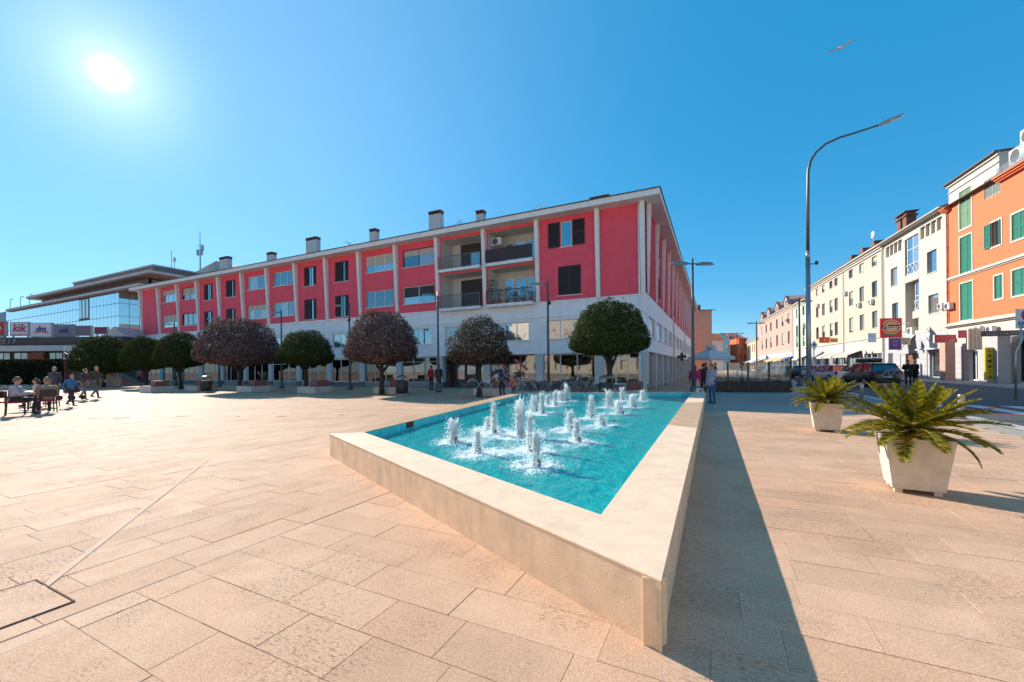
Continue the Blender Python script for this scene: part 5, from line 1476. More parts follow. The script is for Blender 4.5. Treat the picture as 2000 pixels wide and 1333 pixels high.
def ringmb(mb, c, r_, w, y, n=32, a0=0, a1=2 * PI):
    for k in range(n):
        a, b = a0 + (a1 - a0) * k / n, a0 + (a1 - a0) * (k + 1) / n
        mb.face([(c[0] + r_ * math.cos(a), y, c[1] + r_ * math.sin(a)), (c[0] + r_ * math.cos(b), y, c[1] + r_ * math.sin(b)), (c[0] + (r_ - w) * math.cos(b), y, c[1] + (r_ - w) * math.sin(b)), (c[0] + (r_ - w) * math.cos(a), y, c[1] + (r_ - w) * math.sin(a))])
pan = [(0.02, xs_[0]), (xs_[0], xs_[1]), (xs_[1], xs_[2]), (xs_[2], xs_[3])]
for k, (a, b) in enumerate(pan):
    mb = MB(); mb.box(a + .05, b - .05, -.035, -.027, .6, 1.68); g = mb.build('glass_pane', clear_glass('screen_glass', .05), scr)
    mb = MB(); c = ((a + b) / 2, 1.3); y = -.04
    if k in (1, 3):
        ringmb(mb, c if k == 1 else (c[0] - .05, 1.36), .30, .035, y, 36); mb.build('print', M_print, g)
        text('ISTRA', .17, M_print, g, (c[0] - (.05 if k == 3 else 0), y - .002, 1.3 if k == 1 else 1.36), ext=.001, bold=.004)
    else:      # bicycle outline
        for dx in (-.28, .28): ringmb(mb, (c[0] + dx, 1.12), .2, .018, y, 24)
        for p0, p1 in (((-.28, 1.12), (-.08, 1.12)), ((-.08, 1.12), (.2, 1.4)), ((-.08, 1.12), (-.16, 1.45)), ((-.16, 1.4), (.2, 1.4)), ((.28, 1.12), (.18, 1.5)), ((-.28, 1.12), (-.15, 1.4)), ((-.24, 1.46), (-.08, 1.46)), ((.1, 1.52), (.24, 1.5))): mb.bar((c[0] + p0[0], y, p0[1]), (c[0] + p1[0], y, p1[1]), .018, .004)
        mb.build('print', M_print, g)
# parasol behind it
p = pd(1388, 720, 27.0); t = thing('parasol', 'pale square cafe parasol open above the terrace', 'parasol', (p.x, p.y, 0), .3)
zt, zb = pd(1388, 676, 27).z, pd(1388, 698, 27).z; hw = 40 * 27 / FPX * .75
mb = MB(); q = [(-hw, -hw, zb), (hw, -hw, zb), (hw, hw, zb), (-hw, hw, zb)]
for i in range(4):
    mb.face([q[i], q[(i + 1) % 4], (0, 0, zt - .12)]); mb.face([q[i], (q[i][0], q[i][1], zb - .18), (q[(i + 1) % 4][0], q[(i + 1) % 4][1], zb - .18), q[(i + 1) % 4]])
mb.build('canopy', mat('canvas_white', (.60, .57, .56), .85, .05, 3), t)
mb = MB(); mb.tube([(0, 0, 0), (0, 0, zt)], .03, 8); mb.build('pole', M_steel, t)
mb = MB(); mb.box(-.35, .35, -.35, .35, 0, .07); mb.build('foot', M_concrete, t)
mb = MB(); mb.prism([(-.3, zt - .16), (.3, zt - .16), (0, zt + .05)], 'y', -.3, .3); mb.build('vent_cap', mat('canvas_white', (.6, .57, .56)), t)

# ================================================================== SIGNS ON THE RIGHT
def board(name, label, u0, u1, v0, v1, depth, m, txts=(), rz=0.0, th=.12, frame=None, bracket=None):
    a, b = pd(u0, v0, depth), pd(u1, v1, depth); w = (b - a).length if 0 else abs(b.x - a.x); h = abs(a.z - b.z); c = (a + b) / 2
    t = thing(name, label, 'sign', (c.x, c.y, c.z), rz)
    mb = MB(); mb.box(-w / 2, w / 2, 0, th, -h / 2, h / 2); mb.build('panel', m, t, bevel=.01)
    if frame:
        mb = MB(); f = min(w, h) * .05
        mb.box(-w / 2 - f, -w / 2, -.01, th, -h / 2 - f, h / 2 + f).box(w / 2, w / 2 + f, -.01, th, -h / 2 - f, h / 2 + f).box(-w / 2, w / 2, -.01, th, h / 2, h / 2 + f).box(-w / 2, w / 2, -.01, th, -h / 2 - f, -h / 2); mb.build('frame', frame, t)
    for s, sz, x, z, mm, sh in txts:
        if s.startswith('~'): scrawl(t, w * float(s[1:]), h, z * h, sz * h * .8, mm, len(label), sh)
        else: text(s, sz * h, mm, t, (x * w, -.012, z * h), shear=sh, ext=.008)
    if bracket:
        mb = MB(); mb.box(w / 2, w / 2 + bracket, th * .3, th * .7, h * .2, h * .2 + .08); mb.box(w / 2, w / 2 + bracket, th * .3, th * .7, -h * .25, -h * .25 + .08); mb.build('bracket', M_frame, t)
    return t, w, h
M_w = mat('sign_white', (.74, .73, .72), .45, .03, 3)
M_r = mat('sign_red', (.55, .012, .035), .4, .04, 3)
M_k = mat('sign_black', (.015, .015, .016), .5, .1, 3)
t, w, h = board('shop_sign', 'square red sign with round emblem reading Mozart on the cream house', 1721.5, 1760, 622, 660, 41.0, M_r, [('Mozart', .30, 0, .04, M_w, .35)], rz=-.12, bracket=.7)
def ellp(par, name, rx, rz_, y, m, z=0.0, n=36, inner=None):
    mb = MB(); P = [(rx * math.cos(2 * PI * k / n), rz_ * math.sin(2 * PI * k / n) + z) for k in range(n)]
    if inner:
        for k in range(n):
            j = (k + 1) % n; mb.face([(P[k][0], y, P[k][1]), (P[j][0], y, P[j][1]), (P[j][0] * inner, y, (P[j][1] - z) * inner + z), (P[k][0] * inner, y, (P[k][1] - z) * inner + z)])
    else: mb.face([(a, y, b) for a, b in P])
    return mb.build(name, m, par)
M_gold = mat('sign_gold', (.62, .38, .16), .5, .05, 3)
ellp(t, 'emblem_ring', w * .43, h * .36, -.004, M_w, h * .06, inner=.93); ellp(t, 'emblem_disc', w * .34, h * .28, -.003, M_gold, h * .06); 
mb = MB(); mb.box(-w * .46, w * .46, -.008, -.005, -h * .04, h * .16); mb.build('name_band', M_k, t)
mb = MB(); mb.prism([(-w * .34, -h * .33), (0, -h * .39), (w * .34, -h * .31), (w * .34, -h * .25), (0, -h * .31), (-w * .34, -h * .27)], 'y', -.006, -.003); mb.build('green_ribbon', mat('ribbon_green', (.03, .24, .05), .5), t)
M_pur = mat('sign_purple', (.11, .045, .28), .5, .04, 3)
board('shop_sign', 'purple square sign with white frame below the red Mozart sign', 1737, 1759, 661, 683, 40.5, M_pur, [('~.7', .17, 0, .24, M_w, 0), ('\\ /', .3, 0, -.08, M_w, 0)], frame=M_w, rz=-.12)
board('shop_sign', 'pale sign with dark lettering right of the purple one', 1760.5, 1776, 660, 673, 41.5, mat('sign_beige', (.50, .44, .30), .6), [('~.7', .36, 0, .15, M_k, 0), ('~.5', .36, 0, -.25, M_k, 0)], frame=M_w, rz=-.2)
board('shop_sign', 'long red sign with white lettering beside the orange corner', 1828, 1866, 655, 669, 35.0, M_r, [('~.8', .55, 0, .12, M_w, .2), ('~.75', .22, 0, -.28, M_w, 0)], rz=-.15, frame=M_w)
board('shop_sign', 'small pink-red sign with white lettering left of the beige board', 1872.5, 1890, 646, 660, 33.6, mat('sign_pink', (.62, .03, .12), .5), [('~.7', .40, 0, .15, M_w, .15), ('~.6', .3, 0, -.25, M_w, .1)], rz=-.15, frame=M_w)
r = random.Random(8)
t, w, h = board('notice_board', 'tall beige notice board with rows of tiny red and grey print', 1893, 1917, 642, 683, 31.5, mat('sign_board_beige', (.52, .47, .40), .6, .06, 3), rz=-.15)
for k in range(3):
    mb = MB()
    for q in range(12):
        z = h * (.42 - q * .075); mb.box(-w * .36 + k * w * .27, -w * .36 + k * w * .27 + w * r.uniform(.08, .16), -.006, -.003, z - h * .016, z + h * .016)
    mb.build('print_column', [mat('print_rust', (.32, .09, .06), .7), mat('print_grey', (.25, .24, .24), .7)][k == 2], t)
t, w, h = board('exchange_sign', 'upright yellow sign reading CAMBIO beside the glass doors', 1925.5, 1940, 679, 743, 29.8, mat('sign_yellow', (.62, .46, .03), .5, .05, 3), rz=-.15)
for k, ch in enumerate('CAMBIO'): text(ch, h * .125, M_k, t, (0, -.012, h * (.40 - k * .162)), bold=.01)
t, w, h = board('shop_letter_sign', 'dark slatted fascia with raised white letters over the glass doors', 1930, 2008, 646, 656, 28.6, mat('fascia_dark', (.10, .09, .08), .6), [('~.8', .85, .12, 0, M_w, .1)], rz=-.42)
board('shop_sign', 'bright orange sign high on the far peach house', 1601, 1621, 659, 670, 56.0, mat('sign_orange', (.72, .10, .015), .5), [('e', .8, 0, .02, M_w, 0)], rz=-.1)
board('shop_sign', 'yellow-orange sign right of the bright orange one', 1622, 1636, 661, 669, 54.0, mat('sign_amber', (.70, .32, .03), .5), [('~.6', .6, 0, 0, M_w, 0)], rz=-.1)
board('shop_sign', 'pale blue and white sign left of the red Mozart sign', 1696, 1711, 651, 669, 45.0, mat('sign_lightblue', (.36, .58, .74), .5), [('~.6', .28, 0, .2, M_w, 0)], rz=-.12)
board('shop_sign', 'small blue and white sign beside brown door', 1735, 1744, 690, 722, 42.5, mat('sign_pale', (.55, .56, .6), .5), [('~.4', .12, 0, .3, M_pur, 0), ('~.4', .12, 0, .1, M_pur, 0), ('~.4', .12, 0, -.1, M_pur, 0)], rz=-.1)
mb = MB()
# parking sign on a pole at the right edge
p = gp(1984, 779); t = thing('parking_sign', 'no-stopping and parking sign board on steel pole at right edge', 'sign', (p.x, p.y, 0))
dp = p.y; a, b = pd(1982.5, 604, dp), pd(2020, 642, dp); x0, x1, z1, z0 = a.x - p.x, b.x - p.x, a.z, b.z
mb = MB(); mb.tube([(0, 0, 0), (0, 0, z0 - 1.0), (.28, .03, z0 - .55), (.28, .03, z1)], .035, 10); mb.build('pole', M_steel, t, smooth=True)
mb = MB(); mb.box(x0, x1, -.03, -.01, z0, z1); mb.build('panel', mat('sign_grey', (.62, .62, .63), .5), t)
M_blue = mat('sign_blue', (.02, .06, .30), .45); cx = (x0 + x1) / 2 + .05; cz = z1 - .27
for nm, r0, m, y in (('ring', .235, M_r, -.034), ('disc', .19, M_blue, -.037)):
    mb = MB(); mb.face([(cx + r0 * math.cos(2 * PI * k / 30), y, cz + r0 * math.sin(2 * PI * k / 30)) for k in range(30)]); mb.build(nm, m, t)
mb = MB(); mb.bar((cx - .15, -.040, cz + .15), (cx + .15, -.040, cz - .15), .05, .004); mb.bar((cx - .15, -.041, cz - .15), (cx + .15, -.041, cz + .15), .05, .004); mb.build('cross_bars', M_r, t)
mb = MB(); mb.box(x0 + .10, x0 + .33, -.036, -.032, z0 + .14, z0 + .30); mb.build('blue_plate', M_blue, t)
text('P', .17, M_w, t, (x0 + .21, -.038, z0 + .22), ext=.001); pp = scrawl(t, .36, .1, 0, .07, M_k, 3, 0, 0); pp.location = (x0 + .32, -.036, z0 + .07)
# diamond sign on the mast, and a small round blue one down the street
p = pd(1590, 740, 30.0); t = thing('diamond_sign', 'white diamond-shaped sign with blue symbol right of the tall mast', 'sign', (p.x, p.y, 0)); z = pd(1590, 674, 30).z
mb = MB(); mb.tube([(0, 0, 0), (0, 0, z)], .03, 8); mb.build('pole', M_steel, t)
mb = MB(); mb.prism([(-.24, z), (0, z - .42), (.24, z), (0, z + .32)], 'y', -.05, -.03); mb.build('panel', M_w, t); mb = MB(); mb.box(-.1, .1, -.056, -.052, z - .06, z + .08); mb.build('symbol', M_blue, t)

# ================================================================== GULL
p = pd(1642, 93, 22.0); t = thing('gull', 'white gull gliding high in the blue sky', 'bird', p, .6)
mb = MB(); S_ = .72
mb.tube([(-.22 * S_, 0, -.02), (-.12 * S_, 0, 0), (.05 * S_, 0, 0), (.2 * S_, 0, .02), (.27 * S_, 0, .03), (.33 * S_, 0, .02)], [.01, .045, .06, .05, .04, .01], 10)
mb.build('body', mat('gull_white', (.85, .84, .83), .7), t, smooth=True)
for s in (-1, 1):
    mb = MB(); W_ = [(.05, .0, .10, 0), (.25, .13, .14, .02), (.5, .06, .10, .05), (.78, -.14, .02, .01)]
    top = [(.10 * S_ + a * 0 + c * .5, s * x * S_, h + .012) for x, a, c, h in W_]
    le = [Vector((.12 * S_ + a * S_ * .6, s * x * S_, .12 * S_ * x + .02)) for x, a, c, h in W_]; te = [Vector((-.06 * S_ + (a - .06) * S_ * .6, s * x * S_, .12 * S_ * x)) for x, a, c, h in W_]
    for i in range(3):
        mb.face([le[i], le[i + 1], te[i + 1], te[i]]); o = Vector((0, 0, -.012)); mb.face([te[i] + o, te[i + 1] + o, le[i + 1] + o, le[i] + o])
    mb.build('wing', mat('gull_grey', (.8, .79, .78), .7), t)
mb = MB(); mb.face([(-.2 * S_, .03, 0), (-.2 * S_, -.03, 0), (-.36 * S_, -.08, -.01), (-.36 * S_, .08, -.01)]); mb.build('tail', mat('gull_white', (.66, .64, .62)), t)

# ================================================================== LEFT SIDE: GLASS BUILDING, LOW MALL, HEDGE, STAIRS
gc = pd(233, 700, 72.0); gc.z = 0
def gz(u, v, d): return pd(u, v, d).z
glz = gz(233, 567, 72)
Lg = 60.0
gb = thing('glass_building', 'mirror-glass commercial building with brown roof slabs behind the mall', 'building', gc + D1 * Lg, math.atan2(-D1.y, -D1.x))
M_mirror = glass_pane('mirror_glass', (.10, .26, .34), .55, .03, .006, .5)
M_mull = mat('mullion_dark', (.05, .09, .12), .4, .1, 4)
M_brown = mat('roof_brown', (.28, .19, .17), .75, .15, 1.5, .1, 30)
M_roofg = mat('roof_grey_edge', (.56, .51, .50), .75, .1, 2)
nx, nz_ = 42, 7; pw, ph = Lg / nx, glz / nz_
def curtain(par, nx, pw, nz_, ph, skip=()):
    for i in range(nx):
        for j in range(2, nz_):
            if (i, j) in skip: continue
            inst(PANE, 'glass_panel', par, (i * pw, 0, j * ph))
PANE = MB().box(.03, pw - .03, 0, .04, .03, ph - .03).mesh('glass_panel', M_mirror)
skip = {(i, j) for i in (31, 32, 33) for j in (5, 6)}
vis0 = int(26)
for i in range(4, nx):
    for j in range(1, nz_):
        if (i, j) in skip: continue
        inst(PANE, 'glass_panel', gb, (i * pw, 0, j * ph))
mb = MB(); mb.face([(0, .06, 0), (Lg, .06, 0), (Lg, .06, glz), (0, .06, glz)]); mb.build('curtain_wall_frame', M_mull, gb)
mb = MB()
for i in range(4, nx + 1):
    for j in range(2, nz_ + 1): mb.box(i * pw - .07, i * pw + .07, -.07, -.005, j * ph - .07, j * ph + .07)
stuff(mb.build('glass_clamps', M_dark, gb))
mb = MB(); mb.box(31 * pw, 34 * pw, -.05, .03, 5 * ph, 7 * ph - .3); bw = mb.build('window_block', mat('dark_opening', (.07, .03, .03), .6), gb)
for k in range(3): mb = MB(); mb.box(31 * pw + .2 + k * pw, 32 * pw - .2 + k * pw, -.08, -.055, 5 * ph + .4, 7 * ph - .6); mb.build('pane', M_glass, bw)
gs = bpy.data.objects.new('end_wall', None); COL.objects.link(gs); gs.parent = gb; gs.location = (Lg, 0, 0); gs.rotation_euler.z = PI / 2
for i in range(9):
    for j in range(1, nz_): inst(PANE, 'glass_panel', gs, (i * pw, 0, j * ph))
mb = MB(); mb.face([(0, .06, 0), (16, .06, 0), (16, .06, glz), (0, .06, glz)]); mb.build('curtain_wall_frame', M_mull, gs)
# stepped roof slabs, each reaching a little past the glass
def slab_at(u, v, y):
    P = gc - D2 * (-y); tt = atu(P, D1, u, v); return Lg - tt, pd(u, v, (P + D1 * tt).y).z
xa, za = slab_at(271, 553, -.6); xb, zb2 = slab_at(291, 527, -.6); xc, zc2 = slab_at(298, 516, 1.0)
mb = MB(); mb.box(8, xa - .25, -.45, 18, za - .62, za - .42, 0); mb.box(7.8, xa, -.6, 18, za - .41, za, 1); mb.build('roof_slab', [M_brown, M_roofg], gb, bevel=.03)
pt = zb2 - .6
mb = MB(); wall(mb, 22, xa - 1.2, za + .01, pt, [(30 + k * 3.6, 33.2 + k * 3.6, za + .12, pt - .25) for k in range(8)], 1.2, .2); mb.build('penthouse_wall', M_brown, gb)
for k in range(8): window(gb, 30 + k * 3.6, 33.2 + k * 3.6, za + .12, pt - .25, 1.3, 2, fm=M_mull, gm=M_mirror, sill=False)
mb = MB(); mb.box(xa - 1.19, xa - 1.1, 1.6, 16, za + .1, pt - .1); mb.build('pane', M_mirror, gb)
mb = MB(); mb.box(20.2, xb - .25, -.45, 18, pt + .01, zb2 - .42, 0); mb.box(20, xb, -.6, 18, zb2 - .41, zb2, 1); mb.build('roof_slab', [M_brown, M_roofg], gb, bevel=.03)
mb = MB(); mb.box(38, xc - .2, 1.2, 18, zb2 + .01, zc2 - .25, 0); mb.box(37.8, xc, 1.0, 18, zc2 - .24, zc2, 1); mb.build('roof_slab', [M_brown, M_roofg], gb)
mb = MB(); mb.prism([(xc - 9, zc2 - .5), (xc + 10, zc2 - 2), (xc + 10, zc2 - .6), (xc + 1.5, zc2 + 2.4), (xc - 9, zc2 + .4)], 'y', 10, 24); mb.build('plant_room', mat('plant_room_beige', (.42, .36, .33), .85, .1, .8), gb)
# masts on the roof
pm = pd(391, 500, 80); mb = MB()
gi = gb.matrix_basis
bpy.context.view_layer.update(); inv = gb.matrix_world.inverted()
q = inv @ Vector((pm.x, pm.y, 0)); zb_, zt_ = gz(391, 520, 80), gz(391, 452, 80)
mb.tube([(q.x, q.y, zb_ - 6), (q.x, q.y, zb_), (q.x, q.y, zt_)], [.16, .14, .04], 8)
for k, z in enumerate((.3, .45, .6)): mb.bar((q.x - .9, q.y, zb_ + (zt_ - zb_) * z), (q.x + .9, q.y, zb_ + (zt_ - zb_) * z), .08)
for dx, z in ((-.8, .32), (.8, .42), (.5, .3)): mb.box(q.x + dx - .2, q.x + dx + .2, q.y - .15, q.y + .15, zb_ + (zt_ - zb_) * z, zb_ + (zt_ - zb_) * z + 1.1)
mb.build('radio_mast', M_steel, gb)
pm = pd(335, 500, 76); q = inv @ Vector((pm.x, pm.y, 0)); zb_ = gz(335, 520, 76)
mb = MB(); mb.tube([(q.x, q.y, zb_ - 4), (q.x, q.y, zb_ + 2.8)], .05, 6); mb.build('antenna', M_steel, gb)
mb = MB(); mb.ell((q.x + 1.0, q.y, zb_ + 1.0), (.5, .15, .5)); mb.tube([(q.x + 1, q.y, zb_ - 4), (q.x + 1, q.y, zb_ + 1)], .05, 6); mb.build('satellite_dish', M_roofg, gb, smooth=True)
# lamps on the roof edge at far left
for u in (20, 40, 58):
    P = gc - D2 * .2; tt = atu(P, D1, u, 600); q = inv @ (P + D1 * tt); mb = MB(); z0 = za
    mb.tube([(q.x, q.y, z0), (q.x, q.y, z0 + 1.9), (q.x + .3, q.y, z0 + 2.2), (q.x + .9, q.y, z0 + 2.2)], .06, 6); mb.box(q.x + .7, q.x + 1.4, q.y - .15, q.y + .15, z0 + 2.05, z0 + 2.2); mb.build('roof_lamp', M_steel, gb)

# low mall
mall_y = 50.0
mx0 = pd(-60, 700, mall_y).x; mx1 = pd(262, 700, mall_y).x
mall = thing('low_mall', 'low dark shopping arcade with brown roof band at left behind hedge', 'building', (mx0, mall_y, 0)); ML = mx1 - mx0
def mX(u): return pd(u, 690, mall_y).x - mx0
def mZ(u, v): return pd(u, v, mall_y).z
zf0, zf1 = mZ(60, 676), mZ(60, 661)
mb = MB(); mb.box(0, ML, -1.4, 6, zf0, zf1); mb.build('roof_band', mat('dark_brown_band', (.10, .055, .055), .7, .12, 1), mall)
mb = MB(); mb.box(mX(35), ML, -2.6, -1.41, zf0 - .75, zf0 - .12); mb.build('canopy_fascia', mat('canopy_grey', (.50, .48, .47), .7, .08, 1), mall)
mb = MB(); mb.face([(0, 0, 0), (ML, 0, 0), (ML, 0, zf0), (0, 0, zf0)]); mb.build('wall', mat('arcade_dark', (.07, .05, .045), .8, .2, 1), mall)
for k in range(9):
    a = mX(-40) + k * 2.1; window(mall, a, a + 1.7, 2.0, zf0 - .8, -.08, 2, fm=M_shut, gm=M_glass, sill=False, name='shop_window')
mb = MB(); mb.box(mX(62), mX(92), -.4, -.05, 2.0, zf0 - .9); mb.build('red_stall', mat('stall_red', (.30, .09, .08), .8, .25, 3), mall)
mb = MB(); mb.prism([(mX(215), zf1), (mX(262), zf1), (mX(238), zf1 + 1.2)], 'y', -1.0, 4); mb.build('gable', M_roofg, mall)
# roof signs
def rsign(u0, u1, v0, v1, m, label, txt=None, tm=None, sh=.2, sz=.6, extra=None):
    a, b = pd(u0, v0, mall_y - 1), pd(u1, v1, mall_y - 1); w, h = b.x - a.x, a.z - b.z; c = (a + b) / 2
    t = thing('roof_sign', label, 'sign', (c.x, c.y, c.z), 0)
    mb = MB(); mb.box(-w / 2, w / 2, 0, .3, -h / 2, h / 2); mb.build('panel', m, t)
    mb = MB(); mb.box(-w / 2 + .1, -w / 2 + .2, .1, .2, -h / 2 - .5, -h / 2).box(w / 2 - .2, w / 2 - .1, .1, .2, -h / 2 - .5, -h / 2); mb.build('leg', M_dark, t)
    mb = MB(); f = .06; mb.box(-w / 2 - f, -w / 2, -.02, .3, -h / 2 - f, h / 2 + f).box(w / 2, w / 2 + f, -.02, .3, -h / 2 - f, h / 2 + f).box(-w / 2, w / 2, -.02, .3, h / 2, h / 2 + f).box(-w / 2, w / 2, -.02, .3, -h / 2 - f, -h / 2); mb.build('frame', mat('sign_edge', (.3, .33, .36), .5), t)
    if txt and txt.startswith('~'): scrawl(t, w * .8, h, 0, h * sz, tm, len(label), sh, -.02)
    elif txt: text(txt, h * sz, tm, t, (0, -.03, .06 * h), shear=sh, bold=.02)
    if extra: extra(t, w, h)
    return t
M_lil = mat('sign_lilac_white', (.66, .60, .66), .5, .04, 1); M_kik = mat('kik_red', (.50, .015, .08), .5); M_dmb = mat('dm_blue', (.02, .03, .20), .5)
def wave(t, w, h):
    mb = MB(); mb.prism([(-w * .36, -h * .12), (0, -h * .17), (w * .0, -h * .25), (-w * .3, -h * .26)], 'y', -.03, -.02); mb.build('wave', mat('dm_orange', (.6, .2, .05), .5), t)
    mb = MB(); mb.prism([(.02 * w, -h * .14), (w * .38, -h * .16), (w * .4, -h * .27), (w * .1, -h * .22)], 'y', -.03, -.02); mb.build('wave', M_kik, t)
def hacek(t, w, h):
    mb = MB(); mb.bar((-.06 * w, -.03, h * .36), (0, -.03, h * .28), .06, .05); mb.bar((.0, -.03, h * .28), (.07 * w, -.03, h * .37), .06, .05); mb.build('accent', M_kik, t)
    mb = MB(); mb.box(-w * .48, w * .48, -.015, -.005, -h * .46, -h * .41); mb.build('red_line', M_kik, t)
rsign(-14, 9.5, 629, 656, mat('roof_sign_red', (.42, .02, .03), .5), 'red roof sign cut by the left edge of photo', 'o', M_lil, .2)
rsign(20.5, 54.5, 630.5, 655.5, mat('sign_kik_ground', (.60, .56, .60), .5), 'pale roof sign with red letters kik', 'k\u0131k', M_kik, .15, .85, hacek)
rsign(59, 100, 632, 657, M_lil, 'pale roof sign with blue letters dm above orange waves', 'dm', M_dmb, .25, .62, wave)
rsign(105, 143, 635, 660, mat('roof_sign_grey', (.20, .18, .23), .6), 'dim grey roof sign with dark letters mb', 'mb', M_dmb, .2, .6)
rsign(147, 177, 637.5, 655, mat('roof_sign_plum', (.20, .13, .17), .6), 'plum-coloured roof sign with red stripe, fifth along the roof', None)
rsign(185, 209, 640, 652, mat('roof_sign_maroon', (.24, .03, .06), .6), 'small maroon roof sign nearest the clipped tree', None)
rsign(-10, 26, 672, 681, mat('roof_sign_yellow', (.62, .34, .02), .6), 'yellow strip sign under the brown roof band', '~', mat('sign_black', (.015, .015, .016)), 0, .62)
rsign(36, 70, 676, 681, mat('strip_sign_white', (.55, .54, .52), .6), 'thin white strip sign right of the yellow one', '~', mat('print_grey', (.25, .24, .24)), 0, .7)
# white script lettering on the band
tl = thing('script_sign', 'white script lettering on the dark brown roof band at left', 'sign', (pd(14, 667, mall_y - 1.5).x, mall_y - 1.55, pd(14, 667, mall_y - 1.5).z)); scrawl(tl, 2.6, 1, 0, .7, M_lil, 5, .35, 0)
# hedge wall
hy = 38.5; hx0, hx1 = pd(-60, 740, hy).x, pd(115, 740, hy).x; hz = gz(60, 704, hy)
t = thing('hedge_wall', 'tall dark clipped hedge in front of the arcade at far left', 'hedge', (hx0, hy, 0)); r = random.Random(12); mb = MB()
while len(mb.f) < 14000:
    x = r.uniform(0, hx1 - hx0); top = r.random() < .2
    c = Vector((x, r.uniform(-.05, 1.2) if top else r.gauss(0, .07), hz + r.gauss(0, .05) if top else r.uniform(.25, hz)))
    e = Vector((r.gauss(0, 1), r.gauss(0, .6), r.gauss(0, 1))).normalized() * r.uniform(.06, .11); f = e.cross(Vector((r.gauss(0, 1), r.gauss(0, 1), r.gauss(0, 1)))).normalized() * .045
    mb.face([c - e, c + f, c + e, c - f])
mb.build('foliage', leaf_mat('tall_hedge_leaf', (.012, .018, .010), (.025, .034, .018), (.06, .065, .03), .3), t)
mb = MB(); mb.box(0, hx1 - hx0, -.1, 1.3, 0, .35); mb.build('kerb', M_concrete, t)
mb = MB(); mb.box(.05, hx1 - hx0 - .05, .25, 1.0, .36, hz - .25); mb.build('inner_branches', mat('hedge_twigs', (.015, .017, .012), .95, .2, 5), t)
# pinkish pillar and stairs
sy = 39.0; px_ = pd(120, 740, sy).x
t = thing('gate_pillar', 'pinkish brown square pillar at the end of hedge', 'pillar', (px_, sy, 0)); mb = MB(); mb.box(-.33, .33, 0, .7, 0, gz(120, 703, sy)); mb.build('shaft', mat('pillar_pink', (.26, .13, .13), .8, .1, 2), t); mb = MB(); mb.box(-.36, .36, -.03, .73, gz(120, 703, sy) + .002, gz(120, 703, sy) + .1); mb.build('cap', M_concrete, t)
sx0, sx1 = pd(128, 740, 41).x, pd(232, 740, 41).x; st = thing('outdoor_stairs', 'pale stone stairs rising to the left with white railing', 'stairs', (sx1, 41.0, 0)); n = 16; run = (sx1 - sx0) / n; rise = gz(128, 708, 41) / n
M_step = mat('stair_stone', (.40, .34, .32), .85, .12, 2)
for k in range(n): mb = MB(); mb.box(-(k + 1) * run, -k * run - .003, 0, 3.2, 0, (k + 1) * rise); mb.build('step', M_step, st)
mb = MB(); mb.prism([(0, 0), (.3, 0), (.3, .8), (-n * run, n * rise + .4), (-n * run, 0)], 'y', -.22, -.01); mb.build('cheek_wall', mat('stair_cheek', (.44, .38, .36), .85, .12, 1, stain=.3), st)
mb = MB()
for dz in (.55, .85, 1.15): mb.tube([(0, -.12, .75 + dz * .6), (-n * run * .45, -.12, n * rise * .45 + .55 + dz), (-n * run * .55, -.12, n * rise * .5 + .55 + dz), (-n * run, -.12, n * rise + .4 + dz)], .035, 6)
for k in range(7): f = k / 6; mb.tube([(-n * run * f, -.12, n * rise * f + .4), (-n * run * f, -.12, n * rise * f + 1.5)], .035, 6)
mb.build('railing', M_frame, st)

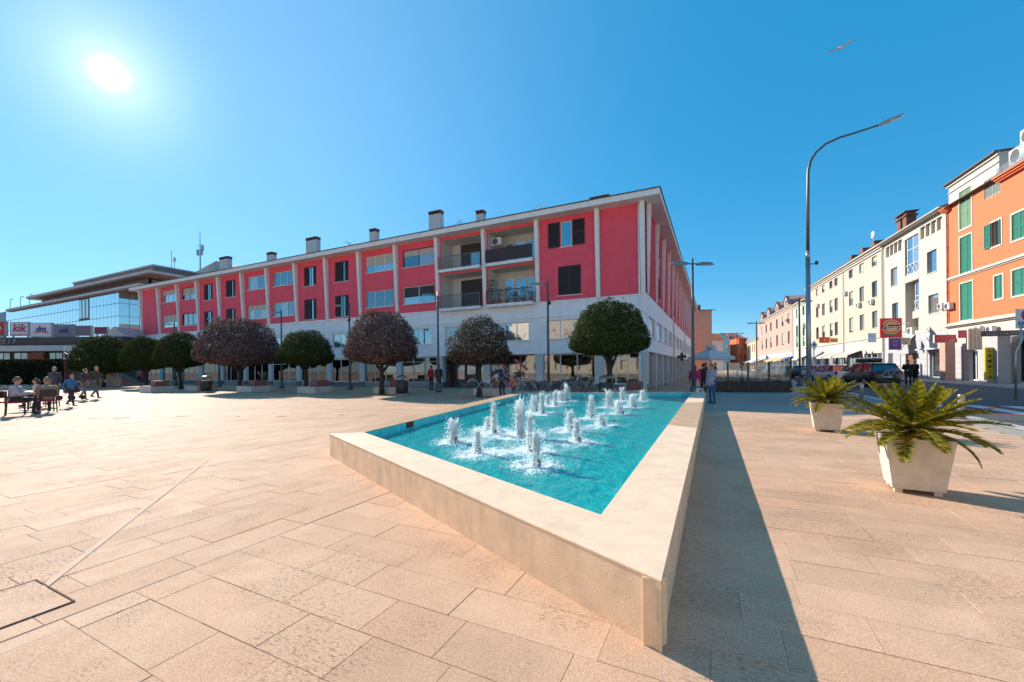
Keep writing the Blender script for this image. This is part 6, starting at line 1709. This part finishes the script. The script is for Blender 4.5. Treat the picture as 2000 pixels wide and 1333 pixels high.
# ================================================================== CARS
M_tyre = mat('tyre', (.02, .02, .02), .85, .1, 8)
M_rimw = mat('alloy', (.45, .45, .46), .35, .05, 8, metal=.8)
M_cglass = glass_pane('car_glass', (.012, .015, .018), .12)
def car(p, rz, paint, label, kind='hatch', L=4.35, W=1.8, H=1.52, group='cars parked and driving in the street'):
    t = thing('parked_car', label, 'car', p, rz, group)
    # stations: x, z bottom, z belt, half width (front = -x)
    hb = .92 if kind != 'suv' else 1.02
    S = [(-L / 2, .42, .62, .60), (-L / 2 + .12, .26, .72, .76), (-L / 2 + .55, .22, hb - .12, .86), (-L / 2 + 1.15, .22, hb - .02, .89), (-.3, .22, hb, .90), (.8, .22, hb + .03, .90), (L / 2 - .55, .24, hb + .06, .88), (L / 2 - .12, .30, hb + .04, .82), (L / 2, .42, hb - .08, .70)]
    mb = MB(); m = 10; sc = W / 1.8
    for x, z0, z1, hw in S:
        hw *= sc; zm = (z0 + z1) / 2
        ring = [(-hw * .86, z0), (-hw * .98, z0 + .12), (-hw, zm), (-hw * .97, z1 - .06), (-hw * .86, z1), (hw * .86, z1), (hw * .97, z1 - .06), (hw, zm), (hw * .98, z0 + .12), (hw * .86, z0)]
        mb.v += [(x, y, z) for y, z in ring]
    for i in range(len(S) - 1):
        for j in range(m): mb.f.append((i * m + j, (i + 1) * m + j, (i + 1) * m + (j + 1) % m, i * m + (j + 1) % m)); mb.m.append(0)
    mb.f.append(tuple(range(m))); mb.m.append(0); mb.f.append(tuple((len(S) - 1) * m + j for j in reversed(range(m)))); mb.m.append(0)
    body = mb.build('body', paint, t, smooth=True)
    md = body.modifiers.new('sub', 'SUBSURF'); md.levels = 1; md.render_levels = 2
    # greenhouse
    xr = L / 2 - (.35 if kind in ('suv', 'estate') else .55)
    lo = [(-L / 2 + 1.15, .80), (-.3, .83), (.8, .83), (xr + .22, .78)]; hi = [(-.55, .60), (-.1, .64), (.8, .64), (xr - .12, .58)]
    mb = MB()
    for (x, y) in lo: mb.v += [(x, -y * sc, hb - .03), (x, y * sc, hb - .03)]
    for (x, y) in hi: mb.v += [(x, -y * sc, H - .04), (x, y * sc, H - .04)]
    for i in range(3): mb.f += [(2 * i, 2 * i + 2, 8 + 2 * i + 2, 8 + 2 * i), (2 * i + 1, 8 + 2 * i + 1, 8 + 2 * i + 3, 2 * i + 3)]; mb.m += [0, 0]
    mb.f += [(0, 8, 9, 1), (6, 7, 15, 14)]; mb.m += [0, 0]
    mb.build('windows', M_cglass, t)
    mb = MB(); R_ = [(-.62, .56, H - .06), (-.35, .63, H - .02), (.2, .64, H), (.8, .64, H - .01), (xr - .02, .60, H - .07)]
    for x, y, z in R_: mb.v += [(x, -y * sc, z - .05), (x, -y * sc * .85, z), (x, y * sc * .85, z), (x, y * sc, z - .05)]
    for i in range(4):
        for j in range(3): mb.f.append((i * 4 + j, i * 4 + j + 1, i * 4 + j + 5, i * 4 + j + 4)); mb.m.append(0)
    mb.build('roof', paint, t, smooth=True)
    for s in (-1, 1):
        mb = MB()
        for k in range(4):
            a, b = lo[k], hi[k]; mb.bar((a[0], s * (a[1] * sc + .006), hb - .03), (b[0], s * (b[1] * sc + .006), H - .05), .05 if k in (0, 1) else .07, .05)
        mb.build('pillars', paint, t)
        mb = MB(); mb.ell((-L / 2 + 1.35, s * .98 * sc, hb + .08), (.10, .09, .075), 10, 6); mb.build('mirror', paint, t, smooth=True)
        for x in (-L / 2 + .82, L / 2 - .85):
            w = MB(); w.tube([(x, s * (.70 * sc), .32), (x, s * (.915 * sc), .32)], .32, 22); o = w.build('wheel', M_tyre, t)
            w = MB(); w.tube([(x, s * (.90 * sc), .32), (x, s * (.922 * sc), .32)], .21, 18); w.build('rim', M_rimw, o)
        mb = MB(); mb.ell((L / 2 - .10, s * .72 * sc, hb - .10), (.10, .12, .14), 10, 6); mb.build('tail_light', mat('tail_red', (.35, .01, .015), .3), t, smooth=True)
        mb = MB(); mb.ell((-L / 2 + .16, s * .62 * sc, .66), (.12, .16, .08), 10, 6); mb.build('headlight', mat('head_glass', (.6, .62, .64), .2), t, smooth=True)
    mb = MB(); mb.box(L / 2 - .03, L / 2 + .03, -.26, .26, .62, .73); mb.build('number_plate', mat('plate_white', (.7, .7, .68), .5), t)
    mb = MB(); mb.box(L / 2 - .10, L / 2 + .02, -.75 * sc, .75 * sc, .34, .50); mb.build('bumper', M_dark if kind == 'suv' else paint, t, bevel=.04)
    return t
def paint(n, c): return mat(n, c, .22, .02, 2, spec=.6)
M_pdk = paint('paint_dark', (.018, .018, .021)); M_pw = paint('paint_white', (.62, .63, .65)); M_psil = paint('paint_silver', (.42, .43, .45)); M_pred = paint('paint_red', (.35, .03, .035))
CA = math.atan2(-D3.y, -D3.x)                   # tail towards us
def cp(u, d): q = pd(u, 740, d); return Vector((q.x, q.y, -.004))
dk = cp(1697, 29.5)
car(dk, CA + .1, M_pdk, 'dark estate car with roof box bars and bicycles on its tail', 'suv', 4.6, 1.85, 1.62)
car(cp(1622, 38.0), CA + .25, M_pw, 'white hatchback parked just beyond the dark estate car', 'hatch')
car(cp(1592, 46.0), CA + .2, M_pw, 'white car with red tail lights beside the tall mast', 'suv')
car(cp(1556, 50.0), CA, M_pdk, 'dark car parked between street lamp and white car', 'hatch')
car(cp(1530, 54.0), CA, M_psil, 'silver car behind the cafe screen', 'hatch')
car(cp(1506, 62.0), CA, M_psil, 'grey car farthest left behind the cafe screen', 'hatch')
car(cp(1486, 70.0), CA, M_pred, 'red car farthest away down the street', 'hatch')
# bicycles on the rack, roof box
def bicycle(p, rz, label, frame_c, tilt=0.0):
    t = thing('bicycle', label, 'bicycle', p, rz, 'bicycles on the dark car'); t.rotation_euler.x = tilt
    for x in (-.52, .52):
        mb = MB(); n = 26
        mb.tube([(x + .33 * math.cos(2 * PI * k / n), 0, .33 + .33 * math.sin(2 * PI * k / n)) for k in range(n + 1)], .018, 6, caps=False); w = mb.build('wheel', M_tyre, t)
        mb = MB()
        for k in range(10): a = k * PI / 5; mb.bar((x, 0, .33), (x + .32 * math.cos(a), 0, .33 + .32 * math.sin(a)), .004)
        mb.build('spokes', M_steel, w)
    mb = MB()
    for a, b in (((-.52, .33), (-.08, .30)), ((-.08, .30), (-.2, .82)), ((-.52, .33), (-.18, .74)), ((-.18, .74), (.36, .80)), ((-.08, .30), (.36, .76)), ((.52, .33), (.34, .92))): mb.tube([(a[0], 0, a[1]), (b[0], 0, b[1])], .018, 6)
    mb.build('frame', mat('bike_' + label[:8].replace(' ', ''), frame_c, .35), t)
    mb = MB(); mb.box(-.32, -.08, -.06, .06, .84, .88); mb.build('saddle', M_dark, t); mb = MB(); mb.tube([(.30, -.28, .96), (.34, 0, .95), (.30, .28, .96)], .014, 6); mb.build('handlebar', M_dark, t)
back = Vector((math.cos(CA + .1), math.sin(CA + .1), 0))
for k, (c, lab) in enumerate((((.30, .04, .04), 'red bicycle hung across the tail of dark car'), ((.45, .45, .46), 'silver bicycle on the outer side of the tail rack'))):
    q = dk + back * (2.48 + .2 * k) + Vector((0, 0, .42)); bicycle(q, CA + .1 + PI / 2, lab, c)
t = thing('roof_box', 'low dark roof box on the dark estate car', 'roof box', dk + Vector((0, 0, 1.66)), CA + .1); mb = MB(); mb.box(-1.0, 1.0, -.40, .40, 0.04, .30); mb.build('shell', M_pdk, t, bevel=.1); 
for x in (-.6, .55): mb = MB(); mb.box(x, x + .05, -.6, .6, -.02, .05); mb.build('roof_bar', M_dark, t)

# ================================================================== PEOPLE
M_skin = mat('skin', (.50, .27, .19), .55, .06, 12)
def person(label, loc, rz, pose='stand', H=1.72, top=(.1, .1, .12), legs=(.05, .06, .09), hair=(.05, .03, .02), shoe=(.03, .025, .02), long_hair=False, jacket=False, bulk=1.0, coat=0.0, arms=None, child=False, group='people on the plaza', hat=None):
    S = H / 1.72; k = bulk; V = Vector
    hipz, kn, an = .92, .50, .08
    J = dict(pel=V((0, 0, .95)), waist=V((0, -.01, 1.08)), chest=V((0, -.01, 1.30)), neck=V((0, .0, 1.47)), head=V((0, -.02, 1.60)))
    hip = {s: V((s * .095, 0, .92)) for s in (-1, 1)}; knee = {s: V((s * .10, -.02, .50)) for s in (-1, 1)}; ank = {s: V((s * .10, .02, .08)) for s in (-1, 1)}
    sh = {s: V((s * .19, .0, 1.41)) for s in (-1, 1)}; elb = {s: V((s * .25, .03, 1.13)) for s in (-1, 1)}; wr = {s: V((s * .24, -.06, .89)) for s in (-1, 1)}
    if pose == 'walk':
        knee = {-1: V((-.10, -.20, .52)), 1: V((.10, .02, .50))}; ank = {-1: V((-.10, -.30, .10)), 1: V((.10, .34, .16))}
        elb = {-1: V((-.26, .12, 1.15)), 1: V((.26, -.06, 1.14))}; wr = {-1: V((-.25, .10, .92)), 1: V((.24, -.24, .98))}
        J['chest'].y -= .03; J['neck'].y -= .05; J['head'].y -= .08
    if pose == 'push':
        knee = {-1: V((-.10, -.22, .54)), 1: V((.10, .04, .50))}; ank = {-1: V((-.10, -.28, .08)), 1: V((.10, .38, .16))}
        for q in ('waist', 'chest', 'neck', 'head'): J[q] = J[q] + V((0, -.12 * (J[q].z - .95) / .5, -.01))
        sh = {s: V((s * .18, -.10, 1.39)) for s in (-1, 1)}; elb = {s: V((s * .22, -.24, 1.14)) for s in (-1, 1)}; wr = {s: V((s * .2, -.46, 1.06)) for s in (-1, 1)}
    if pose == 'sit':
        dz = -.47
        for q in J: J[q] = J[q] + V((0, .02, dz))
        hip = {s: V((s * .10, 0, .47)) for s in (-1, 1)}; knee = {s: V((s * .13, -.44, .50)) for s in (-1, 1)}; ank = {s: V((s * .13, -.40, .08)) for s in (-1, 1)}
        sh = {s: V((s * .19, .0, 1.41 + dz)) for s in (-1, 1)}; elb = {s: V((s * .27, -.10, 1.15 + dz)) for s in (-1, 1)}; wr = {s: V((s * .14, -.34, 1.17 + dz)) for s in (-1, 1)}
        J['head'].y -= .05; J['neck'].y -= .04; J['chest'].y -= .02
    if pose == 'lean':
        for q, f in (('waist', .06), ('chest', .18), ('neck', .27), ('head', .36)): J[q] = J[q] + V((0, -f, -f * .25))
        sh = {s: V((s * .19, -.22, 1.34)) for s in (-1, 1)}; elb = {-1: V((-.30, -.38, 1.12)), 1: V((.26, -.40, 1.10))}; wr = {-1: V((-.36, -.55, 1.0)), 1: V((.2, -.58, .95))}
    if arms == 'face': elb[1] = V((.26, -.12, 1.18)); wr[1] = V((.10, -.20, 1.44))
    if arms == 'front': 
        for s in (-1, 1): elb[s] = V((s * .27, -.06, 1.15)); wr[s] = V((s * .06, -.20, 1.08))
    if arms == 'out': elb[-1] = V((-.36, -.05, 1.22)); wr[-1] = V((-.55, -.16, 1.14))
    seg = []; mb = MB()
    def limb(pts, rad, mi, n=10, sx=1.0, up=None):
        mb.tube(pts, rad, n, 0, True, sx, up)
        for i in range(len(pts) - 1): seg.append((V(pts[i]), V(pts[i + 1]), rad[i], rad[i + 1], mi))
    SK, TOP, LEG, SHOE = 0, 1, 2, 3
    up = (1, 0, 0)
    tk = k * (1.06 if jacket else 1.0)
    limb([J['pel'] - V((0, 0, .07)), J['pel'], J['waist'].lerp(J['pel'], .5)], [.11 * k, .125 * k, .118 * k], LEG if not coat else TOP, 12, 1.32, up)
    limb([J['pel'] + V((0, 0, .03 if not coat else -.10)), J['waist'], J['chest'], J['chest'].lerp(J['neck'], .62), J['neck'] - V((0, 0, .02))], [.128 * tk, .120 * tk, .135 * tk, .115 * tk, .055], TOP, 14, 1.36, up)
    if coat: limb([J['pel'] + V((0, 0, .05)), J['pel'] - V((0, 0, coat))], [.135 * tk, .165 * tk], TOP, 14, 1.25, up)
    limb([J['neck'] - V((0, 0, .06)), J['head'] - V((0, 0, .05))], [.055, .052], SK, 10)
    hd = J['head']
    mb.ell(hd + V((0, 0, .015)), (.076, .092, .115), 14, 10); seg.append((hd - V((0, 0, .06)), hd + V((0, 0, .07)), .08, .085, SK))
    mb.ell(hd + V((0, -.035, -.075)), (.045, .045, .035), 10, 6)          # chin
    mb.tube([hd + V((0, -.085, .03)), hd + V((0, -.115, -.012)), hd + V((0, -.09, -.02))], [.010, .016, .012], 6)   # nose
    for s in (-1, 1):
        mb.ell(hd + V((s * .077, .005, .0)), (.012, .024, .032), 8, 6)   # ears
        limb([hip[s] + V((0, 0, .02)), hip[s].lerp(knee[s], .5), knee[s], knee[s].lerp(ank[s], .35), ank[s]], [.088 * k, .078 * k, .058, .056, .040], LEG)
        fwd = V((0, -1, 0))
        limb([ank[s] + V((0, .05, -.02)), ank[s] + V((0, -.06, -.035)), ank[s] + V((0, -.17, -.05))], [.045, .045, .032], SHOE, 8)
        limb([sh[s] + V((-s * .03, 0, .0)), sh[s], elb[s]], [.06 * tk, .060 * tk, .045 * tk], TOP); limb([elb[s], wr[s].lerp(elb[s], .12)], [.046 * tk, .036 * tk], TOP)
        d = (wr[s] - elb[s]).normalized(); side = d.cross(V((0, 1, 0.2))).normalized(); pal = wr[s] + d * .05
        limb([wr[s] - d * .02, wr[s] + d * .02, pal, pal + d * .035], [.026, .028, .034, .03], SK, 8)
        for q in range(4):
            o = side * (.022 * (q - 1.5)); b0 = pal + d * .03 + o; ln = (.062, .075, .07, .055)[q]; cu = V((0, -.25, -.1)) if pose != 'sit' else V((0, 0, -.3))
            limb([b0, b0 + d * ln * .5, b0 + d * ln + cu * ln * .5], [.0095, .009, .008], SK, 6)
        limb([pal - d * .02 + side * .028 * s, pal + d * .02 + side * .05 * s - V((0, .02, 0)), pal + d * .05 + side * .045 * s - V((0, .035, 0))], [.012, .011, .009], SK, 6)
    me = mb.mesh('tmp', [M_skin]); o = bpy.data.objects.new('tmp', me); COL.objects.link(o)
    md = o.modifiers.new('r', 'REMESH'); md.mode = 'VOXEL'; md.voxel_size = .0125
    md = o.modifiers.new('s', 'SMOOTH'); md.factor = .5; md.iterations = 2
    bpy.context.view_layer.update()
    nm = bpy.data.meshes.new_from_object(o.evaluated_get(bpy.context.evaluated_depsgraph_get())); bpy.data.objects.remove(o); bpy.data.meshes.remove(me)
    nm.materials.clear()
    tag_ = '%02d%02d%02d' % tuple(int(c * 99) for c in top); tl_ = '%02d%02d%02d' % tuple(int(c * 99) for c in legs)
    for m in (M_skin, mat('cloth_' + tag_, top, .85, .12, 9, .3, 50), mat('trousers_' + tl_, legs, .85, .12, 9, .3, 50), mat('shoe_%02d' % int(shoe[0] * 99), shoe, .5)): nm.materials.append(m)
    n = len(nm.polygons); C = np.empty(n * 3); nm.polygons.foreach_get('center', C); C = C.reshape(-1, 3)
    best = np.full(n, 1e9); mi = np.zeros(n, int)
    for a, b, r0, r1, m in seg:
        a_, b_ = np.array(a), np.array(b); ab_ = b_ - a_; t_ = np.clip(((C - a_) @ ab_) / max(ab_ @ ab_, 1e-9), 0, 1)
        d_ = np.linalg.norm(C - (a_ + t_[:, None] * ab_), axis=1) - (r0 + (r1 - r0) * t_); w_ = d_ < best; best[w_] = d_[w_]; mi[w_] = m
    mi[C[:, 2] > J['neck'].z + .02] = np.where(mi[C[:, 2] > J['neck'].z + .02] == TOP, SK, mi[C[:, 2] > J['neck'].z + .02]) if arms != 'face' else mi[C[:, 2] > J['neck'].z + .02]
    nm.polygons.foreach_set('material_index', mi.astype('i')); nm.polygons.foreach_set('use_smooth', [True] * n); nm.name = 'body'
    t = thing('person', label, 'person', loc, rz, group)
    body = inst(nm, 'body', t, scale=(S, S, S))
    # hair cap, eyes
    hb = MB(); r = random.Random(len(label))
    N1, N2 = 16, 9
    for i in range(N2 + 1):
        th = PI * .62 * i / N2
        for j in range(N1):
            a = 2 * PI * j / N1; fr = max(0, -math.sin(a))
            th2 = th * (1 - .40 * fr); rr = 1.09 + .05 * mnoise.noise(V((math.cos(a) * 2, math.sin(a) * 2, th * 3)))
            hb.v.append(tuple(hd + V((0, .008, .02)) + V((.076 * math.sin(th2) * math.cos(a), .093 * math.sin(th2) * math.sin(a), .115 * math.cos(th2))) * rr))
    for i in range(N2):
        for j in range(N1): j2 = (j + 1) % N1; hb.f.append((i * N1 + j, i * N1 + j2, (i + 1) * N1 + j2, (i + 1) * N1 + j)); hb.m.append(0)
    if long_hair: hb.tube([hd + V((0, .05, .05)), hd + V((0, .085, -.05)), hd + V((0, .075, -.20))], [.085, .085, .05], 12, 0, True, 1.15, (1, 0, 0))
    ho = hb.build('hair', mat('hair_%02d%02d' % (int(hair[0] * 99), int(hair[2] * 99)), hair, .6, .25, 30), t, smooth=True); ho.scale = (S, S, S)
    eb = MB()
    for s in (-1, 1): eb.ell(hd + V((s * .030, -.088, .022)), (.011, .007, .008), 8, 5)
    eo = eb.build('eyes', mat('eye_dark', (.03, .02, .02), .3), t); eo.scale = (S, S, S)
    return t
M_cred = mat('chair_red', (.30, .015, .05), .7, .1, 6); M_cleg = mat('chair_leg', (.045, .02, .015), .5)
def chair(loc, rz, label):
    t = thing('cafe_chair', label, 'chair', loc, rz, 'red cafe chairs')
    mb = MB(); mb.box(-.22, .22, -.22, .22, .42, .48); mb.build('seat', M_cred, t, bevel=.02)
    mb = MB(); mb.prism([(-.21, .60), (.21, .60), (.21, .80), (.12, .86), (-.12, .86), (-.21, .80)], 'y', .20, .235); mb.build('backrest', M_cleg, t, bevel=.01)
    for x in (-.2, .2):
        for y in (-.2, .2): mb = MB(); mb.tube([(x * 1.08, y * 1.12, 0), (x, y, .42)] + ([(x * .98, y * 1.06, .86)] if y > 0 else []), .018, 7); mb.build('leg', M_cleg, t)
    for x in (-.23, .23): mb = MB(); mb.tube([(x, .2, .64), (x, -.16, .65), (x, -.18, .48)], .016, 7); mb.build('armrest', M_cleg, t)
    return t
def G(u, v): q = gp(u, v); return (q.x, q.y, 0)
def turned(u, v): return -math.atan2(*gp(u, v).to_2d().normalized()[:]) if 0 else 0
# cafe group at the left edge. A figure faces local -Y; rz = PI faces away from us
a1 = G(30, 811); person('seated man in grey sweater with back to us at cafe table', a1, PI - .75, 'sit', 1.82, (.33, .34, .40), (.02, .022, .03), (.16, .10, .08), bulk=1.22); chair((a1[0], a1[1], 0), PI - .75, 'red cafe chair under the man in grey sweater')
a2 = G(92, 806); person('seated man in tan jacket facing left on a red chair', a2, -PI / 2 - .55, 'sit', 1.78, (.30, .22, .16), (.04, .045, .06), (.22, .16, .11), bulk=1.12, jacket=True); chair((a2[0], a2[1], 0), -PI / 2 - .55, 'red cafe chair under the man in tan jacket')
a3 = G(73, 793); person('seated woman in cream pullover behind the cafe table', a3, -.6, 'sit', 1.66, (.58, .47, .42), (.05, .05, .06), (.05, .035, .03), long_hair=True); chair((a3[0], a3[1], 0), -.6, 'red cafe chair under the woman in cream pullover')
a4 = G(97, 795); person('seated person in blue top next to the cream pullover', a4, -.3, 'sit', 1.62, (.04, .08, .20), (.04, .04, .05), (.42, .30, .16)); chair((a4[0], a4[1], 0), -.3, 'red cafe chair under the person in blue top')
a0 = G(-14, 812); person('seated woman in rose top cut off by the left edge', a0, -PI / 2 - .2, 'sit', 1.66, (.42, .12, .14), (.06, .05, .06), (.10, .05, .04), long_hair=True); chair((a0[0], a0[1], 0), -PI / 2 - .2, 'red cafe chair at the very left edge')
tp = G(55, 801); t = thing('cafe_table', 'small round cafe table with cups between the seated people', 'table', tp)
mb = MB(); mb.lathe([(.36, .71), (.37, .725), (.36, .74)], n=24); mb.build('table_top', mat('table_wood', (.28, .16, .11), .4, .15, 6), t); mb = MB(); mb.lathe([(.03, .02), (.03, .71)], n=10); mb.build('leg', M_dark, t); mb = MB(); mb.lathe([(.24, 0), (.22, .02)], n=18); mb.build('foot', M_dark, t)
for k, (x, y) in enumerate(((.15, .1), (-.16, .05), (.05, -.2))):
    t = thing('coffee_cup', ['white coffee cup on the round cafe table, rightmost', 'white coffee cup on the round cafe table, leftmost', 'white coffee cup nearest us on the cafe table'][k], 'cup', (tp[0] + x, tp[1] + y, .74), 0, 'cups on the cafe table'); mb = MB(); mb.lathe([(.06, 0), (.065, .008), (.02, .01)], n=14); mb.build('saucer', M_w, t); mb = MB(); mb.lathe([(.022, .011), (.036, .05), (.040, .075), (.036, .075), (.03, .03)], n=14); mb.build('bowl', M_w, t)
a5 = G(107, 783); person('standing grey-haired man in dark coat behind the cafe group', a5, .4, 'stand', 1.76, (.05, .06, .07), (.04, .04, .05), (.42, .38, .34), jacket=True, coat=.12)
a6 = G(138, 794); person('child in blue jacket walking to the right of the cafe tables', a6, 1.5, 'walk', 1.38, (.03, .15, .36), (.03, .035, .05), (.30, .19, .12), jacket=True)
a7 = G(163, 781); person('woman in dark top pushing along beside the man in brown coat', a7, 1.45, 'push', 1.66, (.06, .05, .045), (.20, .16, .15), (.07, .04, .03), long_hair=True)
a8 = G(186, 779); person('man in long brown coat walking left of the first tree', a8, 1.5, 'walk', 1.78, (.07, .055, .045), (.15, .13, .14), (.36, .25, .17), jacket=True, coat=.22)
q = Vector(a7) + Vector((-.62, .0, 0)); 
t = thing('pushchair', 'dark pushchair in front of the walking woman', 'pushchair', (q.x, q.y, 0), PI / 2)
mb = MB(); mb.prism([(-.25, .40), (.25, .36), (.30, .55), (-.05, .62), (-.18, .98), (-.30, .95)], 'x', -.2, .2); mb.build('seat', mat('pram_fabric', (.10, .03, .04), .85), t, bevel=.03)
for x in (-.24, .24): mb = MB(); mb.tube([(x, .35, .12), (x, -.15, .5), (x, -.45, 1.02)], .014, 6); mb.tube([(x, -.3, .12), (x, .1, .42)], .014, 6); mb.build('frame', M_steel, t)
for x in (-.24, .24):
    for y in (-.32, .36): mb = MB(); mb.tube([(x - .015, y, .12), (x + .015, y, .12)], .12, 16); mb.build('wheel', M_tyre, t)
# by the shop windows
b1 = C0 + D1 * 0; 
def near_facade(u, off): 
    P = C0 - D2 * off; tt = atu(P, D1, u, 740); return P + D1 * tt
q = near_facade(842, 3.2); person('shopper in crimson jacket before the lit shop window', (q.x, q.y, 0), 2.6, 'stand', 1.72, (.42, .02, .07), (.03, .03, .04), (.05, .03, .03), jacket=True)
q = near_facade(857, 2.6); person('shopper in black beside the crimson jacket', (q.x, q.y, 0), 2.9, 'stand', 1.74, (.025, .022, .03), (.02, .02, .025), (.04, .03, .03), jacket=True)
q = near_facade(273, 4.5); person('person in faded rose jacket near the second tree from left', (q.x, q.y, 0), .5, 'stand', 1.7, (.36, .18, .18), (.04, .04, .06), (.08, .05, .04), jacket=True)
q = near_facade(343, 3.0); person('person in white shirt passing the shops at left', (q.x, q.y, 0), 1.4, 'walk', 1.7, (.55, .54, .52), (.05, .05, .07), (.06, .04, .03))
# adult and child at the far left rim
q = gp(981, 779.5); person('adult in dark blue shirt leaning forward behind the fountain', (q.x, q.y, 0), -.6, 'lean', 1.78, (.015, .03, .12), (.02, .025, .05), (.10, .05, .035), arms='out')
ad = [o for o in COL.objects if o.get('label', '').startswith('adult in dark blue')][0]
mb = MB()
for k in range(3): mb.bar((-.09 + .06 * k, -.375, 1.14), (-.05 + .05 * k, -.335, 1.20 + .035 * k), .03, .006)
mb.build('shirt_print', M_w, ad)
q = gp(1003, 778.5); person('small child in red and white striped shirt beside the adult', (q.x, q.y, 0), .3, 'stand', 1.08, (.55, .10, .10), (.05, .05, .08), (.06, .04, .03))
# right end of the fountain
q = pd(1357, 740, 19.2); person('woman in bright pink jacket behind the far right rim', (q.x, q.y, 0), 2.7, 'stand', 1.55, (.52, .02, .14), (.50, .48, .48), (.17, .06, .03), long_hair=True, jacket=True, bulk=1.05)
q = pd(1374, 740, 19.9); person('person in dark red standing between the pink and lilac jackets', (q.x, q.y, 0), 2.2, 'stand', 1.62, (.06, .018, .02), (.03, .03, .035), (.03, .02, .02))
q = gp(1391, 788); person('person in lilac jacket and jeans with hand at the face', (q.x, q.y, 0), -1.1, 'stand', 1.58, (.36, .34, .44), (.025, .085, .20), (.14, .04, .035), jacket=True, arms='face', coat=.04)
t = thing('handbag', 'white and black bag set on the far end of right rim', 'bag', (FOUT[1].x - .55, FOUT[1].y - .62, RIM + .013), .4); mb = MB(); mb.prism([(-.17, 0), (.17, 0), (.14, .17), (-.14, .17)], 'y', -.06, .06); mb.build('bag_body', M_w, t, bevel=.02); mb = MB(); mb.tube([(-.10, 0, .16), (-.07, 0, .26), (.07, 0, .26), (.10, 0, .16)], .010, 6); mb.build('handle', M_dark, t); mb = MB(); mb.box(-.09, .09, -.066, -.061, .05, .12); mb.build('pocket', M_dark, t)
# couple in black on the pavement
q = pd(1774, 740, 28.5); person('man in black coat standing by grey cladding, left of pair', (q.x, q.y, -.005), -.9, 'stand', 1.80, (.010, .010, .011), (.012, .012, .013), (.05, .03, .03), jacket=True, arms='front', bulk=1.12, coat=.15)
q = pd(1788, 740, 28.7); person('bald man in black coat standing close behind his companion', (q.x, q.y, -.005), -1.6, 'stand', 1.78, (.012, .011, .012), (.012, .012, .013), (.40, .25, .18), jacket=True, arms='front', bulk=1.1, coat=.15)
# cafe guests seen under the parasol
for u, d, c, lab in ((1378, 30, (.03, .03, .03), 'guest in black under the parasol, left one'), (1397, 33, (.20, .10, .06), 'guest in brown under the parasol, right one')):
    q = pd(u, 740, d); person(lab, (q.x, q.y, 0), 1.0, 'stand', 1.75, c, (.03, .03, .04), (.03, .02, .02), group='cafe guests')
